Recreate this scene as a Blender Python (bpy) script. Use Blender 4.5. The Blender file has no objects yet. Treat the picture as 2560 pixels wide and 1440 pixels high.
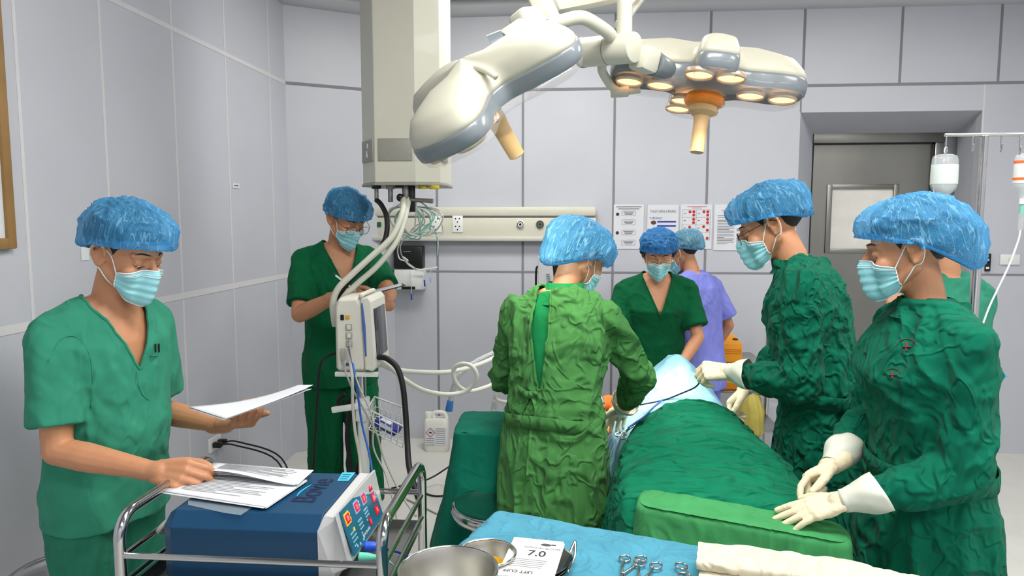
import bpy, bmesh, math, random
import numpy as np
from mathutils import Vector, Matrix
from mathutils.bvhtree import BVHTree

random.seed(4)
SC = bpy.context.scene
COL = SC.collection
PI = math.pi

# ------------------------------------------------------------------ camera
F = 1770.0                       # focal length in pixels of the 2560x1440 frame
CAMZ = 1.545
YAW, PITCH = math.radians(4.7), math.radians(5.5)
cam_data = bpy.data.cameras.new('camera')
cam_data.sensor_width = 36.0
cam_data.lens = F / 2560 * 36.0
cam_data.clip_start = 0.05
camera = bpy.data.objects.new('camera', cam_data)
camera.location = (0, 0, CAMZ)
camera.rotation_euler = (PI / 2 - PITCH, 0, YAW)
COL.objects.link(camera)
SC.camera = camera
CAMR = camera.rotation_euler.to_matrix()

def ray(u, v):
    return CAMR @ Vector(((u - 1280) / F, -(v - 720) / F, -1.0))

def at(u, v, Y):
    """world point seen at photo pixel (u, v) at room depth Y"""
    d = ray(u, v)
    return Vector((0, 0, CAMZ)) + d * (Y / d.y)

def atz(u, v, Z):
    d = ray(u, v)
    return Vector((0, 0, CAMZ)) + d * ((Z - CAMZ) / d.z)

def atx(u, v, X):
    d = ray(u, v)
    return Vector((0, 0, CAMZ)) + d * (X / d.x)

def proj(p):
    q = CAMR.transposed() @ (Vector(p) - Vector((0, 0, CAMZ)))
    return (round(1280 + F * q.x / -q.z), round(720 - F * q.y / -q.z))

# ------------------------------------------------------------------ world, exposure, room lamps
W = bpy.data.worlds.new('world')
SC.world = W
W.use_nodes = True
W.node_tree.nodes['Background'].inputs[0].default_value = (0.75, 0.80, 0.85, 1)
W.node_tree.nodes['Background'].inputs[1].default_value = 0.12
SC.view_settings.view_transform = 'Standard'
SC.view_settings.look = 'None'
SC.view_settings.exposure = 0.06
SC.view_settings.gamma = 1.0
SC.view_settings.use_curve_mapping = False
SC.cycles.max_bounces = 8
SC.cycles.transparent_max_bounces = 12

def area_lamp(name, loc, size, power, color=(1, .98, .95)):
    l = bpy.data.lights.new(name, 'AREA')
    l.shape = 'RECTANGLE'
    l.size, l.size_y = size
    l.energy = power
    l.color = color
    o = bpy.data.objects.new(name, l)
    o.location = loc
    COL.objects.link(o)
    return o

CEIL = 3.06
LAMPS = [(0.3, 1.3, 43), (2.0, 1.3, 27), (-0.35, 3.45, 37), (2.0, 3.35, 13), (0.6, -0.6, 20), (2.2, -0.6, 20)]
for lx, ly, lw_ in LAMPS:
    area_lamp('ceiling_lamp_light', (lx, ly, CEIL - 0.035), (1.15, 0.55), lw_)

# ------------------------------------------------------------------ materials
def lin(c):
    out = []
    for x in c[:3]:
        x = x / 255.0
        out.append(x / 12.92 if x <= 0.04045 else ((x + 0.055) / 1.055) ** 2.4)
    return (out[0], out[1], out[2], 1.0)

MATS = {}
def mat(name, rgb, rough=0.5, metal=0.0, var=0.0, vscale=6.0, bump=0.0, bscale=40.0, alpha=1.0,
        emit=None, estr=0.0, trans=0.0, ior=1.45, coat=0.0, stretch=(1, 1, 1), spec=None, sss=0.0):
    if name in MATS:
        return MATS[name]
    m = bpy.data.materials.new(name)
    m.use_nodes = True
    nt = m.node_tree
    b = nt.nodes['Principled BSDF']
    b.inputs['Base Color'].default_value = lin(rgb)
    b.inputs['Roughness'].default_value = rough
    b.inputs['Metallic'].default_value = metal
    b.inputs['Alpha'].default_value = alpha
    b.inputs['Transmission Weight'].default_value = trans
    b.inputs['IOR'].default_value = ior
    b.inputs['Coat Weight'].default_value = coat
    if spec is not None:
        b.inputs['Specular IOR Level'].default_value = spec
    if sss:
        b.inputs['Subsurface Weight'].default_value = sss
        b.inputs['Subsurface Radius'].default_value = (0.012, 0.005, 0.003)
        b.inputs['Subsurface Scale'].default_value = 1.0
    if emit:
        b.inputs['Emission Color'].default_value = lin(emit)
        b.inputs['Emission Strength'].default_value = estr
    co = nt.nodes.new('ShaderNodeTexCoord')
    mp = nt.nodes.new('ShaderNodeMapping')
    mp.inputs['Scale'].default_value = stretch
    nt.links.new(co.outputs['Object'], mp.inputs[0])
    n = nt.nodes.new('ShaderNodeTexNoise')
    n.inputs['Scale'].default_value = vscale
    n.inputs['Detail'].default_value = 5
    nt.links.new(mp.outputs[0], n.inputs['Vector'])
    rmp = nt.nodes.new('ShaderNodeMapRange')
    rmp.inputs['From Min'].default_value = 0.3
    rmp.inputs['From Max'].default_value = 0.7
    rmp.inputs['To Min'].default_value = 1 - max(var, 0.02)
    rmp.inputs['To Max'].default_value = 1 + max(var, 0.02)
    nt.links.new(n.outputs['Fac'], rmp.inputs['Value'])
    mx = nt.nodes.new('ShaderNodeMix')
    mx.data_type = 'RGBA'
    mx.blend_type = 'MULTIPLY'
    mx.inputs[0].default_value = 1.0
    mx.inputs[6].default_value = lin(rgb)
    nt.links.new(rmp.outputs[0], mx.inputs[7])
    nt.links.new(mx.outputs[2], b.inputs['Base Color'])
    if bump:
        n2 = nt.nodes.new('ShaderNodeTexNoise')
        n2.inputs['Scale'].default_value = bscale
        n2.inputs['Detail'].default_value = 4
        nt.links.new(mp.outputs[0], n2.inputs['Vector'])
        bp = nt.nodes.new('ShaderNodeBump')
        bp.inputs['Strength'].default_value = bump
        bp.inputs['Distance'].default_value = 0.01
        nt.links.new(n2.outputs['Fac'], bp.inputs['Height'])
        nt.links.new(bp.outputs[0], b.inputs['Normal'])
    MATS[name] = m
    return m

def crease_height(nt, vec, scale, width=.10):
    """0..~1.6 height field: thin raised creases between soft pillows"""
    def mth(op, *ins):
        n = nt.nodes.new('ShaderNodeMath')
        n.operation = op
        for i, x in enumerate(ins):
            if isinstance(x, (int, float)):
                n.inputs[i].default_value = x
            else:
                nt.links.new(x, n.inputs[i])
        return n.outputs[0]
    w = nt.nodes.new('ShaderNodeTexNoise')
    w.inputs['Scale'].default_value = scale * 0.7
    w.inputs['Detail'].default_value = 1
    nt.links.new(vec, w.inputs['Vector'])
    ad = nt.nodes.new('ShaderNodeVectorMath')
    ad.operation = 'MULTIPLY_ADD'
    k = 1.2 / scale
    ad.inputs[1].default_value = (k, k, k)
    nt.links.new(w.outputs['Color'], ad.inputs[0])
    nt.links.new(vec, ad.inputs[2])
    tot = None
    for sc, am, off in ((1.0, 1.0, 0.0), (2.3, .55, 3.7)):
        n = nt.nodes.new('ShaderNodeTexNoise')
        n.inputs['Scale'].default_value = scale * sc
        n.inputs['Detail'].default_value = 1.0
        v2 = nt.nodes.new('ShaderNodeVectorMath')
        v2.operation = 'ADD'
        v2.inputs[1].default_value = (off, off * 2, off * 3)
        nt.links.new(ad.outputs[0], v2.inputs[0])
        nt.links.new(v2.outputs[0], n.inputs['Vector'])
        d = mth('ABSOLUTE', mth('SUBTRACT', n.outputs['Fac'], 0.5))
        m = nt.nodes.new('ShaderNodeMapRange')
        m.interpolation_type = 'SMOOTHERSTEP'
        m.inputs['From Min'].default_value = 0
        m.inputs['From Max'].default_value = width
        m.inputs['To Min'].default_value = am
        m.inputs['To Max'].default_value = 0
        nt.links.new(d, m.inputs['Value'])
        tot = m.outputs[0] if tot is None else mth('ADD', tot, m.outputs[0])
    return tot

def cloth(name, rgb, crease=0.5, scale=7.0, rough=0.85, var=0.10, stretch=(1, 1, 0.6)):
    """woven cotton: dye variation, crumple creases, fine weave"""
    if name in MATS:
        return MATS[name]
    m = mat(name, rgb, rough, var=var, vscale=14.0, spec=0.12)
    nt = m.node_tree
    b = nt.nodes['Principled BSDF']
    b.inputs['Sheen Weight'].default_value = 0.03
    b.inputs['Sheen Roughness'].default_value = 0.5
    co = nt.nodes['Texture Coordinate']
    mp = nt.nodes.new('ShaderNodeMapping')
    mp.inputs['Scale'].default_value = stretch
    nt.links.new(co.outputs['Object'], mp.inputs[0])
    h = crease_height(nt, mp.outputs[0], scale)
    bp = nt.nodes.new('ShaderNodeBump')
    bp.inputs['Strength'].default_value = crease
    bp.inputs['Distance'].default_value = 0.02
    nt.links.new(h, bp.inputs['Height'])
    fw = nt.nodes.new('ShaderNodeTexNoise')
    fw.inputs['Scale'].default_value = 420
    nt.links.new(co.outputs['Object'], fw.inputs['Vector'])
    bp2 = nt.nodes.new('ShaderNodeBump')
    bp2.inputs['Strength'].default_value = 0.12
    bp2.inputs['Distance'].default_value = 0.002
    nt.links.new(fw.outputs['Fac'], bp2.inputs['Height'])
    nt.links.new(bp.outputs[0], bp2.inputs['Normal'])
    nt.links.new(bp2.outputs[0], b.inputs['Normal'])
    return m

def gauze_cap(name, rgb, dens=0.62):
    """see-through non-woven bouffant cap: crinkle lines are denser than the film"""
    if name in MATS:
        return MATS[name]
    m = mat(name, rgb, 0.55, var=0.06, vscale=20)
    nt = m.node_tree
    b = nt.nodes['Principled BSDF']
    out = [n for n in nt.nodes if n.type == 'OUTPUT_MATERIAL'][0]
    co = nt.nodes['Texture Coordinate']
    at_ = nt.nodes.new('ShaderNodeAttribute')
    at_.attribute_name = 'crinkle'
    h1 = crease_height(nt, at_.outputs['Vector'], 1.9, .048)
    h2 = crease_height(nt, co.outputs['Object'], 60, .10)
    sm = nt.nodes.new('ShaderNodeMath')
    sm.operation = 'MULTIPLY_ADD'
    sm.inputs[1].default_value = 0.16
    nt.links.new(h2, sm.inputs[0])
    nt.links.new(h1, sm.inputs[2])
    h = sm.outputs[0]
    mr = nt.nodes.new('ShaderNodeMapRange')
    mr.inputs['From Min'].default_value = 0.30
    mr.inputs['From Max'].default_value = 1.6
    mr.inputs['To Min'].default_value = dens
    mr.inputs['To Max'].default_value = min(dens + 0.46, 1)
    nt.links.new(h, mr.inputs['Value'])
    bp = nt.nodes.new('ShaderNodeBump')
    bp.inputs['Strength'].default_value = 0.45
    bp.inputs['Distance'].default_value = 0.006
    nt.links.new(h, bp.inputs['Height'])
    nt.links.new(bp.outputs[0], b.inputs['Normal'])
    cm = nt.nodes.new('ShaderNodeMix')
    cm.data_type = 'RGBA'
    cm.inputs[6].default_value = lin(rgb)
    cm.inputs[7].default_value = lin([min(255, x + .30 * (255 - x)) for x in rgb])
    nt.links.new(h, cm.inputs[0])
    nt.links.new(cm.outputs[2], b.inputs['Base Color'])
    tl = nt.nodes.new('ShaderNodeBsdfTranslucent')
    tl.inputs['Color'].default_value = lin(rgb)
    m1 = nt.nodes.new('ShaderNodeMixShader')
    m1.inputs[0].default_value = 0.35
    nt.links.new(b.outputs[0], m1.inputs[1])
    nt.links.new(tl.outputs[0], m1.inputs[2])
    tr = nt.nodes.new('ShaderNodeBsdfTransparent')
    tr.inputs['Color'].default_value = (0.75, 0.9, 1, 1)
    m2 = nt.nodes.new('ShaderNodeMixShader')
    nt.links.new(mr.outputs[0], m2.inputs[0])
    nt.links.new(tr.outputs[0], m2.inputs[1])
    nt.links.new(m1.outputs[0], m2.inputs[2])
    nt.links.new(m2.outputs[0], out.inputs['Surface'])
    return m

# ------------------------------------------------------------------ objects and tags
ORG = {}                                          # world origin every object's mesh is relative to

def tag(o, label=None, cat=None, group=None, kind=None):
    if label: o['label'] = label
    if cat: o['category'] = cat
    if group: o['group'] = group
    if kind: o['kind'] = kind
    return o

def thing(name, label, cat, loc=(0, 0, 0), group=None):
    o = bpy.data.objects.new(name, None)
    o.empty_display_size = 0.1
    o.location = loc
    COL.objects.link(o)
    ORG[o.name] = Vector(loc)
    return tag(o, label, cat, group)

def link_mesh(name, me, mats, parent=None, org=None):
    for m in (mats if isinstance(mats, (list, tuple)) else [mats]):
        me.materials.append(m)
    o = bpy.data.objects.new(name, me)
    COL.objects.link(o)
    if parent is not None:
        org = ORG[parent.name]
        o.parent = parent
    elif org is None:
        n = len(me.vertices)
        a = np.empty(n * 3)
        me.vertices.foreach_get('co', a)
        a = a.reshape(-1, 3)
        mn, mxx = a.min(0), a.max(0)
        org = Vector(((mn[0] + mxx[0]) / 2, (mn[1] + mxx[1]) / 2, mn[2]))
    org = Vector(org)
    me.transform(Matrix.Translation(-org))
    if parent is None:
        o.location = org
    ORG[o.name] = org
    return o

class G:
    """collects shapes; build() links them as ONE mesh object"""
    def __init__(self):
        self.v, self.f, self.m = [], [], []

    def add(self, vs, fs, mi=0, M=None):
        k = len(self.v)
        if M is not None:
            vs = [M @ Vector(p) for p in vs]
        self.v.extend([tuple(p) for p in vs])
        self.f.extend([tuple(i + k for i in q) for q in fs])
        self.m.extend([mi] * len(fs))
        return self

    def box(self, c, s, bev=0.0, R=None, mi=0, seg=2):
        bm = bmesh.new()
        bmesh.ops.create_cube(bm, size=1.0)
        bmesh.ops.scale(bm, vec=s, verts=bm.verts)
        if bev:
            bmesh.ops.bevel(bm, geom=bm.edges[:], offset=bev, segments=seg, profile=0.5, affect='EDGES')
        M = Matrix.Translation(Vector(c))
        if R is not None:
            M = M @ (R.to_4x4() if hasattr(R, 'to_4x4') else R)
        self.bm(bm, mi, M)
        return self

    def bm(self, bm, mi=0, M=None):
        bm.verts.index_update()
        self.add([v.co.copy() for v in bm.verts], [[v.index for v in f.verts] for f in bm.faces], mi, M)
        bm.free()
        return self

    def cyl(self, p0, p1, r0, r1=None, n=20, mi=0, bev=0.0):
        p0, p1 = Vector(p0), Vector(p1)
        r1 = r0 if r1 is None else r1
        L = (p1 - p0).length
        if bev:
            prof = [(0, 0), (r0 - bev, 0), (r0 - bev * .3, bev * .3), (r0, bev), (r1, L - bev), (r1 - bev * .3, L - bev * .3), (r1 - bev, L), (0, L)]
        else:
            prof = [(0, 0), (r0, 0), (r1, L), (0, L)]
        return self.lathe(prof, p0, p1 - p0, n, mi)

    def lathe(self, prof, base, axis=(0, 0, 1), n=32, mi=0, sx=1.0, sy=1.0, rot=None):
        z = Vector(axis).normalized()
        q = rot if rot is not None else z.to_track_quat('Z', 'Y').to_matrix()
        M = Matrix.Translation(Vector(base)) @ q.to_4x4()
        vs, fs, rows = [], [], []
        for r, h in prof:
            if r <= 1e-7:
                rows.append([len(vs)])
                vs.append((0, 0, h))
            else:
                rows.append(list(range(len(vs), len(vs) + n)))
                for i in range(n):
                    a = 2 * PI * i / n
                    vs.append((r * math.cos(a) * sx, r * math.sin(a) * sy, h))
        for a, b in zip(rows, rows[1:]):
            for i in range(n):
                j = (i + 1) % n
                if len(a) == 1 and len(b) == 1:
                    continue
                if len(a) == 1:
                    fs.append((a[0], b[j], b[i])[::-1] if False else (a[0], b[j], b[i]))
                elif len(b) == 1:
                    fs.append((a[i], a[j], b[0]))
                else:
                    fs.append((a[i], a[j], b[j], b[i]))
        return self.add(vs, fs, mi, M)

    def tube(self, pts, r, n=10, mi=0, smooth=6, closed=False, flat=1.0):
        pts = [Vector(p) for p in pts]
        if smooth and len(pts) > 2:
            pts = spline(pts, smooth, closed)
        k = len(pts)
        rs = r if isinstance(r, (list, tuple)) else [r]
        if len(rs) == 1:
            rs = [rs[0]] * k
        else:
            t = np.linspace(0, len(rs) - 1, k)
            rs = list(np.interp(t, range(len(rs)), rs))
        rows, up = [], None
        for i, p in enumerate(pts):
            if closed:
                d = pts[(i + 1) % k] - pts[i - 1]
            else:
                d = pts[min(i + 1, k - 1)] - pts[max(i - 1, 0)]
            d.normalize()
            if up is None:
                up = Vector((0, 0, 1)) if abs(d.z) < 0.9 else Vector((1, 0, 0))
            sd = d.cross(up)
            if sd.length < 1e-6:
                sd = d.orthogonal()
            sd.normalize()
            up = sd.cross(d).normalized()
            rows.append([p + (sd * math.cos(2 * PI * j / n) + up * math.sin(2 * PI * j / n) * flat) * rs[i] for j in range(n)])
        return self.loft(rows, cap=not closed, closed=closed, mi=mi)

    def loft(self, rows, cap=True, closed=False, mi=0, ring=True):
        n = len(rows[0])
        vs = [p for row in rows for p in row]
        fs = []
        k = len(rows)
        for i in range(k if closed else k - 1):
            a, b = i * n, ((i + 1) % k) * n
            for j in range(n if ring else n - 1):
                q = (j + 1) % n
                fs.append((a + j, a + q, b + q, b + j))
        if cap and not closed and ring:
            fs.append(tuple(range(n))[::-1])
            fs.append(tuple((k - 1) * n + j for j in range(n)))
        return self.add(vs, fs, mi)

    def ell(self, c, r, R=None, nu=20, nv=12, mi=0):
        M = Matrix.Translation(Vector(c))
        if R is not None:
            M = M @ R.to_4x4()
        M = M @ Matrix.Diagonal((r[0], r[1], r[2], 1))
        prof = [(math.sin(PI * i / nv), -math.cos(PI * i / nv)) for i in range(nv + 1)]
        prof[0], prof[-1] = (0, -1), (0, 1)
        g = G().lathe(prof, (0, 0, 0), (0, 0, 1), nu)
        return self.add(g.v, g.f, mi, M)

    def cap(self, a, b, ra, rb=None, n=14):
        """tapered capsule, closed"""
        a, b = Vector(a), Vector(b)
        rb = ra if rb is None else rb
        L = max((b - a).length, 1e-5)
        pr = [(0, -ra)] + [(ra * math.cos(t), ra * math.sin(t)) for t in (-1.2, -.8, -.4, 0)]
        pr += [(rb * math.cos(t), L + rb * math.sin(t)) for t in (0, .4, .8, 1.2)] + [(0, L + rb)]
        return self.lathe(pr, a, b - a if (b - a).length > 1e-6 else (0, 0, 1), n)

    def chain(self, pts, rs, n=14):
        for i in range(len(pts) - 1):
            self.cap(pts[i], pts[i + 1], rs[i], rs[i + 1], n)
        return self

    def prism(self, poly, z0, z1, M=None, mi=0):
        n = len(poly)
        vs = [(p[0], p[1], z0) for p in poly] + [(p[0], p[1], z1) for p in poly]
        fs = [tuple(range(n))[::-1], tuple(range(n, 2 * n))]
        fs += [(i, (i + 1) % n, n + (i + 1) % n, n + i) for i in range(n)]
        return self.add(vs, fs, mi, M)

    def mesh(self, name='m'):
        me = bpy.data.meshes.new(name)
        me.from_pydata(self.v, [], self.f)
        me.polygons.foreach_set('material_index', self.m)
        me.update()
        return me

    def build(self, name, mats, parent=None, smooth=True, ang=38, bev=0.0, sub=0, solid=0.0, org=None):
        me = self.mesh(name)
        bm = bmesh.new()
        bm.from_mesh(me)
        bmesh.ops.recalc_face_normals(bm, faces=bm.faces)
        bm.to_mesh(me)
        bm.free()
        if smooth:
            me.polygons.foreach_set('use_smooth', [True] * len(me.polygons))
            if ang:
                me.set_sharp_from_angle(angle=math.radians(ang))
        o = link_mesh(name, me, mats, parent, org)
        mods(o, bev, sub, solid)
        return o

def mods(o, bev=0.0, sub=0, solid=0.0):
    if solid:
        md = o.modifiers.new('thickness', 'SOLIDIFY')
        md.thickness = solid
        md.offset = -1
    if bev:
        md = o.modifiers.new('bevel', 'BEVEL')
        md.width = bev
        md.segments = 2
        md.limit_method = 'ANGLE'
        md.angle_limit = math.radians(40)
    if sub:
        md = o.modifiers.new('subdivision', 'SUBSURF')
        md.levels = md.render_levels = sub

def spline(pts, k=6, closed=False):
    n = len(pts)
    out = []
    for i in range(n if closed else n - 1):
        if closed:
            p0, p1, p2, p3 = pts[i - 1], pts[i], pts[(i + 1) % n], pts[(i + 2) % n]
        else:
            p0, p1, p2, p3 = pts[max(i - 1, 0)], pts[i], pts[i + 1], pts[min(i + 2, n - 1)]
        for s in range(k):
            t = s / k
            out.append(0.5 * ((2 * p1) + (p2 - p0) * t + (2 * p0 - 5 * p1 + 4 * p2 - p3) * t * t + (3 * p1 - p0 - 3 * p2 + p3) * t ** 3))
    if not closed:
        out.append(pts[-1].copy())
    return out

def rotm(axis, deg):
    return Matrix.Rotation(math.radians(deg), 3, axis)

def frame(x, y, o=(0, 0, 0)):
    """4x4 whose local x, y axes follow the two directions"""
    x = Vector(x).normalized()
    z = x.cross(Vector(y)).normalized()
    y = z.cross(x)
    M = Matrix((x, y, z)).transposed().to_4x4()
    M.translation = Vector(o)
    return M

def lettering(name, body, M, size, m, parent, extrude=0.0003, align='CENTER', bold=0.0, sx=1.0):
    c = bpy.data.curves.new(name, 'FONT')
    c.body = body
    c.size = size
    c.align_x = align
    c.align_y = 'CENTER'
    c.extrude = extrude
    c.offset = bold
    o = bpy.data.objects.new(name, c)
    COL.objects.link(o)
    dg = bpy.context.evaluated_depsgraph_get()
    me = bpy.data.meshes.new_from_object(o.evaluated_get(dg))
    bpy.data.objects.remove(o)
    bpy.data.curves.remove(c)
    me.transform(M @ Matrix.Diagonal((sx, 1, 1, 1)))
    me.materials.clear()
    return link_mesh(name, me, m, parent)

# ------------------------------------------------------------------ noise on arrays
_P = np.random.RandomState(7).permutation(256)
_P = np.concatenate([_P, _P, _P])
_GR = np.random.RandomState(3).normal(size=(256, 3))
_GR /= np.linalg.norm(_GR, axis=1)[:, None]

def pnoise(p):
    p = np.asarray(p, dtype=np.float64)
    i = np.floor(p).astype(int)
    f = p - i
    u = f * f * f * (f * (f * 6 - 15) + 10)
    i &= 255
    res = np.zeros(len(p))
    for dx in (0, 1):
        for dy in (0, 1):
            for dz in (0, 1):
                h = _P[_P[_P[i[:, 0] + dx] + i[:, 1] + dy] + i[:, 2] + dz]
                g = _GR[h]
                d = f - np.array([dx, dy, dz])
                w = (u[:, 0] if dx else 1 - u[:, 0]) * (u[:, 1] if dy else 1 - u[:, 1]) * (u[:, 2] if dz else 1 - u[:, 2])
                res += w * (g * d).sum(1)
    return res * 1.5

def ridge(p):
    return 1 - np.abs(2 * pnoise(p)).clip(0, 1)

def folds(p, freq, st=(1, 1, 1), warp=0.35, seed=0.0):
    """crumpled cloth: sharp creases between soft pillows, about -0.5..0.5"""
    q = p * np.array(st) * freq + seed
    wv = np.stack([pnoise(q * .7 + 11.3), pnoise(q * .7 + 47.1), pnoise(q * .7 + 83.7)], 1)
    q = q + wv * warp * 2
    a = ridge(q)
    b = ridge(q * 2.1 + 5.2)
    c = ridge(q * 4.3 + 9.1)
    return (a ** 2 * .7 + b ** 2.5 * .36 + c ** 2 * .08 + 0.3 * pnoise(q * .5)) - .42

def remesh(g, voxel, smooth=2, fac=0.5):
    me = g.mesh('tmp')
    o = bpy.data.objects.new('tmp', me)
    COL.objects.link(o)
    md = o.modifiers.new('r', 'REMESH')
    md.mode = 'VOXEL'
    md.voxel_size = voxel
    if smooth:
        ms = o.modifiers.new('s', 'SMOOTH')
        ms.iterations = smooth
        ms.factor = fac
    dg = bpy.context.evaluated_depsgraph_get()
    m2 = bpy.data.meshes.new_from_object(o.evaluated_get(dg))
    bpy.data.objects.remove(o)
    bpy.data.meshes.remove(me)
    return m2

def mco(me):
    a = np.empty(len(me.vertices) * 3)
    me.vertices.foreach_get('co', a)
    return a.reshape(-1, 3)

def mno(me):
    a = np.empty(len(me.vertices) * 3, dtype=np.float32)
    me.vertex_normals.foreach_get('vector', a)
    return a.reshape(-1, 3).astype(float)

def laplace(me, a, it=2, f=.5):
    n = len(me.edges)
    e = np.empty(n * 2, dtype=np.int64)
    me.edges.foreach_get('vertices', e)
    e = e.reshape(-1, 2)
    cnt = np.bincount(e.ravel(), minlength=len(a)).astype(float)[:, None]
    for _ in range(it):
        q = np.stack([np.bincount(e[:, 0], a[e[:, 1], k], len(a)) + np.bincount(e[:, 1], a[e[:, 0], k], len(a)) for k in range(3)], 1)
        a = a * (1 - f) + q / cnt * f
    return a

def setco(me, a):
    me.vertices.foreach_set('co', np.ascontiguousarray(a).ravel())
    me.update()

def shade(me, ang=None):
    me.polygons.foreach_set('use_smooth', [True] * len(me.polygons))
    if ang:
        me.set_sharp_from_angle(angle=math.radians(ang))
# ------------------------------------------------------------------ people
def V(*a): return Vector(a)

BODY = [  # height, half width, half depth, forward offset
    (.80, .150, .105, 0), (.86, .165, .118, -.005), (.93, .162, .112, 0), (1.0, .150, .104, .006), (1.08, .142, .098, .008),
    (1.17, .150, .104, .008), (1.27, .162, .110, .006), (1.34, .162, .102, .0), (1.40, .130, .080, -.008), (1.445, .075, .062, -.012)]

def smooth01(t):
    t = max(0.0, min(1.0, t))
    return t * t * (3 - 2 * t)

class Person:
    def __init__(s, label, head, face, torso=None, pitch=15, roll=0, lean=5, female=False, H=None,
                 rw=None, lw=None, rpole=None, lpole=None, rhand=None, lhand=None, skin='skin_tan', vox=.004, shoulders=1.0,
                 belly=0.0, step=(0.0, 0.0), hs=1.08, arm=1.06, gloved=False):
        s.arm = arm
        s.gloved = gloved
        s.hs = hs
        s.capbvh = None
        s.label = label
        s.face = Vector((face[0], face[1], 0)).normalized()
        t = torso or face
        s.f = Vector((t[0], t[1], 0)).normalized()
        s.r = Vector((s.f.y, -s.f.x, 0))
        s.lean, s.pitch = math.radians(lean), math.radians(pitch)
        s.female, s.skin, s.vox, s.shw, s.belly = female, skin, vox, shoulders, belly
        s.step = step
        s.p = Vector((0, 0, 0))
        s.s = 1.0
        yaw = math.atan2(-s.face.x, s.face.y)
        s.RH = Matrix.Rotation(yaw, 3, 'Z') @ Matrix.Rotation(-s.pitch, 3, 'X') @ Matrix.Rotation(math.radians(roll), 3, 'Y')
        head = Vector(head)
        hc = s.headc()
        s.s = head.z / hc.z if H is None else H / 1.70
        hc = s.headc()
        s.p = Vector((head.x - hc.x, head.y - hc.y, 0))
        s.hc = s.headc()
        # arms
        s.S = {1: s.w(s.sp(.166 * s.shw, 1.365, -.012)), -1: s.w(s.sp(-.166 * s.shw, 1.365, -.012))}
        s.W, s.E, s.hand = {}, {}, {1: rhand, -1: lhand}
        for sd, wr, pole in ((1, rw, rpole), (-1, lw, lpole)):
            S = s.S[sd]
            if wr is None:
                wr = S + s.r * sd * .06 + s.f * .05 + V(0, 0, -.5 * s.s)
            wr = Vector(wr)
            U, L = .285 * s.s * arm, .25 * s.s * arm
            d = wr - S
            D = d.length
            if D > (U + L) * .995:
                print('REACH', label[:30], sd, round(D, 3), 'max', round(U + L, 3))
                wr = S + d * ((U + L) * .995 / D)
                d = wr - S
                D = d.length
            elif D < .15:
                print('NEAR', label[:30], sd, D)
            a = (U * U - L * L + D * D) / (2 * D)
            h = math.sqrt(max(U * U - a * a, 0))
            pl = Vector(pole) if pole is not None else (s.r * sd * .5 + V(0, 0, -1) - s.f * .5)
            dn = d / D
            pl = (pl - dn * pl.dot(dn)).normalized()
            s.W[sd], s.E[sd] = wr, S + dn * a + pl * h
        print(label[:34], 'H=%.2f' % (1.70 * s.s), 'pelvis', tuple(round(x, 2) for x in s.p[:2]), 'head', proj(s.hc),
              'S', proj(s.S[1]), proj(s.S[-1]), 'E', proj(s.E[1]), proj(s.E[-1]), 'W', proj(s.W[1]), proj(s.W[-1]))
        s.root = thing('person', label, 'person', (s.p.x, s.p.y, 0))

    def w(s, q):
        return s.p + s.r * q.x + s.f * q.y + V(0, 0, q.z)

    def spine(s, z):
        """local centre line at unscaled height z and the tilt there"""
        y, zz, a = 0.0, min(z, .93), 0.0
        n = 12
        if z > .93:
            dz = (z - .93) / n
            for i in range(n):
                a = s.lean * smooth01((.93 + dz * (i + .5) - .93) / .38 + .25)
                y += math.sin(a) * dz
                zz += math.cos(a) * dz
        return V(0, y * s.s, zz * s.s), a

    def sp(s, x, z, y):
        c, a = s.spine(z)
        return c + V(x, y * math.cos(a), -y * math.sin(a)) * s.s

    def headc(s):
        c, a = s.spine(1.44)
        base = s.w(c)
        a2 = a + s.pitch * .35
        top = base + (s.f * math.sin(a2) + V(0, 0, math.cos(a2))) * (.082 * s.s)
        s.neck0, s.neck1 = base, top
        return top + s.RH @ (V(0, .020, .082) * s.s * s.hs)

    def hw(s, q):
        """head-local (x right, y forward, z up) to world"""
        return s.hc + s.RH @ (Vector(q) * s.s * s.hs)

    def rings(s, g, table, grow=(0, 0), hang=0.0, n=40, power=.88, zmin=None):
        rows = []
        for z, rx, ry, yo in table:
            c, a = s.spine(z)
            row = []
            for i in range(n):
                t = 2 * PI * i / n
                cx, cy = math.cos(t), math.sin(t)
                x = math.copysign(abs(cx) ** power, cx) * (rx + grow[0]) * (s.shw if z > 1.2 else 1)
                y = math.copysign(abs(cy) ** power, cy) * (ry + grow[1]) + yo
                if s.belly and cy > 0 and .85 < z < 1.3:
                    y += s.belly * cy * math.exp(-((z - 1.03) / .14) ** 2)
                if s.female and cy > 0 and 1.1 < z < 1.4:
                    y += .03 * cy * math.exp(-((z - 1.25) / .06) ** 2)
                row.append(s.w(c + V(x, y * math.cos(a), -y * math.sin(a)) * s.s))
            rows.append(row)
        g.loft(rows)

    # ---- hand shapes, shared by skin and gloves
    def hand_axes(s, sd):
        h = s.hand[sd] or {}
        d = Vector(h['dir']).normalized() if 'dir' in h else (s.W[sd] - s.E[sd]).normalized()
        nb = Vector(h['back']) if 'back' in h else V(0, 0, 1)
        nb = (nb - d * nb.dot(d)).normalized()
        t = d.cross(nb) * (-sd)
        return h, d, nb, t

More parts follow.
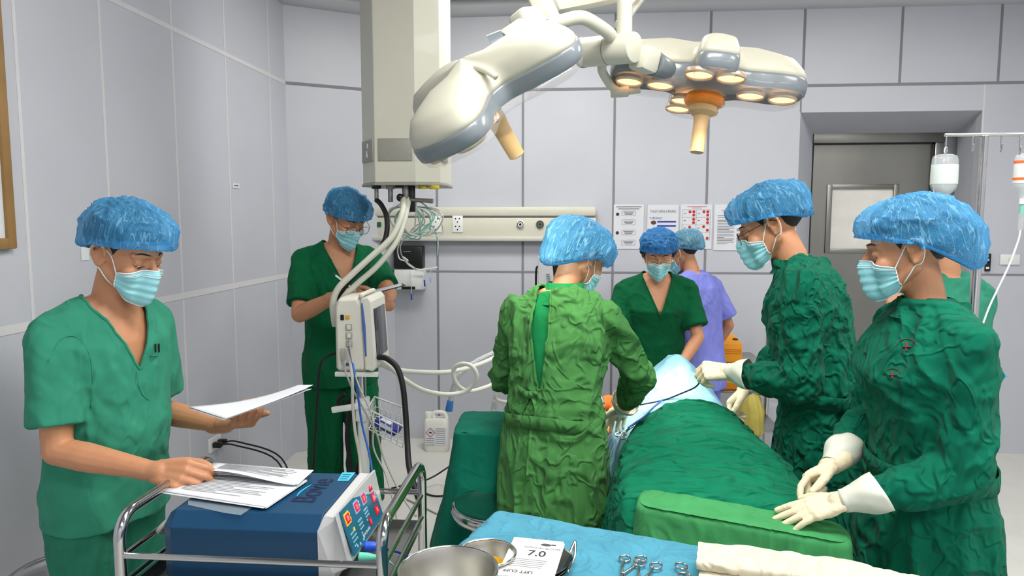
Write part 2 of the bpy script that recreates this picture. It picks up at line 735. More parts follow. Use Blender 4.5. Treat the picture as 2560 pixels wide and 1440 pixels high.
    def hand_prims(s, g, sd, grow=0.0):
        h, d, nb, t = s.hand_axes(sd)
        k = s.s * (.95 if s.female else 1.0) * (1 + (s.arm - 1) * .6)
        W = s.W[sd]
        fl = h.get('curl', (20, 22, 25, 30))
        spread = h.get('spread', 1.0)
        th = h.get('thumb', 0.35)
        offs = (.0310, .0105, -.0105, -.0300)
        lens = (.090, .093, .088, .080)
        seg = ((.043, .025, .021), (.047, .029, .022), (.043, .027, .021), (.034, .020, .019))
        g.cap(W - d * .03 * k, W + d * .02 * k, .0265 * k + grow, .026 * k + grow)
        for i in range(4):
            a = W + d * .012 * k + t * offs[i] * .55 * k
            b = W + d * lens[i] * k + t * offs[i] * k
            g.cap(a, b, .0150 * k + grow, .0120 * k + grow)
            ang = 0.0
            q = b
            fan = t * (offs[i] * 2.6 * spread * (1 if fl[i] < 50 else .2))
            rr = (.0090, .0092, .0088, .0078)[i] * k
            for j, sl in enumerate(seg[i]):
                ang += math.radians(fl[i]) * (1.0, 1.15, .75)[j]
                dd = (d + fan) * math.cos(ang) - nb * math.sin(ang)
                q2 = q + dd.normalized() * sl * k
                g.cap(q, q2, rr * (1.04 - .07 * j) + grow, rr * (.97 - .07 * j) + grow)
                q = q2
        g.ell(W + d * .05 * k - nb * .007 * k, (.036 * k + grow, .046 * k + grow, .015 * k + grow),
              Matrix((t, d, nb)).transposed())
        g.ell(W + d * .036 * k + t * .022 * k - nb * .012 * k, (.017 * k + grow, .03 * k + grow, .016 * k + grow),
              Matrix((t, d, nb)).transposed())
        tb = W + d * .028 * k + t * .024 * k - nb * .010 * k
        td = (d * .75 + t * (.75 - .6 * th) - nb * (.15 + .55 * th)).normalized()
        td2 = (d * .95 + t * (.25 - .7 * th) - nb * (.1 + .35 * th)).normalized()
        q1 = tb + td * .040 * k
        q2 = q1 + (td * .5 + td2 * .5).normalized() * .033 * k
        q3 = q2 + td2 * .027 * k
        g.chain([tb, q1, q2, q3], [x * k + grow for x in (.0165, .0125, .0112, .0090)])

    def arm_prims(s, g, sd):
        k = s.s * (.9 if s.female else 1.0)
        S, E, W = s.S[sd], s.E[sd], s.W[sd]
        m1 = S.lerp(E, .45)
        g.chain([S, m1, E], [.052 * k, .047 * k, .040 * k])
        m2 = E.lerp(W, .3)
        g.chain([E, m2, W], [.040 * k, .042 * k, .0265 * k])

    def body(s, eyes=True, lids=True):
        g = G()
        s.rings(g, BODY)
        k = s.s
        g.chain([s.neck0 - V(0, 0, .03), s.neck0.lerp(s.neck1, .4), s.neck1 + s.RH @ V(0, .005, .03)], [.066 * k, .055 * k * (.92 if s.female else 1), .054 * k * (.92 if s.female else 1)], 20)
        for sd in (1, -1):
            g.chain([s.w(s.sp(.05 * sd, 1.415, -.015)), s.S[sd]], [.05 * k, .052 * k])
            s.arm_prims(g, sd)
            s.hand_prims(g, sd, -.0022 if s.gloved else 0.0)
            hip = s.w(V(.085 * sd, 0, .86) * k)
            kn = s.w(V(.09 * sd, .01 + s.step[0 if sd > 0 else 1] * .5, .47) * k)
            an = s.w(V(.095 * sd, -.01 + s.step[0 if sd > 0 else 1], .085) * k)
            g.chain([hip, kn, an], [.078 * k, .052 * k, .036 * k])
            g.cap(an - V(0, 0, .045 * k), an - V(0, 0, .045 * k) + s.f * .13 * k, .035 * k, .028 * k)
        # head
        R = s.RH
        k = s.s * s.hs
        def E_(c, r, rot=None):
            g.ell(s.hw(c), [x * k for x in r], R if rot is None else R @ rot, 28, 18)
        def C_(a, b, ra, rb):
            g.cap(s.hw(a), s.hw(b), ra * k, rb * k)
        fw = .95 if s.female else 1.0
        E_((0, -.012, .030), (.0755, .096, .085))
        E_((0, .022, -.012), (.064, .071, .085))
        E_((0, .040, -.060), (.050 * fw, .050, .050))
        E_((0, .066, -.090), (.026, .024, .021))
        for sd in (1, -1):
            C_((sd * .056 * fw, .0, -.045), (sd * .022, .066, -.092), .019, .018)
            E_((sd * .040, .064, -.030), (.023, .024, .024))                     # cheek
            C_((sd * .014, .088, .022), (sd * .046, .070, .020), .0095, .0085)   # brow
            # ear
            er = Matrix.Rotation(sd * .35, 3, 'Z')
            E_((sd * .0755, -.008, -.008), (.0075, .018, .031), er)
            pts = [V(sd * .079, .008, -.002), V(sd * .083, .007, .019), V(sd * .089, -.008, .027), V(sd * .094, -.024, .014), V(sd * .091, -.023, -.008), V(sd * .082, -.011, -.031)]
            for a, b in zip(pts, pts[1:]):
                C_(a, b, .0046, .0046)
            E_((sd * .079, -.004, -.031), (.006, .0075, .008))                   # lobe
            if lids:
                E_((sd * .031, .0780, .0005), (.0165, .0130, .0115))             # closed upper lid over the eyeball
        C_((0, .090, .012), (0, .112, -.028), .0085, .0125)                      # nose
        for sd in (1, -1):
            E_((sd * .012, .102, -.031), (.009, .010, .008))
        E_((0, .092, -.058), (.022, .012, .006))
        E_((0, .090, -.067), (.020, .012, .006))
        me = remesh(g, s.vox, 3, .5)
        # eye sockets and bridge, pressed in on the finished surface
        a = mco(me)
        hc = np.array(s.hc)
        RT = np.array(R)
        L = (a - hc) @ RT / k
        n = mno(me)
        for sd in (1, -1):
            dd = ((L - np.array((sd * .086, -.005, -.003))) ** 2).sum(1)
            a += np.outer(np.exp(-dd / (2 * .0065 ** 2)) * -.006 * k * sd, RT[:, 0])
            for c, am, wd in (((sd * .018, .092, .008), -.004, .010), ((sd * .034, .085, -.012), -.0025, .012)):
                dd = ((L - np.array(c)) ** 2).sum(1)
                a += n * (am * k * np.exp(-dd / (2 * (wd) ** 2)))[:, None]
        setco(me, a)
        shade(me)
        s.bodyo = link_mesh('body', me, [MATS[s.skin]], s.root)
        # head surface in head coordinates, for fitting cap, hair, mask
        L = (mco(me) + np.array(s.p) - hc) @ RT / k
        polys = [tuple(p.vertices) for p in me.polygons]
        keep = [p for p in polys if abs(L[p[0]][0]) < .2 and abs(L[p[0]][1]) < .2 and -.16 < L[p[0]][2] < .2]
        s.bvh = BVHTree.FromPolygons([tuple(x) for x in L], keep)
        if eyes:
            s.eyes()

    def hit(s, phi, z, yc=.01, default=.08):
        """head surface radius at heading phi (0 = nose, + = right) and height z"""
        d = V(math.sin(phi), math.cos(phi), 0)
        o = V(0, yc, z) + d * .19
        h = s.bvh.ray_cast(o, -d, .19)
        return default if h[0] is None else .19 - h[3]

    def hp(s, phi, z, r, yc=.01):
        return s.hw((math.sin(phi) * r, yc + math.cos(phi) * r, z))

    def eyes(s):
        k = s.s * s.hs
        for sd in (1, -1):
            c = V(sd * .031, .0748, -.0058)
            g = G()
            look = s.RH @ V(0, .8, -.6).normalized()
            g.lathe([(0, -.0110), (.0078, -.0078), (.0110, 0), (.0099, .0048), (.0062, .0091)], s.hw(c), look, 20)
            g.lathe([(.0062, .0091), (.0030, .0106)], s.hw(c), look, 20, mi=1)
            g.lathe([(.0030, .0106), (0, .0110)], s.hw(c), look, 20, mi=2)
            g.v = [tuple(s.hw(c) + (Vector(p) - s.hw(c)) * k) for p in g.v]
            g.build('eye', [MATS['eye_white'], MATS['eye_iris'], MATS['black']], s.root)
            # lashes along the lid edge and an eyebrow, laid on the skin
            ll = []
            for i in range(7):
                u = -1 + 2 * i / 6
                phi = sd * math.atan2(.031 + .0155 * u, .078 - .01)
                z = -.0085 + .0035 * u * u * .6
                ll.append(s.hp(phi, z, s.hit(phi, z) + .0006))
            G().tube(ll, [.0005 * k, .0011 * k, .0012 * k, .0006 * k], 6, smooth=3).build('eyelash', MATS['hair_black'], s.root)
            bb = []
            for i in range(8):
                u = i / 7
                phi = sd * (.17 + .47 * u)
                z = .0268 + .003 * math.sin(u * 2.6) - .004 * u * u
                bb.append(s.hp(phi, z, s.hit(phi, z) + .0004))
            G().tube(bb, [.0014 * k, .0025 * k, .0022 * k, .0008 * k], 8, smooth=3).build('eyebrow', MATS['hair_black'], s.root)

    def hair(s, nape=-.055, side=.030, front=.056, name='hair', vol=.034):
        """short hair: a shell on the scalp that ends at the hairline"""
        rows = []
        NP, NT = 56, 16
        org = V(0, -.01, .02)
        for j in range(NT):
            row = []
            for i in range(NP):
                phi = -PI + 2 * PI * i / NP
                lim = float(np.interp(abs(phi), (0, .8, 1.0, 1.12, 1.28, 1.85, 2.05, 2.4, PI), (front, front - .008, .024, .002, side, side, nape * .35, nape * .85, nape)))
                t = j / (NT - 1)
                zz = (lim - .02)
                el1 = math.atan2(zz, .088)
                el = PI / 2 * .995 * (1 - t) + el1 * t
                d = V(math.sin(phi) * math.cos(el), math.cos(phi) * math.cos(el), math.sin(el))
                h = s.bvh.ray_cast(org + d * .2, -d, .2)
                r = (.2 - h[3]) if h[0] is not None else .09
                r = min(r, .112)
                hcap = s.capbvh.ray_cast(org, d, .3) if s.capbvh else (None,)
                lim_r = (hcap[3] - .007) if hcap[0] is not None else 9
                th = .0012 + vol * (1 - t) ** .5 * min(1, (1 - t) * 3)
                row.append(s.hw(org + d * max(min(r + th, lim_r), r + .0008)))
            rows.append(row)
        g = G()
        g.loft(rows, cap=False)
        return g.build(name, MATS['hair_black'], s.root, ang=0)

    def cap(s, m, front=.050, back=-.028, puff=.16, height=.085, bulges=(), seed=0.0, tilt=0.0, wrinkle=.006, size=1.0, side=0.022):
        NP, NT = 120, 44
        pts = np.zeros((NT, NP, 3))
        for i in range(NP):
            phi = -PI + 2 * PI * i / NP
            c, sn = math.cos(phi), math.sin(phi)
            zb = front * max(c, 0) ** 1.3 + back * max(-c, 0) ** 1.1 + side * (1 - abs(c) ** 1.4)
            bx, by = sn * .0835, c * .1045 - .006
            for j in range(NT):
                t = j / (NT - 1)
                a = t * PI / 2
                w = math.cos(a) ** .62 if t < 1 else 0
                sw = 1 + puff * math.sin(min(t * 1.35, 1) * PI) ** .7 if t < .74 else 1
                sw = 1 + puff * (math.sin(PI * min(t / .8, 1)) ** .75)
                top = .112 + height - .085
                z = zb + (top - zb) * math.sin(a) ** 1.15 - .012 * math.sin(PI * min(t / .3, 1)) * (puff / .16)
                pts[j, i] = (bx * w * sw * size, (by + .006) * w * sw * size - .006 - .010 * math.sin(a), z)
        P = pts.reshape(-1, 3)
        ctr = np.array([0, -.01, .05])
        d = P - ctr
        dn = d / np.linalg.norm(d, axis=1)[:, None]
        for bd, am, wd in bulges:
            bv = np.array(bd, float)
            bv /= np.linalg.norm(bv)
            ang = np.arccos((dn @ bv).clip(-1, 1))
            P += bv * (am * np.exp(-(ang / wd) ** 2))[:, None]
        tt = np.repeat(np.linspace(0, 1, NT), NP)
        ph = np.tile(np.linspace(-PI, PI, NP, endpoint=False), NT)
        gather = np.exp(-tt / .16) * (1 - np.exp(-tt / .02))
        P += dn * ((.0045 * np.sin(ph * 30 + 2 * np.sin(ph * 5 + seed))) * gather)[:, None]
        nz = folds(P, 17, (1, 1, .55), .6, 31 + seed)
        P += dn * (nz * wrinkle * 2.2 * np.clip(tt * 6, 0, 1))[:, None]
        # never inside the head
        for q in range(len(P)):
            dv = Vector(dn[q])
            h = s.bvh.ray_cast(Vector(ctr) + dv * .25, -dv, .25)
            if h[0] is not None:
                rr = .25 - h[3] + .006
                cur = (Vector(P[q]) - Vector(ctr)).length
                if cur < rr:
                    P[q] = ctr + dn[q] * rr
        s.capbvh = BVHTree.FromPolygons([tuple(x) for x in P], [(j * NP + i, j * NP + (i + 1) % NP, (j + 1) * NP + (i + 1) % NP, (j + 1) * NP + i) for j in range(NT - 1) for i in range(NP)])
        rows = [[s.hw(P[j * NP + i]) for i in range(NP)] for j in range(NT - 1)]
        g = G()
        g.loft(rows, cap=False)
        top = len(g.v)
        g.v.append(tuple(s.hw(P[(NT - 1) * NP])))
        b = (NT - 2) * NP
        for i in range(NP):
            g.f.append((b + i, b + (i + 1) % NP, top))
            g.m.append(0)
        o = g.build('cap', m, s.root, ang=0)
        at_ = o.data.attributes.new('crinkle', 'FLOAT_VECTOR', 'POINT')
        cv = np.stack([np.cos(ph) * 4.6, np.sin(ph) * 4.6, tt * 2.0 + seed], 1)
        cv = np.concatenate([cv[:(NT - 1) * NP], cv[(NT - 1) * NP:(NT - 1) * NP + 1]])
        at_.data.foreach_set('vector', cv.astype(np.float32).ravel())
        # elastic edge
        ring = [s.hw(Vector(P[i]) * 1.0) for i in range(0, NP, 1)]
        g2 = G().tube(ring, .0035 * s.s, 6, smooth=0, closed=True, flat=1.3)
        e = g2.build('elastic_edge', MATS['cap_edge'], o)
        return o

    def mask(s, half=1.12, top=-.010, bot=-.122, drop=.030, loops=True):
        NU, NV = 41, 21
        R = np.zeros((NV, NU))
        Z = np.zeros((NV, NU))
        PH = np.linspace(-half, half, NU)
        yc = .012
        for i, ph in enumerate(PH):
            u = abs(ph) / half
            zt = top - drop * u ** 1.3
            zb = bot + .036 * u ** 2
            for j in range(NV):
                z = zt + (zb - zt) * j / (NV - 1)
                Z[j, i] = z
                R[j, i] = s.hit(ph, max(z, -.103), yc, .06)
        base = R + .0035
        vn = 4
        for i, ph in enumerate(PH):
            fall = math.exp(-(ph / .62) ** 2)
            rn = base[vn, i]
            for j in range(vn, NV):
                v = (j - vn) / (NV - 1 - vn)
                tgt = rn * (1 - .10 * v ** 2) if v < .8 else rn * (.936 - .5 * (v - .8))
                base[j, i] += max(tgt - base[j, i], 0) * fall
        R = base.copy()
        for _ in range(14):
            q = np.pad(R, 1, mode='edge')
            q = (q[:-2, 1:-1] + q[2:, 1:-1] + q[1:-1, :-2] + q[1:-1, 2:] + 4 * R) / 8
            R = np.maximum(q, base)
        for j in range(NV):
            v = j / (NV - 1)
            for c in (.30, .50, .70):
                R[j] += .0032 * math.exp(-((v - c) / .05) ** 2) - .0016 * math.exp(-((v - c - .07) / .03) ** 2)
            if v > .86:
                R[j] -= .010 * ((v - .86) / .14) ** 2
        rows = [[s.hp(PH[i], Z[j, i], R[j, i], yc) for i in range(NU)] for j in range(NV)]
        g = G()
        g.loft(rows, cap=False, ring=False)
        o = g.build('mask', MATS['mask_blue'], s.root, ang=0, solid=.0012)
        # white binding around the edge and two pressed seams under it
        edge = rows[0] + [r[-1] for r in rows[1:]] + rows[-1][::-1][1:] + [r[0] for r in rows[::-1][1:-1]]
        G().tube(edge, .0019 * s.s, 6, smooth=0, closed=True, flat=1.0).build('binding', MATS['mask_white'], o)
        for jj in (2, 3):
            G().tube([p + (p - s.hp(PH[i], Z[jj, i], 0, yc)).normalized() * .0006 for i, p in enumerate(rows[jj])], .0009 * s.s, 5, smooth=0).build('seam', MATS['mask_white'], o)
        if loops:
            for sd in (1, -1):
                i = -1 if sd > 0 else 0
                a, b = (sd * half, Z[0, i], R[0, i]), (sd * half, Z[-1, i], R[-1, i])
                def out(q):
                    h = s.bvh.ray_cast(V(sd * .2, q[1], q[2]), V(-sd, 0, 0), .25)
                    x = (.2 - h[3]) if h[0] is not None else .07
                    return s.hw((sd * max(x + .0018, abs(q[0])), q[1], q[2]))
                ya = yc + math.cos(half) * a[2]
                yb = yc + math.cos(half) * b[2]
                pts = [s.hp(a[0], a[1], a[2] + .001, yc)]
                for t in (.25, .5, .75):
                    pts.append(out((0, ya + (.006 - ya) * t, a[1] + (.020 - a[1]) * t)))
                pts += [out((.083, .002, .024)), out((.086, -.016, .024)), out((.086, -.027, .0)), out((.080, -.018, -.034)), out((.076, -.002, -.040))]
                for t in (.35, .7):
                    pts.append(out((0, -.002 + (yb + .002) * t, -.040 + (b[1] + .040) * t)))
                pts.append(s.hp(b[0], b[1], b[2] + .001, yc))
                G().tube(pts, .0016 * s.s, 6, smooth=4).build('ear_loop', MATS['mask_white'], o)
        return o

    def glasses(s, metal):
        rows = G()
        k = s.s
        z0, y0 = -.006, .108
        t = thing if False else None
        fr = G()
        for sd in (1, -1):
            ring = []
            for i in range(24):
                a = 2 * PI * i / 24
                cx = math.copysign(abs(math.cos(a)) ** .7, math.cos(a))
                cz = math.copysign(abs(math.sin(a)) ** .7, math.sin(a))
                x = sd * .034 + .027 * cx
                ring.append(s.hw((x, y0 - .10 * max(abs(x) - .02, 0) * .6, z0 + .019 * cz)))
            fr.tube(ring, .0013 * k, 6, smooth=0, closed=True)
            fr.tube([s.hw((sd * .060, y0 - .003, z0 + .010)), s.hw((sd * .074, .085, z0 + .012)), s.hw((sd * .0805, .03, z0 + .018)), s.hw((sd * .0825, -.005, z0 + .020)), s.hw((sd * .084, -.03, z0 + .004))], .0013 * k, 6)
        fr.tube([s.hw((-.008, y0, z0 + .004)), s.hw((0, y0 + .004, z0 + .008)), s.hw((.008, y0, z0 + .004))], .0013 * k, 6)
        o = fr.build('glasses', metal, s.root)
        for sd in (1, -1):
            lg = G()
            vs = []
            for i in range(24):
                a = 2 * PI * i / 24
                x = sd * .034 + .0265 * math.copysign(abs(math.cos(a)) ** .7, math.cos(a))
                vs.append(s.hw((x, y0 - .10 * max(abs(x) - .02, 0) * .6, z0 + .0185 * math.copysign(abs(math.sin(a)) ** .7, math.sin(a)))))
            lg.add(vs, [tuple(range(24))])
            lg.build('lens', MATS['lens_glass'], o, smooth=False)

    # ---- clothing
    def garment(s, kind, m, name, sleeve=.55, hem=None, amp=.008, freq=7.0, vneck=None, seed=0.0, vox=.006, grow=.018, flare=0.0,
                backgap=None, solid=.0025, neckr=.078):
        g = G()
        k = s.s
        hem = hem if hem is not None else (.80 if kind == 'scrub' else .36)
        tb = []
        zs = [hem, hem + .02] + [z for z in (.45, .55, .65, .75) if z > hem + .03] + [b[0] for b in BODY if b[0] > hem + .03]
        for z in zs:
            if z <= .86:
                rx, ry, yo = .172 + flare * (.86 - z), .128 + flare * (.86 - z), 0.0
            else:
                i = max(j for j, b in enumerate(BODY) if b[0] <= z + 1e-6)
                rx, ry, yo = BODY[i][1:]
            if kind == 'scrub' and .9 < z < 1.2:
                rx, ry = max(rx, .155), max(ry, .11)
            if z > 1.39:
                gx = grow * .7
            else:
                gx = grow
            tb.append((z, rx + gx, ry + gx, yo))
        s.rings(g, tb)
        for sd in (1, -1):
            S, E, W = s.S[sd], s.E[sd], s.W[sd]
            if sleeve is None:
                continue
            g.chain([s.w(s.sp(.055 * sd, 1.412, -.015)), S], [.052 * k + grow * .3, .055 * k + grow * .25])
            if kind == 'scrub':
                d = (E - S).normalized()
                e = S.lerp(E, sleeve)
                n = 18
                q = d.to_track_quat('Z', 'Y').to_matrix()
                g.lathe([(0, -.04), (.045, -.03), (.058, 0), (.064, .5 * (e - S).length), (.070, (e - S).length), (.066, (e - S).length + .002), (0, (e - S).length + .002)], S, d, 24)
            else:
                w2 = E.lerp(W, .80)
                m1, m2 = S.lerp(E, .5), E.lerp(W, .5)
                g.chain([S, m1, E, m2], [.068 * k, .067 * k, .066 * k, .060 * k], 18)
                d = (w2 - m2)
                g.lathe([(0, -.04), (.05 * k, -.03), (.052 * k, 0), (.045 * k, d.length * .7), (.041 * k, d.length), (0, d.length)], m2, d, 22)
        me = remesh(g, vox, 3, .5)
        a = mco(me)
        n = mno(me)
        # crumple: soft pillows and creases, longer down the skirt
        P = np.array(s.p)
        loc = a - P
        fr = folds(loc, freq, (1, 1, .75), .45, seed)
        if kind == 'gown':
            low = np.clip((.95 * k - a[:, 2]) / .15, 0, 1)
            f2 = folds(loc, freq * .8, (1, 1, .22), .5, seed + 9)
            fr = fr * (1 - low) + f2 * low * 1.25
        # waist cinch keeps cloth in
        for sd in (1, -1):
            if kind == 'gown':
                q = np.array(s.E[sd].lerp(s.W[sd], .85))
                fr = fr * (1 - np.exp(-((a - q) ** 2).sum(1) / .10 ** 2))
        a = a + n * (fr * amp * 2)[:, None]
        setco(me, laplace(me, a, 2, .5))
        bm = bmesh.new()
        bm.from_mesh(me)
        def to_local(co):
            v = co - s.p
            return V(v.dot(s.r), v.dot(s.f), v.z) / k
        kill = set()
        if vneck:
            zv, wv = vneck           # depth (unscaled spine height of the V point) and half width at the shoulder line
            ztop = 1.435
            for sd in (1, -1):
                p0 = s.w(s.sp(0, zv, .12))
                p1 = s.w(s.sp(sd * wv, ztop, .05))
                nn = (p1 - p0).cross(s.f).normalized()
                gm = [e for e in bm.verts] + [e for e in bm.edges] + [e for e in bm.faces]
                bmesh.ops.bisect_plane(bm, geom=gm, dist=1e-5, plane_co=p0, plane_no=nn)
            cz, aa = s.spine(1.3)
            for f in bm.faces:
                c = to_local(f.calc_center_median())
                # unbend
                zz = c.z
                tl = (zz * k - s.spine(zv)[0].z) / max((s.spine(ztop)[0].z - s.spine(zv)[0].z), 1e-6)
                yc = s.spine(zv + (ztop - zv) * max(min(tl, 1), 0))[0].y / k
                if c.y > yc - .015 and tl > 0 and abs(c.x) < wv * min(tl, 1.0) + 1e-4 and abs(c.x) < wv:
                    kill.add(f)
                if tl > .86 and abs(c.x) < neckr and (c.y - yc) ** 2 + c.x ** 2 < neckr ** 2:
                    kill.add(f)
        if backgap:
            z0, z1, x0, x1, wd = backgap
            for f in bm.faces:
                c = to_local(f.calc_center_median())
                t = (c.z - z0) / (z1 - z0)
                if 0 < t < 1.15:
                    xc = x0 + (x1 - x0) * t
                    w_ = wd * math.sin(min(t * .62 + .05, 1) * PI * .9) ** .8
                    yc = s.spine(z0)[0].y / k
                    if abs(c.x - xc) < w_ and c.y < s.spine(min(c.z, 1.42))[0].y / k:
                        kill.add(f)
        if kill:
            bmesh.ops.delete(bm, geom=list(kill), context='FACES')
            for _ in range(3):
                bv = [v for v in bm.verts if v.is_boundary]
                new = {}
                for v in bv:
                    nb = [e.other_vert(v).co for e in v.link_edges if e.is_boundary]
                    if len(nb) == 2:
                        new[v] = v.co * .5 + (nb[0] + nb[1]) * .25
                for v, c in new.items():
                    v.co = c
        bm.to_mesh(me)
        bm.free()
        shade(me)
        o = link_mesh(name, me, m, s.root)
        if kill:
            mods(o, solid=solid)
            edge_tube(o, s, m)
        return o

    def trousers(s, m, seed=0.0, hem=.09, vox=.007, amp=.008):
        g = G()
        k = s.s
        s.rings(g, [(.80, .165, .125, 0), (.86, .176, .130, -.005), (.93, .164, .116, 0), (.97, .148, .098, .002)], n=36)
        for sd in (1, -1):
            st = s.step[0 if sd > 0 else 1]
            hip = s.w(V(.083 * sd, 0, .84) * k)
            kn = s.w(V(.092 * sd, .01 + st * .5, .47) * k)
            an = s.w(V(.100 * sd, -.005 + st, hem) * k)
            d1 = hip - kn
            rows = []
            for c, r in ((hip + V(0, 0, .05), .100), (hip, .104), (hip.lerp(kn, .5), .094), (kn, .086), (kn.lerp(an, .5), .088), (an, .090)):
                rows.append([c + (s.r * math.cos(t) * r + s.f * math.sin(t) * r * 1.08) * k for t in [2 * PI * i / 26 for i in range(26)]])
            g.loft(rows)
        me = remesh(g, vox, 3)
        a = mco(me)
        n = mno(me)
        a += n * (folds(a - np.array(s.p), 7, (1, 1, .3), .5, seed) * amp * 2)[:, None]
        setco(me, a)
        shade(me)
        return link_mesh('trousers', me, m, s.root)

    def shoes(s, m):
        k = s.s
        for sd in (1, -1):
            st = s.step[0 if sd > 0 else 1]
            an = s.w(V(.098 * sd, -.01 + st, 0) * k)
            rows = []
            for y, w_, h in ((-.075, .024, .045), (-.065, .036, .060), (-.02, .040, .068), (.04, .043, .060), (.10, .050, .050), (.15, .044, .040), (.178, .022, .026)):
                c = an + s.f * y * k
                rows.append([c + s.r * (w_ * math.cos(t)) * k + V(0, 0, (h * (.5 + .5 * math.sin(t))) * k + .003) for t in [2 * PI * i / 18 for i in range(18)]])
            G().loft(rows).build('shoe', m, s.root, ang=0)

    def glove(s, sd, m, mc, cuff=.09, flare=1.0):
        g = G()
        s.hand_prims(g, sd, .0010)
        h, d, nb, t = s.hand_axes(sd)
        fa = (s.W[sd] - s.E[sd]).normalized()
        k = s.s
        me = remesh(g, .0029, 2, .5)
        a = mco(me)
        n = mno(me)
        a += n * (folds(a, 38, (1, 1, 1), .5, 3.0) * .0011)[:, None]
        setco(me, a)
        shade(me)
        o = link_mesh('glove', me, m, s.root)
        # gauntlet pulled over the sleeve end
        rows = []
        NB = 40
        W = s.W[sd]
        up = nb
        sd_ = fa.cross(up).normalized()
        up = sd_.cross(fa).normalized()
        for j in range(12):
            q = j / 11
            c = W + d * .012 * k * (1 - q) - fa * (cuff * q) * k
            r = (.0310 + (.028 * flare) * smooth01(q * 1.15)) * k
            row = []
            for i in range(NB):
                an = 2 * PI * i / NB
                w_ = 1 + .05 * math.sin(3 * an + q * 5) * q + .03 * math.sin(7 * an + 2 - q * 6) * q + .02 * math.sin(q * 26 + 2 * math.sin(an)) * (1 - q)
                cut = fa * (.012 * math.sin(an + 1.0) * q)
                row.append(c + cut + (sd_ * math.cos(an) + up * math.sin(an)) * r * w_)
            rows.append(row)
        G().loft(rows, cap=False).build('glove_cuff', mc, o, ang=0, solid=.001)
        return o

    def belt(s, m, z=1.02, rx=.178, ry=.142, yo=.006, h=.045):
        rows = []
        c, a = s.spine(z)
        prof = [(-h / 2, 0), (-h / 2, .004), (0, .0055), (h / 2, .004), (h / 2, 0)]
        g = G()
        n = 48
        for i in range(n):
            t = 2 * PI * i / n
            row = []
            for dz, dr in prof:
                row.append(s.w(c + V((rx + dr) * math.copysign(abs(math.cos(t)) ** .88, math.cos(t)), (ry + dr) * math.copysign(abs(math.sin(t)) ** .88, math.sin(t)) + yo,
                                     dz + .006 * math.sin(t * 3)) * s.s))
            rows.append(row)
        g.loft(rows, closed=True, cap=False)
        return g.build('belt', m, s.root, ang=0)

    def collar(s, m, r0=.072, r1=.066, h=.04):
        up = (s.neck1 - s.neck0).normalized()
        rows = []
        for q, r in ((-.35, r0 * 1.25), (0, r0 * 1.06), (.5, r0), (1, r1), (1.02, r1 - .004), (.3, r0 - .006)):
            c = s.neck0 + up * (h * q - .012) * s.s
            rows.append([c + (s.r * math.cos(t) * 1.0 + s.f * math.sin(t) * 1.08 - up * (.016 * max(math.sin(t), 0))) * r * s.s for t in [2 * PI * i / 36 for i in range(36)]])
        return G().loft(rows, cap=False).build('collar', m, s.root, ang=0)

def edge_tube(o, s, m):
    """stitched edge along the opening of a garment"""
    bm = bmesh.new()
    bm.from_mesh(o.data)
    be = [e for e in bm.edges if e.is_boundary]
    seen, loops = set(), []
    for e in be:
        if e in seen:
            continue
        loop = [e.verts[0], e.verts[1]]
        seen.add(e)
        while True:
            v = loop[-1]
            nx = [q for q in v.link_edges if q.is_boundary and q not in seen]
            if not nx:
                break
            seen.add(nx[0])
            loop.append(nx[0].other_vert(v))
        if len(loop) > 20:
            loops.append([v.co + ORG[o.name] for v in loop])
    bm.free()
    for lp in loops:
        pts = lp[:-1:2]
        G().tube(pts, .0045, 6, smooth=0, closed=True).build('neckline_trim', m, o)
# ------------------------------------------------------------------ palette
mat('skin_tan', (192, 136, 100), .5, var=.05, vscale=30, bump=.12, bscale=260, sss=.12)
mat('skin_warm', (184, 128, 94), .5, var=.05, vscale=30, bump=.1, bscale=260, sss=.12)
mat('skin_light', (200, 146, 112), .5, var=.04, vscale=30, bump=.1, bscale=260, sss=.12)
mat('eye_white', (228, 222, 214), .2)
mat('eye_iris', (48, 30, 20), .15)
mat('black', (14, 14, 15), .4)
mat('hair_black', (22, 18, 17), .55, bump=.5, bscale=180, stretch=(1, 1, .15))
mat('mask_blue', (150, 214, 222), .8, var=.04, vscale=30, bump=.15, bscale=500)
mat('mask_white', (232, 238, 240), .8)
mat('cap_edge', (60, 150, 205), .7)
mat('lens_glass', (235, 245, 250), .03, alpha=.12, spec=.6)
mat('gilt', (176, 142, 84), .25, metal=1)
mat('gunmetal', (60, 58, 58), .3, metal=1)
CAPM = gauze_cap('cap_blue', (70, 168, 226), .56)
CAPM_D = gauze_cap('cap_blue_deep', (40, 140, 222), .62)
CAPM_P = gauze_cap('cap_blue_pale', (112, 182, 216), .60)
WHITEP = mat('white_plastic', (226, 228, 226), .4)
IVORY = mat('ivory_enamel', (206, 204, 188), .42, coat=.08)
STEEL = mat('brushed_steel', (172, 172, 170), .26, metal=1, var=.05, vscale=12)
STEELP = mat('polished_steel', (196, 196, 195), .12, metal=1)
STEELD = mat('dull_steel', (140, 139, 134), .42, metal=1, var=.12, vscale=3, stretch=(1, 1, .25))
BLACKP = mat('black_plastic', (22, 22, 24), .38)
BLACKR = mat('black_rubber', (16, 16, 17), .55)
WHITER = mat('white_hose', (214, 214, 206), .45)
PAPER = mat('paper_white', (212, 214, 219), .8)
INK = mat('print_ink', (70, 70, 76), .8)

# ------------------------------------------------------------------ room shell
def struct(name, g, mats, **kw):
    o = g.build(name, mats, None, smooth=False, **kw)
    o['kind'] = 'structure'
    return o

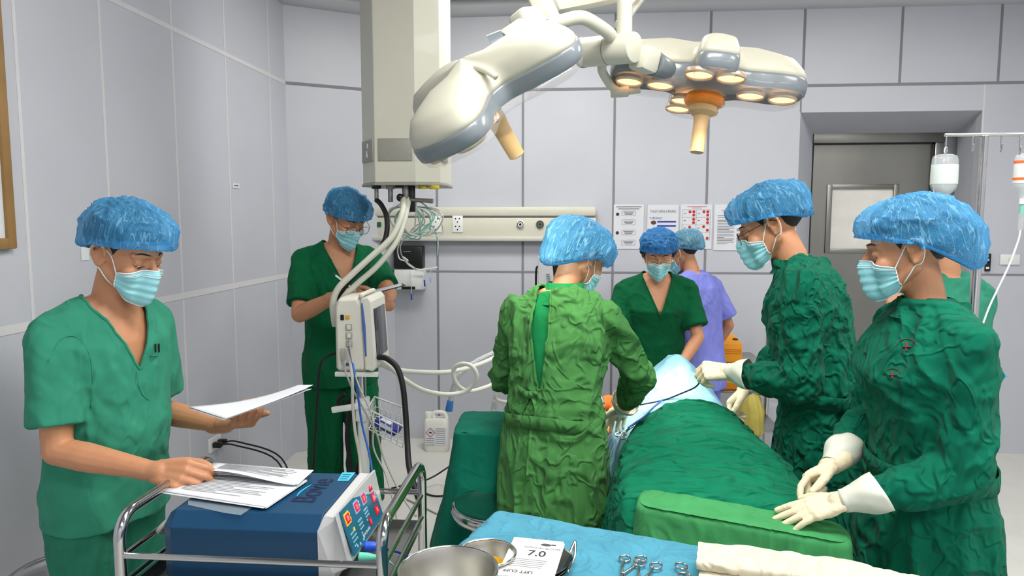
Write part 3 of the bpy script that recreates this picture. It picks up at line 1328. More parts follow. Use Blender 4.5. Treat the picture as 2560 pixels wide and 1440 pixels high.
XL, XR, YB, YF = -1.81, 3.35, 4.83, -1.6
CY = 4.46                                      # where the left wall turns into the splayed corner
CX = -1.22
Z1, Z2 = 1.19, 2.41                            # panel joints
WALLM = mat('wall_laminate', (188, 190, 198), .42, var=.03, vscale=2.2, bump=.05, bscale=60)
JOINT = mat('wall_joint_sealant', (128, 127, 132), .7)
JOINTL = mat('wall_joint_light', (208, 207, 209), .7)
CEILM = mat('ceiling_paint', (150, 152, 156), .8)
FLOORM = mat('floor_vinyl', (206, 205, 199), .38, var=.05, vscale=5)
T = .08

g = G().box(((XL + XR) / 2, (YB + YF) / 2 + .2, -.05), (XR - XL + .6, YB - YF + 1.4, .1))
struct('floor', g, FLOORM)
g = G().box(((XL + XR) / 2, (YB + YF) / 2, CEIL + .05), (XR - XL + .4, YB - YF + .4, .1))
struct('ceiling', g, CEILM)

def wall_box(g, a, b, z0, z1, t, mi=0):
    """upright slab from a to b (xy), thickness t to the left of a->b"""
    a, b = Vector((a[0], a[1], 0)), Vector((b[0], b[1], 0))
    d = (b - a)
    n = V(-d.y, d.x, 0).normalized() * t
    vs = [a, b, b + n, a + n]
    g.add([(p.x, p.y, z0) for p in vs] + [(p.x, p.y, z1) for p in vs],
          [(3, 2, 1, 0), (4, 5, 6, 7), (0, 1, 5, 4), (1, 2, 6, 5), (2, 3, 7, 6), (3, 0, 4, 7)], mi)

def joint(g, a, b, w, n, mi=1, proud=.0015):
    """flat sealant strip between a and b on a wall with inward normal n"""
    a, b, n = Vector(a), Vector(b), Vector(n)
    d = (b - a).normalized()
    s = d.cross(n).normalized() * w / 2
    f = n * proud
    vs = [a - s, b - s, b + s, a + s]
    g.add([p - n * .01 for p in vs] + [p + f for p in vs], [(0, 1, 2, 3), (7, 6, 5, 4), (0, 4, 5, 1), (1, 5, 6, 2), (2, 6, 7, 3), (3, 7, 4, 0)], mi)

# left wall
g = G()
wall_box(g, (XL, YF), (XL, CY), 0, CEIL, T)
n = V(1, 0, 0)
for y in (2.235, 2.665, 3.167, 3.67, 4.22):
    joint(g, (XL, y, 0), (XL, y, CEIL), .014, n)
for y in (1.2, .2, -.8):
    joint(g, (XL, y, 0), (XL, y, CEIL), .014, n)
joint(g, (XL, YF, Z1), (XL, CY, Z1), .030, n, 1, .0022)
joint(g, (XL, YF, Z2), (XL, CY, Z2), .022, n, 1, .0022)
struct('wall_left', g, [WALLM, JOINTL])
# splayed corner
g = G()
wall_box(g, (XL, CY), (CX, YB), 0, CEIL, T)
d = (V(CX, YB, 0) - V(XL, CY, 0)).normalized()
n = V(d.y, -d.x, 0)
joint(g, (XL, CY, Z1), (CX, YB, Z1), .014, n)
joint(g, (XL, CY, Z2), (CX, YB, Z2), .020, n)
struct('wall_corner', g, [WALLM, JOINT])
# back wall with the splayed door recess
DX0, DX1, DZ = at(1993, 500, YB).x, at(2457, 300, YB).x, at(2200, 279, YB).z
IY = YB + .34
IX0, IX1, IZ = at(2026, 500, IY).x, at(2391, 400, IY).x, at(2200, 334, IY).z
g = G()
wall_box(g, (CX, YB), (DX0, YB), 0, CEIL, T)
wall_box(g, (DX1, YB), (XR, YB), 0, CEIL, T)
wall_box(g, (DX0, YB), (DX1, YB), DZ, CEIL, T)
n = V(0, -1, 0)
for u in (1093, 1307, 1533, 1765):
    x = at(u, 550, YB).x
    joint(g, (x, YB, 0), (x, YB, CEIL), .016, n)
for u in (2010, 2253, 2500):
    x = at(u, 120, YB).x
    joint(g, (x, YB, Z2), (x, YB, CEIL), .016, n)
joint(g, (CX, YB, Z1), (DX0, YB, Z1), .013, n, 1, .0022)
joint(g, (DX1, YB, Z1), (XR, YB, Z1), .013, n, 1, .0022)
joint(g, (CX, YB, Z2), (XR, YB, Z2), .018, n, 1, .0022)
joint(g, (DX0, YB, DZ), (DX0, YB, Z2), .010, n)
joint(g, (DX1, YB, 0), (DX1, YB, Z2), .010, n, 2)
# slanted reveals around the door
def quad(g, ps, mi=0):
    ps = [Vector(p) for p in ps]
    g.add(ps, [tuple(range(len(ps)))], mi)
quad(g, [(DX0, YB, 0), (DX0, YB, DZ), (IX0, IY, IZ), (IX0, IY, 0)])
quad(g, [(DX1, YB, 0), (IX1, IY, 0), (IX1, IY, IZ), (DX1, YB, DZ)])
quad(g, [(DX0, YB, DZ), (DX1, YB, DZ), (IX1, IY, IZ), (IX0, IY, IZ)])
wall_box(g, (IX0 - .6, IY + .10), (IX1 + .6, IY + .10), 0, CEIL, T)
struct('wall_back', g, [WALLM, JOINT, JOINTL])
# right wall and wall behind the camera
g = G()
wall_box(g, (XR, YB), (XR, YF), 0, CEIL, T)
joint(g, (XR, YF, Z1), (XR, YB, Z1), .014, (-1, 0, 0))
joint(g, (XR, YF, Z2), (XR, YB, Z2), .020, (-1, 0, 0))
for y in (4.2, 3.2, 2.2, 1.2, .2):
    joint(g, (XR, y, 0), (XR, y, CEIL), .014, (-1, 0, 0))
struct('wall_right', g, [WALLM, JOINT])
g = G()
wall_box(g, (XR, YF), (XL, YF), 0, CEIL, T)
struct('wall_front', g, [WALLM, JOINT])
# rounded cornice
g = G()
def cove(g, a, b, n):
    a, b, n = Vector(a), Vector(b), Vector(n)
    rows = []
    for p in (a, b):
        rows.append([p + n * (.085 * math.cos(t)) * 1 + V(0, 0, .055 * math.sin(t)) for t in [PI * 1.5 * i / 14 - PI * .75 for i in range(15)]] + [p - n * .002 + V(0, 0, -.05), p - n * .002 + V(0, 0, .05)])
    g.loft(rows)
COVE = mat('cornice_enamel', (188, 190, 194), .35)
cove(g, (XL - .0, YF, CEIL - .115), (XL, CY, CEIL - .115), (1, 0, 0))
cove(g, (XL, CY, CEIL - .115), (CX, YB, CEIL - .115), V(d.y, -d.x, 0))
cove(g, (CX, YB, CEIL - .115), (XR, YB, CEIL - .115), (0, -1, 0))
o = g.build('trim_1', COVE, None, ang=60)
o['kind'] = 'structure'

# steel sliding door inside the recess
DY = IY + .035
dr = thing('door_1', 'brushed steel door with a frosted square window in the recess', 'door', (at(2180, 700, DY).x, DY, 0))
dr['kind'] = 'structure'
a0, a1 = at(2030, 500, DY).x, at(2322, 500, DY).x
zt = at(2180, 362, DY).z
wx0, wx1, wz0, wz1 = at(2078, 500, DY).x, at(2233, 500, DY).x, at(2150, 622, DY).z, at(2150, 472, DY).z
g = G()
g.box(((a0 + wx0) / 2, DY + .02, zt / 2), (wx0 - a0, .04, zt))
g.box(((a1 + wx1) / 2, DY + .02, zt / 2), (a1 - wx1, .04, zt))
g.box(((wx0 + wx1) / 2, DY + .02, wz0 / 2), (wx1 - wx0, .04, wz0))
g.box(((wx0 + wx1) / 2, DY + .02, (wz1 + zt) / 2), (wx1 - wx0, .04, zt - wz1))
g.build('leaf', STEELD, dr, smooth=False)
g = G()
for c, s_ in (((wx0 - .015, wz0 - .03, 0), (wx0 - .015, wz1 + .03, 0)), ((wx1 + .015, wz0 - .03, 0), (wx1 + .015, wz1 + .03, 0))):
    g.box((c[0], DY - .004, (c[1] + s_[1]) / 2), (.036, .016, s_[1] - c[1]), .004)
for z in (wz0 - .015, wz1 + .015):
    g.box(((wx0 + wx1) / 2, DY - .004, z), (wx1 - wx0 + .064, .014, .032), .004)
g.build('window_frame', STEELD, dr, ang=30)
GL = mat('frosted_glass', (226, 224, 216), .35, var=.05, vscale=9)
G().box(((wx0 + wx1) / 2, DY + .012, (wz0 + wz1) / 2), (wx1 - wx0, .008, wz1 - wz0)).build('window_pane', GL, dr, smooth=False)
g = G()
g.box(((a0 + a1) / 2 + .03, DY - .01, zt + .045), (a1 - a0 + .10, .07, .07), .006)
g.box(((a0 + a1) / 2 + .03, DY - .03, zt + .10), (a1 - a0 + .10, .05, .035), .006)
g.build('track_cover', STEELD, dr, ang=30)
fx = at(2336, 500, DY).x
G().box((fx, DY - .005, zt / 2 + .03), (.055, .05, zt + .06), .004).build('jamb', STEEL, dr, ang=30)
G().box((a1 + .004, DY - .012, zt / 2), (.02, .03, zt), .004).build('edge_strip', BLACKP, dr, ang=30)

# ceiling light panels (the room's lamps)
LP = mat('lamp_diffuser', (250, 250, 245), .6, emit=(255, 252, 244), estr=6.0)
for i, (lx, ly, lw_) in enumerate(LAMPS):
    c = thing('ceiling_light', 'white rectangular ceiling light panel over the operating room', 'ceiling light', (lx, ly, CEIL), 'ceiling light panels')
    g = G()
    for sx, sy, w_, h_ in ((0, .29, 1.24, .03), (0, -.29, 1.24, .03), (.605, 0, .03, .56), (-.605, 0, .03, .56)):
        g.box((lx + sx, ly + sy, CEIL - .015), (w_, h_, .03), .003)
    g.build('frame', WHITEP, c)
    G().box((lx, ly, CEIL - .008), (1.18, .55, .01)).build('diffuser', LP, c, smooth=False)
# ------------------------------------------------------------------ the people
SA = cloth('scrub_teal_cotton', (52, 134, 108), crease=.28, scale=6, var=.10)
SA2 = cloth('scrub_teal_trousers', (42, 118, 94), crease=.28, scale=6)
SB = cloth('scrub_green_cotton', (8, 90, 54), crease=.25, scale=6)
SE = cloth('scrub_dark_green', (6, 84, 50), crease=.22, scale=6)
GC = cloth('gown_grass_green', (68, 124, 66), crease=.55, scale=8, stretch=(1, 1, .8))
SCU = cloth('scrub_bright_green', (22, 120, 68), crease=.2, scale=6)
GD = cloth('gown_bottle_green', (6, 96, 72), crease=.65, scale=9, stretch=(1, 1, .8))
GGm = cloth('gown_deep_green', (6, 98, 74), crease=.55, scale=8, stretch=(1, 1, .8))
LAV = cloth('scrub_lavender', (128, 134, 214), crease=.2, scale=5)
SHOE = mat('clog_rubber', (214, 214, 208), .5)
LATEX = mat('latex_glove', (232, 216, 184), .5, var=.04, vscale=20, bump=.15, bscale=160)
LATEXC = mat('latex_cuff', (214, 216, 202), .5, var=.03, vscale=20)

# A: man at the left with the papers
A = Person('man in faded teal scrubs and blue cap looking down at papers beside the blue unit', at(316, 632, 1.86), (.97, -.22), (.95, -.31), pitch=20, lean=9, arm=1.17,
           rw=atz(385, 1178, .905), lw=at(552, 1062, 1.99), rpole=(-.9, -.1, -.6), lpole=(-.9, .4, -.5), vox=.0036, belly=.05,
           rhand=dict(dir=atz(505, 1193, .905) - atz(385, 1178, .905), back=(-.25, -.75, .62), curl=(38, 42, 48, 55), thumb=.55, spread=.3),
           lhand=dict(dir=at(664, 1058, 1.94) - at(552, 1062, 1.99), back=(.1, -.25, -.96), curl=(42, 60, 66, 70), thumb=.1, spread=.3), shoulders=1.04)
A.body()
A.cap(CAPM, front=.070, back=-.024, puff=.38, height=.122, bulges=[((.1, 1, -.05), .014, .5)], side=.034)
A.hair()
A.mask()
A.garment('scrub', SA, 'scrub_top', sleeve=.78, amp=.005, freq=6, vneck=(1.235, .088), seed=2, hem=.76, grow=.022)
A.trousers(SA2, 3)
A.shoes(SHOE)

# B: man writing behind the monitor
B = Person('man in green scrubs and thin glasses writing on a clipboard behind the patient monitor', at(866, 545, 3.45), (.79, -.61), (.50, -.86), pitch=30, lean=4,
           rw=at(838, 742, 3.16), lw=at(958, 762, 3.14), rpole=(-.7, .1, -.8), lpole=(.7, .1, -.9), vox=.0045,
           rhand=dict(dir=at(905, 730, 3.12) - at(838, 742, 3.16), back=(-.2, -.6, .75), curl=(45, 50, 55, 60), thumb=.6, spread=.2),
           lhand=dict(dir=(-.55, -.5, .15), back=(.5, -.75, -.3), curl=(45, 52, 58, 60), thumb=.4, spread=.2), shoulders=1.08, step=(.0, .12))
B.body()
B.cap(CAPM, front=.052, back=-.026, puff=.30, height=.108, seed=4)
B.hair()
B.mask()
B.glasses(MATS['gunmetal'])
B.garment('scrub', SB, 'scrub_top', sleeve=.80, amp=.005, freq=6, vneck=(1.22, .085), seed=12, hem=.72, grow=.024)
B.trousers(SB, 5, hem=.10)
B.shoes(SHOE)

# C: surgeon with her back to us
C = Person('surgeon in a bright grass green gown seen from behind leaning over the table', at(1449, 645, 2.50), (.75, .66), (.30, .95), pitch=34, lean=15, gloved=True, arm=1.12, female=True,
           rw=at(1556, 1022, 2.66), lw=at(1400, 960, 2.70), rpole=(.9, -.2, -.5), lpole=(-1, -.2, -.6), vox=.0045,
           rhand=dict(dir=(-.10, .80, -.40), curl=(30, 35, 40, 45), back=(.2, .2, .9)), lhand=dict(curl=(30, 35, 40, 45), back=(-.2, 0, .9)), shoulders=1.04)
C.body(eyes=False)
C.cap(CAPM_P if False else CAPM, front=.045, back=-.100, puff=.36, height=.11, side=.004, seed=8, bulges=[((-.3, -1, .1), .030, .8), ((1, .1, .0), .022, .5)])
C.hair(nape=-.118, side=.010)
C.mask()
C.garment('scrub', SCU, 'scrub_top', sleeve=None, amp=.002, freq=6, seed=21, hem=.80, grow=.004, vox=.007)
C.garment('gown', GC, 'surgical_gown', amp=.0105, freq=7.5, seed=22, hem=.30, grow=.030, flare=.03, backgap=(1.10, 1.43, -.02, -.045, .036))
C.collar(SCU, r0=.076, r1=.070, h=.062)
C.trousers(SE, 6)
C.shoes(SHOE)
C.belt(GC, z=.985, rx=.186, ry=.146)
for sd in (1, -1):
    C.glove(sd, LATEX, LATEXC, cuff=.07)

# D: surgeon at the right, profile
D = Person('surgeon with dark glasses in a crumpled dark green gown reaching over the table', at(1925, 562, 2.52), (-.97, .22), (-.94, .34), pitch=24, lean=16, gloved=True, arm=1.08,
           lw=at(1830, 930, 2.50), rw=at(1868, 968, 2.80), lpole=(.35, -.5, -.8), rpole=(.1, .6, -.8), vox=.0042,
           lhand=dict(dir=at(1735, 925, 2.53) - at(1830, 930, 2.50), back=(-.15, -.55, .82), curl=(52, 56, 60, 62), thumb=.6, spread=.2),
           rhand=dict(curl=(40, 45, 50, 50), back=(0, .4, .9)), shoulders=1.05)
D.body()
D.cap(CAPM, front=.056, back=-.020, puff=.30, height=.108, seed=14, side=.030, bulges=[((0, -1, .25), .018, .6)])
D.hair(nape=-.06)
D.mask()
D.glasses(MATS['gunmetal'])
D.garment('gown', GD, 'surgical_gown', amp=.010, freq=9.5, seed=33, hem=.30, grow=.034, flare=.07)
D.collar(GD)
D.belt(GD, z=.995, rx=.200, ry=.156)
D.trousers(SE, 7)
D.shoes(SHOE)
for sd in (1, -1):
    D.glove(sd, LATEX, LATEXC, cuff=.075, flare=.8)

# G: nurse in the right foreground
N = Person('nurse in a deep green gown with gloved hands on the drape in the right foreground', at(2272, 622, 1.90), (-.94, .34), (-.99, -.06), pitch=12, lean=5, gloved=True, arm=1.17, female=True,
           lw=at(2116, 1250, 1.76), rw=at(2085, 1160, 1.97), lpole=(.8, -.3, -.6), rpole=(.2, .6, -.8), vox=.0036,
           lhand=dict(dir=at(1940, 1296, 1.80) - at(2116, 1250, 1.76), back=(-.10, -.30, .95), curl=(4, 5, 6, 9), thumb=.0, spread=1.5),
           rhand=dict(dir=at(1960, 1222, 1.94) - at(2085, 1160, 1.97), back=(.05, .55, .82), curl=(24, 62, 70, 72), thumb=.45, spread=.3), shoulders=1.08)
N.body()
N.cap(CAPM, front=.062, back=-.072, puff=.30, height=.110, seed=19, bulges=[((0, -1, -.25), .042, .80), ((0, -.7, .6), .012, .6)], side=.020, wrinkle=.005)
N.hair(nape=-.075, front=.056)
G().ell(N.hw((0, -.108, .010)), (.046, .046, .044)).build('hair_bun', MATS['hair_black'], N.root, ang=0)
N.mask()
N.garment('gown', GGm, 'surgical_gown', amp=.010, freq=7.0, seed=44, hem=.25, grow=.036, flare=.10)
N.collar(GGm)
N.belt(GGm, z=.99, rx=.192, ry=.146)
N.trousers(SE, 8)
N.shoes(SHOE)
for sd in (1, -1):
    N.glove(sd, LATEX, LATEXC, cuff=.092, flare=.80)

# E: woman at the head of the table
E = Person('woman in dark green scrubs and gold rimmed glasses standing at the head of the table', at(1646, 632, 3.62), (-.06, -1), (.06, -1), pitch=26, lean=9, female=True,
           rw=at(1605, 925, 3.50), lw=at(1695, 925, 3.48), rpole=(-1, .1, -.8), lpole=(1, .1, -.8), vox=.0045,
           rhand=dict(curl=(40, 45, 50, 50), back=(0, -.7, .6)), lhand=dict(curl=(40, 45, 50, 50), back=(0, -.7, .6)), shoulders=1.08)
E.body()
E.cap(CAPM_D, front=.062, back=-.03, puff=.26, height=.10, seed=25)
E.hair(nape=-.08, side=-.030)
E.mask()
E.glasses(MATS['gilt'])
E.garment('scrub', SE, 'scrub_top', sleeve=.78, amp=.005, freq=6, vneck=(1.215, .088), seed=51, hem=.70, grow=.026)
E.trousers(SE, 9)
E.shoes(SHOE)

# F: lavender scrubs, behind her
Fp = Person('person in lavender scrubs turned away behind the woman with gold glasses', at(1706, 628, 4.08), (-.75, .55), (-.55, .60), pitch=24, lean=8, female=True, vox=.006)
Fp.body(eyes=False)
Fp.cap(CAPM_P, front=.05, back=-.04, puff=.22, height=.09, seed=28, bulges=[((0, -1, .1), .03, .8)])
Fp.hair(nape=-.09)
Fp.mask()
Fp.garment('scrub', LAV, 'scrub_top', sleeve=.8, amp=.004, freq=5, seed=61, hem=.70, grow=.030)
Fp.trousers(LAV, 10)
Fp.shoes(SHOE)

# H: helper behind the nurse
Hp = Person('helper in green scrubs half hidden behind the nurse and the drip stand', at(2338, 604, 2.95), (-.55, .83), (-.12, .99), pitch=18, lean=6, lw=at(2236, 770, 3.10), rw=at(2425, 945, 3.06), shoulders=.80, lpole=(-.3, -.5, -.9), rpole=(-.5, -.6, -.9), vox=.0055,
            rhand=dict(curl=(30, 35, 40, 45), back=(0, .2, .9)), lhand=dict(curl=(30, 35, 40, 45), back=(0, 0, .9)))
Hp.body(eyes=False)
Hp.cap(CAPM, front=.05, back=-.03, puff=.22, height=.09, seed=35)
Hp.hair()
Hp.mask()
Hp.garment('scrub', SA, 'scrub_top', sleeve=.8, amp=.005, freq=6, seed=71, hem=.70, grow=.026)
Hp.trousers(SA, 11)
Hp.shoes(SHOE)

# ---- marks printed or sewn on the clothes, laid on the cloth itself
def on_cloth(o, uv, lift=.0015):
    """points of a garment's own surface seen at photo pixels"""
    me = o.data
    org = ORG[o.name]
    bv = BVHTree.FromPolygons([v.co + org for v in me.vertices], [tuple(p.vertices) for p in me.polygons])
    out = []
    for u, v in uv:
        d = ray(u, v).normalized()
        h = bv.ray_cast(V(0, 0, CAMZ), d)
        if h[0] is not None:
            out.append(h[0] + h[1] * (lift if h[1].dot(d) < 0 else -lift))
    return out
STAMP = mat('stamp_red', (112, 52, 48), .8)
def stamp(o, cu, cv, s_, name='red_stamp'):
    g = G()
    for (a, b), (c, d) in (((-1, 0), (1, 0)), ((0, -1), (0, 1))):
        p = on_cloth(o, [(cu + (a + (c - a) * t) * s_, cv + (b + (d - b) * t) * s_) for t in (0, .25, .5, .75, 1)])
        if len(p) > 2:
            g.tube(p, s_ * .00028, 6, smooth=0, flat=.35)
    p = on_cloth(o, [(cu + math.cos(t) * s_ * 2.2, cv - s_ * .3 + math.sin(t) * s_ * 1.6) for t in [PI + PI * i / 9 for i in range(10)]])
    if len(p) > 2:
        g.tube(p, s_ * .00010, 6, smooth=0, flat=.4)
    if g.v:
        g.build(name, STAMP, o, ang=0)
def seam(o, uv, r, m, name):
    p = on_cloth(o, uv, .0005)
    if len(p) > 2:
        G().tube(p, r, 6, smooth=3).build(name, m, o, ang=0)
for o in N.root.children:
    if o.name.startswith('surgical_gown'):
        stamp(o, 2268, 868, 11)
        stamp(o, 2232, 938, 9, 'red_print')
for o in E.root.children:
    if o.name.startswith('scrub_top'):
        stamp(o, 1694, 786, 6)
for o in A.root.children:
    if o.name.startswith('scrub_top'):
        seam(o, [(338, 884), (356, 888), (376, 890), (394, 888)], .0020, SA, 'pocket_edge')
        seam(o, [(338, 884), (342, 930), (350, 975), (372, 1000), (392, 988)], .0012, SA, 'pocket_seam')
        seam(o, [(120, 905), (150, 850), (190, 842), (222, 880), (232, 950), (226, 1020)], .0016, SA, 'sleeve_seam')
        p = on_cloth(o, [(386, 872), (394, 872)], .004)
        for q in p:
            G().cyl(q - V(0, 0, .010), q + V(0, 0, .014), .0022, n=10).build('pen_clip', MATS['black'], o)

# gown ties of the surgeon seen from behind
for o in C.root.children:
    if o.name.startswith('surgical_gown'):
        for uv in ([(1326, 986), (1318, 1010), (1304, 1036), (1296, 1060)], [(1332, 988), (1342, 1020), (1338, 1050), (1330, 1080), (1324, 1140), (1320, 1200)]):
            p = on_cloth(o, uv, .004)
            if len(p) > 2:
                G().tube(p, .0075, 8, smooth=4, flat=.3).build('tie', GC, o, ang=0)
        p = on_cloth(o, [(1300, 968), (1318, 982), (1330, 986), (1345, 982)], .008)
        if len(p) > 2:
            G().tube(p, [.006, .011, .013, .005], 8, smooth=4).build('tie_knot', GC, o, ang=0)
        seam(o, [(1392, 915), (1420, 945), (1460, 970), (1500, 992)], .0022, GC, 'overlap_edge')
for o in D.root.children:
    if o.name.startswith('surgical_gown'):
        p = on_cloth(o, [(2040, 612), (2060, 622), (2082, 640)], .004)
        if len(p) > 2:
            G().tube(p, [.003, .006, .003], 8, smooth=4).build('tie', GD, o, ang=0)
# ------------------------------------------------------------------ surgical lamps
GREYB = mat('lamp_grey_band', (118, 126, 132), .3, coat=.3)
CLEAR = mat('clear_cover', (225, 228, 226), .06, alpha=.16, spec=.6)
PODM = mat('lamp_pod_glow', (255, 214, 170), .3, emit=(255, 190, 130), estr=2.2)
PODR = mat('lamp_pod_ring', (236, 206, 176), .2, metal=.6)
BEIGE = mat('handle_beige', (206, 172, 124), .5, var=.08, vscale=20)
ORANGE = mat('amber_collar', (226, 132, 20), .3, coat=.4)

def lobes3(th):
    c = math.cos(3 * (th + PI / 2))
    return .235 + .125 * math.tanh(2.2 * c) / math.tanh(2.2)

def lobes4(th):
    c = math.cos(4 * th)
    near = max(-math.sin(th), 0) ** 3
    return (.262 + .100 * math.tanh(1.7 * c) / math.tanh(1.7)) * (1 - .34 * near)

def lamp_head(name, label, M, size, lit, arm, lobes, nl):
    root = thing(name, label, 'surgical lamp', M.translation)
    S = M @ Matrix.Scale(size, 4)
    n = 120
    def ring(sc, z, inset=0.0):
        return [S @ V(math.cos(t) * (lobes(t) * sc - inset), math.sin(t) * (lobes(t) * sc - inset), z) for t in [2 * PI * i / n for i in range(n)]]
    def ring_up(sc, z0, bulge):
        out = []
        for i in range(n):
            t = 2 * PI * i / n
            r = lobes(t) * sc
            h = z0 + bulge * (1 - sc) + .022 * max(math.cos(nl * (t + PI / 2)), 0) ** .4 * (1 - abs(sc - .6)) * (sc > .3)
            out.append(S @ V(math.cos(t) * r, math.sin(t) * r, h))
        return out
    g = G()
    rows = [ring(1.0, .028), ring(.995, .045), ring(.965, .066), ring_up(.90, .074, .03), ring_up(.86, .085, .03), ring_up(.70, .088, .05), ring_up(.5, .090, .06), ring_up(.25, .10, .05), ring_up(.05, .105, .05)]
    g.loft(rows)
    # narrow ridge between the three wings
    for q in range(nl if nl == 3 else 0):
        t = PI / 2 + 2 * PI * q / nl + (PI / 4 if nl == 4 else 0)
        pts = [S @ V(math.cos(t) * r, math.sin(t) * r, z) for r, z in ((.01, .118), (.06, .112), (.105, .098), (.145, .070))]
        g.tube(pts, .010 * size, 8)
    g.build('shell', mat('lamp_shell_ivory', (190, 188, 172), .45, coat=.05), root, ang=0)
    G().loft([ring(.975, -.026), ring(1.0, -.020), ring(1.012, .0), ring(1.012, .022), ring(1.0, .030), ring(.98, .030)], cap=False).build('rim_band', GREYB, root, ang=0)
    G().loft([ring(.97, -.004), ring(.6, -.004), ring(.05, -.004)]).build('back_plate', mat('lamp_back_plate', (176, 178, 176), .35), root, ang=30)
    G().loft([ring(.985, -.024), ring(.965, -.046), ring(.90, -.056), ring(.5, -.058), ring(.04, -.058)], cap=False).build('cover_glass', CLEAR, root, ang=0)
    pods = []
    for q, sp_ in ((PI, 0), (0, 0), (PI / 2, 1), (3 * PI / 2, 2)) if nl == 4 else ((5 * PI / 6, 0), (PI / 6, 0), (3 * PI / 2, 1)):
        dx, dy = math.cos(q), math.sin(q)
        if sp_ == 1:
            for r in (.155, .275):
                for w_ in (-.056, .056):
                    pods.append((dx * r - dy * w_, dy * r + dx * w_))
        elif sp_ == 2:
            for w_ in (-.056, .056):
                pods.append((dx * .165 - dy * w_, dy * .165 + dx * w_))
        else:
            for r in (.17, .288):
                pods.append((dx * r, dy * r))
    for x, y in pods:
        rg = G().lathe([(.050, -.018), (.054, -.030), (.050, -.040), (.046, -.034), (.044, -.018), (.050, -.018)], S @ V(x, y, 0), S.to_3x3() @ V(0, 0, 1), 28)
        c0 = S @ V(x, y, 0)
        rg.v = [tuple(c0 + (Vector(p) - c0) * size) for p in rg.v]
        r_ = rg.build('reflector_ring', PODR, root, ang=0)
        dg = G().lathe([(0, -.010), (.020, -.014), (.040, -.030), (.045, -.032), (.040, -.022), (0, -.006)], S @ V(x, y, 0), S.to_3x3() @ V(0, 0, 1), 28)
        dg.v = [tuple(c0 + (Vector(p) - c0) * size) for p in dg.v]
        dg.build('bulb', PODM if lit else mat('lamp_pod_dim', (240, 226, 206), .3, emit=(255, 214, 170), estr=.5), r_, ang=0)
    ax = (S.to_3x3() @ V(0, 0, -1)).normalized()
    c = S @ V(0, 0, -.05)
    if lit:
        G().lathe([(0, 0), (.062, 0), (.072, .012), (.074, .022), (.066, .040), (.058, .046), (0, .046)], c, ax, 36).build('collar', ORANGE, root)
        G().lathe([(0, .046), (.054, .046), (.050, .066), (.030, .082), (.027, .100), (.025, .215), (.021, .218), (0, .218)], c, ax, 30).build('handle', BEIGE, root)
    else:
        G().lathe([(0, 0), (.030, 0), (.030, .03), (.027, .05), (.025, .150), (.021, .153), (0, .153)], c, ax, 30).build('handle', BEIGE, root)
    arm(root, S)
    return root, S, ax

def basis(down, right):
    z = -Vector(down).normalized()
    x = Vector(right)
    x = (x - z * x.dot(z)).normalized()
    y = z.cross(x)
    return Matrix((x, y, z)).transposed().to_4x4()

HUBX, HUBY = at(1600, 0, 2.75).x, 2.95          # common spindle above the frame
def arm_lit(root, S):
    j0, j1 = at(1458, 132, 2.66), at(1588, 118, 2.52)
    G().cyl(j0, j1, .052, n=36, bev=.006).build('joint_housing', IVORY, root)
    mid = j0.lerp(j1, .52)
    d = (j1 - j0).normalized()
    g = G()
    g.cyl(j0 - d * .006, j0 + d * .006, .0535, n=36)
    g.cyl(mid - d * .002, mid + d * .002, .0525, n=36)
    g.build('joint_seam', mat('seam_grey', (150, 150, 140), .4), root)
    top = at(1560, -60, 2.60)
    G().cyl(j0.lerp(j1, .80) + V(0, 0, .02), V(top.x, top.y, CEIL - .34), .027, n=28).build('drop_tube', IVORY, root)
    k0, k1 = at(1592, 140, 2.56), at(1648, 165, 2.64)
    R = frame(k1 - k0, (0, 1, 0)).to_3x3()
    G().box(k0.lerp(k1, .35), (.085, .08, .088), .018, R).build('elbow_block', IVORY, root)
    G().cyl(k0.lerp(k1, .75), at(1672, 178, 2.68), .044, .037, n=30, bev=.006).build('swivel_cone', GREYB, root)
    G().tube([at(1520, 150, 2.66), at(1508, 158, 2.68), at(1505, 176, 2.7), at(1518, 200, 2.74), at(1532, 218, 2.78), at(1556, 226, 2.80), at(1600, 222, 2.80)], .017, 14).build('yoke_tube', IVORY, root)
    G().cyl(at(1526, 229, 2.80), at(1572, 226, 2.80), .024, n=26, bev=.005).build('yoke_end', IVORY, root)
    # spring arm up to the spindle
    a, b = at(1548, 64, 2.74), at(1608, -14, 2.9)
    G().tube([a, b, V(HUBX, HUBY, 2.80)], .020, 12, smooth=0).build('spring_arm', IVORY, root)
    return

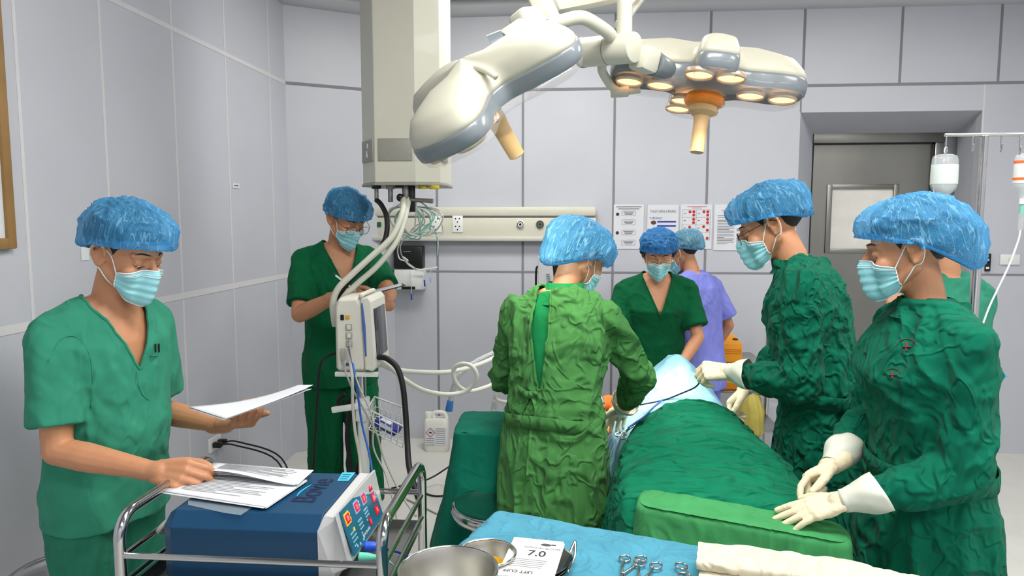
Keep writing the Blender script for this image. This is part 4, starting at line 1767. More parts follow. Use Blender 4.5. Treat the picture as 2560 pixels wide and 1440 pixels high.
def arm_dim(root, S):
    b0, b1 = at(1290, 62, 2.28), at(1352, 54, 2.36)
    R = frame(b1 - b0, (0, 1, 0)).to_3x3()
    G().box(b0.lerp(b1, .5), (.10, .085, .085), .022, R, seg=3).build('elbow_block', IVORY, root)
    G().cyl(at(1318, 72, 2.24), at(1268, 112, 2.22), .040, .046, n=32, bev=.008).build('swivel', IVORY, root)
    G().cyl(at(1268, 110, 2.22), at(1236, 128, 2.22), .046, .052, n=32).build('swivel_cone', GREYB, root)
    pts = [at(1340, 66, 2.36), at(1400, 54, 2.40), at(1452, 44, 2.42), at(1492, 62, 2.46), at(1526, 88, 2.52), at(1520, 104, 2.58), at(1498, 122, 2.66)]
    G().tube(pts, .0225, 16, smooth=8).build('arm_tube', IVORY, root)
    g = G()
    for k in range(3):
        p, q = at(1363, 50 + 9 * k, 2.355), at(1402, 45 + 9 * k, 2.385)
        g.tube([p, q], .0016, 5, smooth=0)
    p, q = at(1360, 58, 2.352), at(1364, 72, 2.352)
    g.tube([p, q], .004, 5, smooth=0)
    g.build('rating_label', INK, root)
    u0, u1 = at(1345, -10, 2.45), at(1384, 74, 2.45)
    R = frame(u1 - u0, (0, 1, 0)).to_3x3()
    G().box(u0.lerp(u1, .45), ((u1 - u0).length * 1.1, .06, .075), .012, R).build('drop_beam', IVORY, root)
    v0, v1 = at(1382, 14, 2.5), at(1600, -28, 2.8)
    R = frame(v1 - v0, (0, 1, 0)).to_3x3()
    G().box(v0.lerp(v1, .5), ((v1 - v0).length, .05, .06), .012, R).build('spring_arm', IVORY, root)
    G().tube([v1, V(HUBX, HUBY - .02, 2.86)], .024, 12, smooth=0).build('spindle_link', IVORY, root)

M1 = basis((.46, .40, -.80), (.80, .10, .50))
M1 = M1 @ Matrix.Rotation(math.radians(-38), 4, 'Z')
M1.translation = at(1212, 250, 2.12)
lamp1, S1, ax1 = lamp_head('surgical_lamp', 'ivory surgical lamp seen from above in front of the ceiling column', M1, .88, False, arm_dim, lobes3, 3)
M2 = basis((-.13, -.12, -.98), (1, 0, -.16))
M2.translation = at(1766, 205, 2.74)
lamp2, S2, ax2 = lamp_head('surgical_lamp', 'surgical lamp with glowing warm bulbs and an amber handle collar', M2, .98, True, arm_lit, lobes4, 4)
sp = thing('lamp_spindle', 'white ceiling spindle that carries both surgical lamp arms', 'lamp mount', (HUBX, HUBY, CEIL))
G().cyl((HUBX, HUBY, CEIL - .30), (HUBX, HUBY, CEIL - .02), .035, n=28).build('spindle', IVORY, sp)
G().lathe([(0, -.001), (.15, -.001), (.15, -.02), (.08, -.07), (.04, -.09), (0, -.09)], (HUBX, HUBY, CEIL), (0, 0, 1), 36).build('ceiling_cover', IVORY, sp)

def spot(name, loc, aim, power, deg, blend=.6, radius=.12, color=(1, .95, .86)):
    l = bpy.data.lights.new(name, 'SPOT')
    l.energy = power
    l.spot_size = math.radians(deg)
    l.spot_blend = blend
    l.shadow_soft_size = radius
    l.color = color
    o = bpy.data.objects.new(name, l)
    o.location = loc
    o.rotation_euler = (Vector(aim) - Vector(loc)).to_track_quat('-Z', 'Y').to_euler()
    COL.objects.link(o)
spot('surgical_lamp_beam', M2.translation + ax2 * .10, at(1625, 985, 2.85), 320, 24)
spot('surgical_lamp_beam', M1.translation + ax1 * .10, at(1400, 700, 2.45), 32, 44, color=(1, .93, .72))

# ------------------------------------------------------------------ ceiling service column
PY = 3.12
pc = [at(905, 300, PY + .14), at(935, 300, PY), at(1037, 300, PY), at(1100, 300, PY + .06), at(1117, 300, PY + .16)]
zb = at(1000, 463, PY).z
poly = [(p.x, p.y) for p in pc] + [(pc[4].x - .01, PY + .34), (pc[0].x + .02, PY + .34)]
col = thing('service_column', 'tall ivory ceiling service column above the hoses beside the writing man', 'service column', (pc[2].x - .08, PY + .17, zb))
G().prism(poly, zb + .012, CEIL - .001).build('housing', IVORY, col, smooth=False, bev=.004)
cxm = sum(p[0] for p in poly) / len(poly)
cym = sum(p[1] for p in poly) / len(poly)
pl2 = [(cxm + (x - cxm) * 1.03, cym + (y - cym) * 1.03) for x, y in poly]
G().prism(pl2, zb, zb + .012).build('bottom_plate', mat('plate_grey', (150, 148, 136), .4), col, smooth=False, bev=.003)
SOCK = mat('socket_plate_grey', (150, 148, 138), .45, var=.04, vscale=60)
def face_plate(parent, name, a, b, z0, z1, t0, t1, m, off=.003):
    a, b = Vector((a[0], a[1], 0)), Vector((b[0], b[1], 0))
    d = b - a
    n = V(d.y, -d.x, 0).normalized()
    c = a + d * ((t0 + t1) / 2) + n * off + V(0, 0, (z0 + z1) / 2)
    return G().box(c, (d.length * (t1 - t0), .008, z1 - z0), .002, frame(d, V(-d.y, d.x, 0)).to_3x3()).build(name, m, parent, ang=30), c, d.normalized(), n
zs0, zs1 = at(960, 402, PY).z, at(960, 346, PY).z
o1, c1, d1, n1 = face_plate(col, 'socket_plate', poly[0], poly[1], zs0, zs1, .06, .94, SOCK)
g = G()
for dz, dx, w_, h_ in ((.022, .010, .006, .020), (-.020, -.008, .004, .016), (-.020, .006, .004, .016), (-.006, -.001, .005, .014)):
    g.box(c1 + n1 * .005 + V(0, 0, dz) + d1 * dx, (w_, .004, h_), 0, frame(d1, V(-d1.y, d1.x, 0)).to_3x3())
g.build('socket_switch', WHITEP, o1, smooth=False)
face_plate(col, 'blank_plate', poly[1], poly[2], zs0, zs1, .09, .93, SOCK)
o2, c2, d2, n2 = face_plate(col, 'socket_plate', poly[2], poly[3], zs0 + .005, zs1, .15, .85, SOCK)
G().box(c2 + n2 * .005 + V(0, 0, .018), (.035, .004, .016), 0, frame(d2, V(-d2.y, d2.x, 0)).to_3x3()).build('socket_switch', WHITEP, o2, smooth=False)
face_plate(col, 'socket_plate', poly[3], poly[4], zs0, zs1, .1, .9, SOCK)
YEL = mat('gas_yellow', (196, 176, 40), .4)
def under(u, v0, v1, r, m, name, dy=.05, parent=col):
    p = at(u, v0, PY + dy)
    q = at(u, v1, PY + dy)
    return G().cyl((p.x, p.y, zb), (p.x, p.y, q.z), r, n=20, bev=.002).build(name, m, parent)
under(941, 466, 472, .022, BLACKP, 'outlet_ring')
under(941, 472, 504, .0095, STEELD, 'gas_probe')
under(976, 466, 473, .020, SOCK, 'outlet_ring')
under(976, 473, 505, .011, STEELD, 'gas_probe')
under(1000, 466, 470, .022, BLACKP, 'outlet_ring')
under(1015, 466, 500, .018, STEELD, 'gas_probe')
under(1033, 468, 500, .008, STEELD, 'gas_probe')
under(1030, 500, 530, .015, BLACKP, 'hose_coupling')
under(1058, 466, 472, .022, YEL, 'outlet_ring')
under(1086, 466, 473, .022, YEL, 'outlet_ring')
G().tube([at(1010, 500, PY + .05), at(1040, 500, PY + .03), at(1082, 503, PY + .02)], [.008, .009, .009, .011], 12).build('shut_off_lever', STEELD, col)
G().ell(at(1000, 494, PY + .03), (.016, .016, .018)).build('valve_knob', BLACKP, col)

# hoses off the column
MY = 2.72                                        # patient monitor depth
def cord(name, label, cat, pts, r, m, n=10, group=None, smooth=8):
    o = G().tube(pts, r, n, smooth=smooth).build(name, m, None, ang=0)
    return tag(o, label, cat, group)
HOSEG = mat('hose_grey', (196, 196, 182), .45)
cord('gas_hose', 'upper grey white hose curving from the column down behind the monitor', 'hose',
     [at(1008, 492, PY + .06), at(1006, 530, 3.06), at(980, 592, 3.0), at(930, 640, 2.95), at(880, 686, 2.9), at(845, 722, 2.87), at(832, 762, 2.86), at(838, 815, 2.88)], .0135, HOSEG, 14)
cord('gas_hose', 'lower grey white hose running beside the black cable to the monitor', 'hose',
     [at(1022, 497, PY + .05), at(1012, 545, 3.08), at(990, 605, 3.02), at(944, 664, 2.97), at(890, 712, 2.93), at(856, 748, 2.90), at(846, 790, 2.9)], .0125, HOSEG, 14)
cord('air_hose', 'thick black hose hanging from the left outlet of the ceiling column', 'hose',
     [at(941, 500, PY + .05), at(953, 512, PY + .03), at(966, 540, 3.1), at(967, 580, 3.06), at(955, 614, 3.03), at(920, 655, 2.99), at(870, 706, 2.95), at(846, 744, 2.93), at(840, 790, 2.92)], .0115, BLACKR, 12)
TUBEC = mat('clear_tubing', (206, 220, 216), .25, alpha=.75)
TUBEG = mat('green_tubing', (150, 214, 196), .25, alpha=.85)
rr = random.Random(5)
for k, (lab, m) in enumerate((('coiled clear oxygen tubing hanging in loops below the ceiling column', TUBEC), ('coiled pale green tubing tangled under the ceiling column', TUBEG), ('loose white tubing loop in front of the green tubing coil', WHITER))):
    pts = []
    for i in range(16):
        a = i * 1.25 + k
        pts.append(at(1015 + 20 * k + (34 + 8 * k) * math.cos(a) + rr.uniform(-14, 14), 552 + 40 * math.sin(a) + rr.uniform(-8, 8), 3.3 + .06 * math.sin(i * 2.1)))
    pts = [at(1030 + 6 * k, 502, 3.24)] + pts + ([at(1008, 600, 3.4), at(1002, 630, 3.6), at(1014, 652, 3.9), at(1040, 672, 4.2)] if k == 0 else [at(1072 - 20 * (k - 1), 560, 3.4), at(1092, 590, 3.5), at(1093, 640, 3.55)])
    cord('oxygen_tubing', lab, 'tubing', pts, .0032, m, 8)
cord('bag_tie', 'white tie hanging in a loop over the black dispenser', 'tie',
     [at(1012, 500, 3.22), at(1004, 560, 3.6), at(1000, 600, 4.2), at(994, 626, 4.5), at(1000, 648, 4.55), at(1020, 652, 4.55), at(1006, 642, 4.55), at(1024, 664, 4.6), at(1052, 674, 4.62), at(1094, 668, 4.66)], .0045, WHITER, 8)

# ------------------------------------------------------------------ things on the back wall
def wall_panel(u0, v0, u1, v1, Y, t=.02):
    a, b = at(u0, v1, Y), at(u1, v0, Y)
    return a.x, b.x, at((u0 + u1) / 2, v1, Y).z, at((u0 + u1) / 2, v0, Y).z
x0, x1, z0, z1 = wall_panel(905, 517, 1490, 603, YB - .06)
bh = thing('service_rail', 'long ivory service rail with sockets and gas outlets on the back wall', 'service rail', ((x0 + x1) / 2, YB - .03, z0))
zc = (z0 + z1) / 2
H_ = z1 - z0
g = G()
L_ = x1 - x0
g.box(((x0 + x1) / 2, YB - .035, z0 + H_ * .86), (L_, .066, H_ * .27), .012)
g.box(((x0 + x1) / 2, YB - .030, z0 + H_ * .40), (L_, .056, H_ * .56), .003)
g.build('housing', IVORY, bh, ang=30)
G().box(((x0 + x1) / 2, YB - .045, z0 + H_ * .07), (L_ * .998, .075, H_ * .14), .010).build('lower_rail', mat('rail_grey', (196, 195, 186), .35), bh, ang=30)
G().box(((x0 + x1) / 2, YB - .032, z0 + H_ * .71), (L_ * .996, .055, H_ * .04)).build('shadow_gap', mat('gap_grey', (120, 120, 118), .6), bh, smooth=False)
for u in (1090, 1144):
    p = at(u, 560, YB - .062)
    s_ = G().box((p.x, p.y, p.z), (.072, .008, .112), .003).build('power_socket', WHITEP, bh, ang=30)
    g = G()
    for dz in (.026, -.026):
        for dx, dz2 in ((-.013, .010), (.013, .010), (0, -.012)):
            g.cyl((p.x + dx, p.y - .006, p.z + dz + dz2), (p.x + dx, p.y - .002, p.z + dz + dz2), .0045, n=10)
    g.build('socket_hole', BLACKP, s_, smooth=False)
for u, m, nm in ((1301, WHITEP, 'white'), (1350, STEELD, 'grey'), (1400, YEL, 'yellow')):
    p = at(u, 561, YB - .062)
    s_ = G().lathe([(0, .012), (.022, .012), (.026, .008), (.027, 0), (0, 0)], p, (0, -1, 0), 28).build('gas_outlet', m, bh)
    g = G()
    g.lathe([(.017, .0125), (.021, .0125), (.021, .014), (.017, .014)], p, (0, -1, 0), 28)
    g.lathe([(0, .0125), (.008, .0125), (.008, .0145), (0, .0145)], p, (0, -1, 0), 20)
    g.build('outlet_ring', BLACKP, s_)
# grey control box left of the rail
x0, x1, z0, z1 = wall_panel(930, 540, 1000, 577, YB - .05)
bx = thing('control_box', 'small grey wall box with a green rocker switch behind the hoses', 'switch box', ((x0 + x1) / 2, YB - .03, z0))
G().box(((x0 + x1) / 2, YB - .03, (z0 + z1) / 2), (x1 - x0, .055, z1 - z0), .006).build('housing', mat('box_grey', (182, 182, 180), .4), bx, ang=30)
p = at(948, 561, YB - .062)
G().box(p, (.026, .012, .032), .003).build('rocker_switch', mat('switch_green', (20, 92, 60), .35), bx, ang=30)
# soap dispenser
x0, x1, z0, z1 = wall_panel(985, 615, 1058, 725, YB - .10)
zm = at(1020, 672, YB - .10).z
sd_ = thing('soap_dispenser', 'black and white wall dispenser below the service rail', 'dispenser', ((x0 + x1) / 2, YB - .05, z0))
G().box(((x0 + x1) / 2, YB - .05, (z0 + zm) / 2), (x1 - x0, .098, zm - z0), .012).build('tank', WHITEP, sd_, ang=30)
G().box(((x0 + x1) / 2 - .003, YB - .055, (z1 + zm) / 2), (x1 - x0 - .006, .106, z1 - zm), .012).build('cover', BLACKP, sd_, ang=30)
p = at(1021, 720, YB - .104)
G().box(p, (.092, .012, .020), .002).build('push_bar', BLACKP, sd_, ang=30)
p = at(1018, 629, YB - .112)
G().box(p, (.05, .004, .007)).build('maker_plate', STEEL, sd_, smooth=False)
for k, (u, v, v2, lab) in enumerate(((1028, 700, 750, 'blue capped line hanging in front of the dispenser push bar'), (1061, 690, 716, 'blue tipped line hanging at the right side of the dispenser'), (1076, 680, 706, 'grey line with a pale blue tip right of the dispenser'))):
    t_ = thing('drip_line', lab, 'tubing', at(u, v2, YB - .13))
    G().tube([at(1024 + 14 * k, 676, YB - .125), at(u - 3 + 2 * k, (v + 676) / 2 - 4, YB - .13), at(u, v, YB - .13), at(u, v2 - 14, YB - .13)], .003, 8).build('line', TUBEC, t_)
    G().cyl(at(u, v2 - 16, YB - .13), at(u + 1, v2, YB - .13), .0055, n=12, bev=.001).build('connector', mat('luer_blue', (36, 60, 170), .35) if k < 2 else mat('luer_pale', (170, 190, 226), .35), t_)

# posters
def poster(u0, v0, u1, v1, label, draw):
    x0, x1, z0, z1 = wall_panel(u0, v0, u1, v1, YB - .004)
    p = thing('notice_sheet', label, 'notice', ((x0 + x1) / 2, YB - .004, z0), 'laminated notices on the back wall')
    del p['group']
    G().box(((x0 + x1) / 2, YB - .004, (z0 + z1) / 2), (x1 - x0, .003, z1 - z0)).build('sheet', PAPER, p, smooth=False)
    def pt(a, b):
        return V(x0 + (x1 - x0) * a, YB - .0062, z1 + (z0 - z1) * b)
    draw(p, pt, x1 - x0, z1 - z0)
FACE = Matrix(((1, 0, 0, 0), (0, 0, -1, 0), (0, 1, 0, 0), (0, 0, 0, 1)))
def txt(parent, name, body, c, size, m=INK, align='CENTER', sx=1.0, bold=0.0):
    M = FACE.copy()
    M.translation = c
    return lettering(name, body, M, size, m, parent, .0002, align, bold, sx)
def bars(parent, name, items, m):
    g = G()
    for c, w_, h_ in items:
        g.box(c, (w_, .0006, h_))
    g.build(name, m, parent, smooth=False)
BLUEI = mat('print_blue', (30, 48, 150), .7)
REDI = mat('print_red', (186, 40, 44), .7)
def d1_(p, pt, w, h):
    bars(p, 'heading', [(pt(.5, .055), w * .84, h * .012), (pt(.5, .10), w * .70, h * .012)], INK)
    bars(p, 'box_outline', [q for b in (.20, .40, .63, .86) for q in ((pt(.50, b - .055), w * .44, h * .004), (pt(.50, b + .055), w * .44, h * .004), (pt(.28, b), w * .008, h * .11), (pt(.72, b), w * .008, h * .11))], INK)
    bars(p, 'text_lines', [(pt(.5, b + o_), w * (.34 - .05 * i), h * .010) for b in (.20, .40, .63, .86) for i, o_ in enumerate((-.025, 0, .025))], INK)
    g = G()
    for b in (.22, .64):
        c = pt(.13, b)
        g.cyl(c, c + V(0, -.001, 0), .011, n=20)
    g.build('bullet', mat('bullet_dark', (50, 50, 54), .7), p, smooth=False)
def d2_(p, pt, w, h):
    txt(p, 'heading', 'THỰC HIỆN 5 ĐÚNG', pt(.5, .15), .022, INK, sx=.82)
    txt(p, 'quote', '“5 ĐÚNG”', pt(.27, .30), .020, BLUEI)
    bars(p, 'blue_bar', [(pt(.62, .375), w * .60, h * .034), (pt(.62, .47), w * .60, h * .034)], BLUEI)
    G().ell(pt(.20, .395), (.018, .001, .014)).build('picture', mat('print_brown', (90, 60, 50), .7), p, ang=0)
def d3_(p, pt, w, h):
    bars(p, 'heading', [(pt(.52, .05), w * .62, h * .010), (pt(.52, .08), w * .30, h * .010)], REDI)
    bars(p, 'table_lines', [(pt(.5, b), w * .88, h * .004) for b in (.12, .29, .46, .63, .80)] + [(pt(a, .46), w * .006, h * .68) for a in (.06, .50, .94)], INK)
    g = G()
    for a, b in ((.30, .165), (.42, .165), (.74, .165), (.86, .165), (.42, .24), (.86, .24), (.42, .335), (.86, .335), (.42, .41), (.86, .41), (.30, .51), (.74, .50), (.42, .585), (.86, .58), (.86, .76)):
        c = pt(a, b)
        g.cyl(c, c + V(0, -.001, 0), .0095, n=18)
    g.build('red_dots', REDI, p, smooth=False)
    bars(p, 'text_lines', [(pt(.14, b), w * .07, h * .012) for b in (.2, .36, .53, .7)] + [(pt(.58, b), w * .07, h * .012) for b in (.2, .36, .53, .7)], INK)
def d4_(p, pt, w, h):
    bars(p, 'heading', [(pt(.42, .13), w * .4, h * .010), (pt(.42, .16), w * .3, h * .010)], REDI)
    bars(p, 'text_lines', [(pt(.10 + lw / 2, .24 + .034 * i), w * lw, h * .009) for i, lw in enumerate((.38, .3, .0, .5, .5, .42, .5, .48, .5, .35, .5, .5, .46, .5, .2, .5, .46, .5, .3))], INK)
    bars(p, 'pictures', [(pt(.80, b), w * .26, h * .07) for b in (.55, .66, .77)], mat('print_grey', (150, 150, 160), .7))
poster(1533, 511, 1610, 622, 'notice with a flow chart, leftmost on the back wall', d1_)
poster(1617, 512, 1697, 624, 'notice with blue bars, above the gold glasses woman', d2_)
poster(1699, 511, 1781, 622, 'notice with a table of red dots beside the plain text notice', d3_)
poster(1783, 511, 1872, 626, 'notice of dense text partly behind the surgeon with dark glasses', d4_)

# wall plate and door button on the right
x0, x1, z0, z1 = wall_panel(2499, 636, 2550, 662, YB - .006)
wp = thing('wall_plate', 'blank white wall plate at the far right of the back wall', 'wall plate', ((x0 + x1) / 2, YB - .006, z0))
G().box(((x0 + x1) / 2, YB - .006, (z0 + z1) / 2), (x1 - x0, .010, z1 - z0), .003).build('plate', WHITEP, wp, ang=30)
G().box(((x0 + x1) / 2, YB - .012, (z0 + z1) / 2), (.022, .004, .022), .001).build('button', IVORY, wp, ang=30)
x0, x1, z0, z1 = wall_panel(2462, 634, 2477, 678, YB - .010)
db = thing('door_sensor', 'small black door sensor on the wall beside the drip stand pole', 'sensor', ((x0 + x1) / 2, YB - .01, z0))
G().box(((x0 + x1) / 2, YB - .010, (z0 + z1) / 2), (x1 - x0, .018, z1 - z0), .003).build('housing', BLACKP, db, ang=30)
p = at(2469, 640, YB - .02)
G().cyl(p, p + V(0, -.003, 0), .006, n=14).build('green_light', mat('led_green', (70, 210, 110), .3, emit=(70, 230, 120), estr=1.0), db, smooth=False)
for v in (650, 670):
    p = at(2469, v, YB - .02)
    G().box(p, (.020, .004, .014), .002).build('white_tab', WHITEP, db, ang=30)

# ------------------------------------------------------------------ things on the left wall
def lw(u, v, off=.0):
    return atx(u, v, XL + off)
pf = thing('framed_chart', 'framed white chart hanging at the left edge of the left wall', 'picture frame', (XL + .012, 1.95, 1.46))
zb_ = lw(30, 622, .02).z
y1 = lw(33, 500, .02).y
y0_ = 1.45
zt_ = 2.62
WOOD = mat('frame_wood', (150, 116, 70), .4, var=.12, vscale=8, stretch=(1, .3, 1))
g = G()
for yy in (y0_, y1):
    s_ = .035 if yy == y0_ else -.035
    g.box((XL + .013, yy + s_ / 2, (zb_ + zt_) / 2), (.026, .035, zt_ - zb_), .005)
for zz, s_ in ((zb_, .035), (zt_, -.035)):
    g.box((XL + .0125, (y0_ + y1) / 2, zz + s_ / 2), (.025, y1 - y0_ - .066, .035), .003)
g.build('frame', WOOD, pf, ang=30)
G().box((XL + .008, (y0_ + y1) / 2, (zb_ + zt_) / 2), (.012, y1 - y0_ - .05, zt_ - zb_ - .05)).build('chart', PAPER, pf, smooth=False)
g = G()
g.box((XL + .0145, y1 - .075, (zb_ + zt_) / 2), (.001, .002, zt_ - zb_ - .13))
g.box((XL + .0145, (y0_ + y1) / 2, zb_ + .065), (.001, y1 - y0_ - .13, .002))
g.build('printed_border', INK, pf, smooth=False)
def sticker(u, v, w_, h_, label):
    p = lw(u, v, .002)
    t_ = thing('wall_label', label, 'label', p)
    G().box(p, (.003, w_, h_)).build('paper', PAPER, t_, smooth=False)
    return t_, p
t_, p = sticker(590, 464, .078, .028, 'small white printed label high on the left wall beside a joint')
G().box(p + V(.002, 0, 0), (.0006, .045, .006)).build('printed_line', INK, t_, smooth=False)
sticker(212, 634, .04, .050, 'white sticker on the left wall behind the head of the man in teal')
p = lw(537, 1108, .004)
wo = thing('wall_outlet', 'white wall outlet low on the left wall with black plugs in it', 'wall outlet', p)
G().box(p, (.010, .118, .072), .003).build('plate', WHITEP, wo, ang=30)
g = G()
for dy in (-.03, .03):
    g.box(p + V(.005, dy, 0), (.002, .030, .030), .001)
g.build('socket_face', IVORY, wo, ang=30)
for k, (dy, lab, ends) in enumerate(((-.024, 'black power cord from the near plug of the left wall outlet', [(600, 1130), (630, 1175), (660, 1240)]), (.026, 'black power cord from the far plug of the left wall outlet', [(610, 1118), (650, 1160), (700, 1220)]))):
    q = p + V(.006, dy, 0)
    pc_ = thing('extension_lead', lab, 'power cord', q)
    G().box(q + V(.022, 0, 0), (.044, .030, .028), .006).build('plug', BLACKP, pc_, ang=30)
    e1 = q + V(.10, .03, -.01)
    pts = [q + V(.04, 0, 0), e1, V(q.x + .28, q.y + .12, q.z - .12), V(q.x + .42, q.y - .05, .10), V(q.x + .5, q.y - .35, .012), V(q.x + .6, q.y - .9, .008)]
    G().tube(pts, .0045, 8).build('cable', BLACKR, pc_, ang=0)
# ------------------------------------------------------------------ cloth helpers
def sheet(name, grid, m, parent=None, amp=.004, freq=9, st=(1, 1, 1), seed=0.0, solid=.002, smooth=1):
    g = G()
    g.loft(grid, cap=False, ring=False)
    me = g.mesh(name)
    a = mco(me)
    n = mno(me)
    a = a + n * (folds(a, freq, st, .45, seed) * amp * 2)[:, None]
    if smooth:
        a = laplace(me, a, smooth, .4)
    setco(me, a)
    shade(me)
    o = link_mesh(name, me, m, parent)
    mods(o, solid=solid)
    return o

def rrect(cx, cy, ang, lx, ly, r, n=200):
    """n points around a rounded rectangle, with outward normals"""
    out = []
    segs = [(lx - 2 * r, 0), (PI * r / 2, 1), (ly - 2 * r, 0), (PI * r / 2, 1)] * 1
    per = 2 * (lx - 2 * r) + 2 * (ly - 2 * r) + 2 * PI * r
    c, s = math.cos(ang), math.sin(ang)
    for i in range(n):
        d = per * i / n
        pieces = [('l', lx - 2 * r, (-lx / 2 + r, -ly / 2), (1, 0)), ('a', PI * r / 2, (lx / 2 - r, -ly / 2 + r), -PI / 2),
                  ('l', ly - 2 * r, (lx / 2, -ly / 2 + r), (0, 1)), ('a', PI * r / 2, (lx / 2 - r, ly / 2 - r), 0),
                  ('l', lx - 2 * r, (lx / 2 - r, ly / 2), (-1, 0)), ('a', PI * r / 2, (-lx / 2 + r, ly / 2 - r), PI / 2),
                  ('l', ly - 2 * r, (-lx / 2, ly / 2 - r), (0, -1)), ('a', PI * r / 2, (-lx / 2 + r, -ly / 2 + r), PI)]
        for k, L, p, q in pieces:
            if d <= L + 1e-9:
                if k == 'l':
                    x, y = p[0] + q[0] * d, p[1] + q[1] * d
                    nx, ny = q[1], -q[0]
                else:
                    t = q + d / r
                    nx, ny = math.cos(t), math.sin(t)
                    x, y = p[0] + nx * r, p[1] + ny * r
                out.append((V(cx + x * c - y * s, cy + x * s + y * c, 0), V(nx * c - ny * s, nx * s + ny * c, 0)))
                break
            d -= L
    return out

def draped_box(name, label, cat, cx, cy, ang, lx, ly, zt, zb_, m, flare=.08, r=.03, waves=9, amp=.012, seed=0.0, tilt=None, namp=.003, group=None, edge=.012):
    P = rrect(cx, cy, ang, lx, ly, r)
    n = len(P)
    rows = []
    ctr = V(cx, cy, 0)
    def zz(p):
        return zt + (tilt(p) if tilt else 0)
    for k in (.02, .2, .4, .6, .75, .88, .95):
        rows.append([V(*((ctr + (p - ctr) * k).xy), zz(ctr + (p - ctr) * k)) for p, q in P])
    for a in (0, .35, .7, 1.0):
        t = a * PI / 2
        rows.append([V(*(p - q * (edge * (1 - math.sin(t)))).xy, zz(p) - edge * (1 - math.cos(t))) for p, q in P])
    H = zt - zb_
    for j in range(1, 26):
        t = j / 25
        row = []
        for i, (p, q) in enumerate(P):
            w = math.sin(2 * PI * waves * i / n + seed) * .6 + math.sin(2 * PI * (waves * 1.7) * i / n + 2 * seed + t * 1.5) * .4
            z = zz(p) - edge
            row.append(V(*(p + q * (flare * t ** 1.2 + amp * w * t ** .8)).xy, z + (zb_ - z) * t))
        rows.append(row)
    g = G()
    g.loft(rows, cap=False)
    g.f.append(tuple(range(n))[::-1])
    g.m.append(0)
    me = g.mesh(name)
    a = mco(me)
    nn = mno(me)
    a += nn * (folds(a, 8, (1, 1, .5), .45, seed) * namp * 2)[:, None]
    setco(me, a)
    shade(me, 60)
    o = link_mesh(name, me, m, None)
    mods(o, solid=.002)
    return tag(o, label, cat, group)

# ------------------------------------------------------------------ operating table, patient drapes
OT = thing('operating_table', 'operating table under the patient drapes', 'operating table', (.45, 2.55, 0))
g = G()
g.box((.45, 2.60, .05), (.42, .80, .10), .03)
g.box((.45, 2.60, .36), (.24, .26, .56), .02)
g.build('column', STEEL, OT, ang=30)
G().box((.45, 2.62, .68), (.46, 1.30, .07), .02).build('table_top', BLACKP, OT, ang=30)
DRG = cloth('drape_emerald', (12, 114, 82), crease=.60, scale=8, stretch=(.35, 1.3, 1))
DRB = cloth('drape_light_blue', (126, 176, 196), crease=.30, scale=7)
DRL = cloth('drape_leaf_green', (62, 140, 84), crease=.25, scale=5)
DRT = cloth('drape_teal', (8, 100, 80), crease=.25, scale=5)

def body_drape(stations, ny=90, na=110):
    ys = np.linspace(stations[0][0], stations[-1][0], ny)
    A_ = np.array(stations)
    grid = []
    for y in ys:
        xl, xL, xc, xR, xr, zl, zc, zr, p, hl, hr = [float(np.interp(y, A_[:, 0], A_[:, k])) for k in range(1, 12)]
        row = []
        for i in range(na):
            s = i / (na - 1)
            if s < .22:
                t = 1 - s / .22
                row.append(V(xL + (xl - xL) * t ** .7, y, zl + (hl - zl) * t))
            elif s > .78:
                t = (s - .78) / .22
                row.append(V(xR + (xr - xR) * t ** .7, y, zr + (hr - zr) * t))
            else:
                u = (s - .22) / .56
                x = xL + (xR - xL) * u
                if x < xc:
                    q = (xc - x) / max(xc - xL, 1e-4)
                    z = zc - (zc - zl) * q ** p
                else:
                    q = (x - xc) / max(xR - xc, 1e-4)
                    z = zc - (zc - zr) * q ** p
                row.append(V(x, y, z))
        # round the shoulders of the section
        for _ in range(6):
            row = [row[0]] + [row[i] * .5 + (row[i - 1] + row[i + 1]) * .25 for i in range(1, na - 1)] + [row[-1]]
        grid.append(row)
    return grid
#          y     xl    xL    xc   xR   xr    zl   zc   zr   p   hem l, r
blue = [(2.36, .10, .20, .45, .70, .72, .70, .835, .66, 2.2, .45, .40),
        (2.60, .12, .24, .46, .70, .725, .73, .868, .66, 2.0, .40, .40),
        (2.78, .13, .22, .46, .70, .73, .73, .900, .67, 1.5, .40, .40),
        (2.95, .14, .20, .47, .69, .73, .73, .945, .70, 1.25, .42, .42),
        (3.08, .16, .22, .475, .68, .73, .74, .965, .72, 1.2, .44, .44),
        (3.20, .20, .26, .475, .68, .80, .74, .950, .72, 1.4, .44, .44),
        (3.28, .22, .28, .475, .68, .78, .66, .80, .66, 2.0, .44, .44)]
o = sheet('patient_drape', body_drape(blue), DRB, amp=.005, freq=8, st=(1.6, .8, 1), seed=3, smooth=2)
tag(o, 'light blue drape peaked over the patient under the lit surgical lamp', 'drape')
green = [(1.83, .12, .17, .44, .66, .70, .50, .52, .50, 3.0, .34, .34),
         (1.87, .11, .16, .44, .68, .71, .72, .735, .71, 3.0, .34, .34),
         (1.93, .10, .15, .44, .69, .72, .77, .785, .76, 3.0, .36, .36),
         (2.05, .08, .155, .44, .70, .73, .785, .815, .765, 2.6, .34, .36),
         (2.25, .08, .18, .45, .705, .735, .80, .858, .76, 2.4, .34, .36),
         (2.45, .10, .22, .46, .70, .735, .80, .880, .73, 2.2, .36, .36),
         (2.60, .13, .26, .46, .70, .735, .79, .888, .71, 2.2, .40, .40)]
o = sheet('leg_drape', body_drape(green, 110, 130), DRG, amp=.0105, freq=9, st=(.32, 1.9, .8), seed=14, smooth=1, solid=.003)
tag(o, 'creased emerald green drape over the legs of the patient', 'drape')

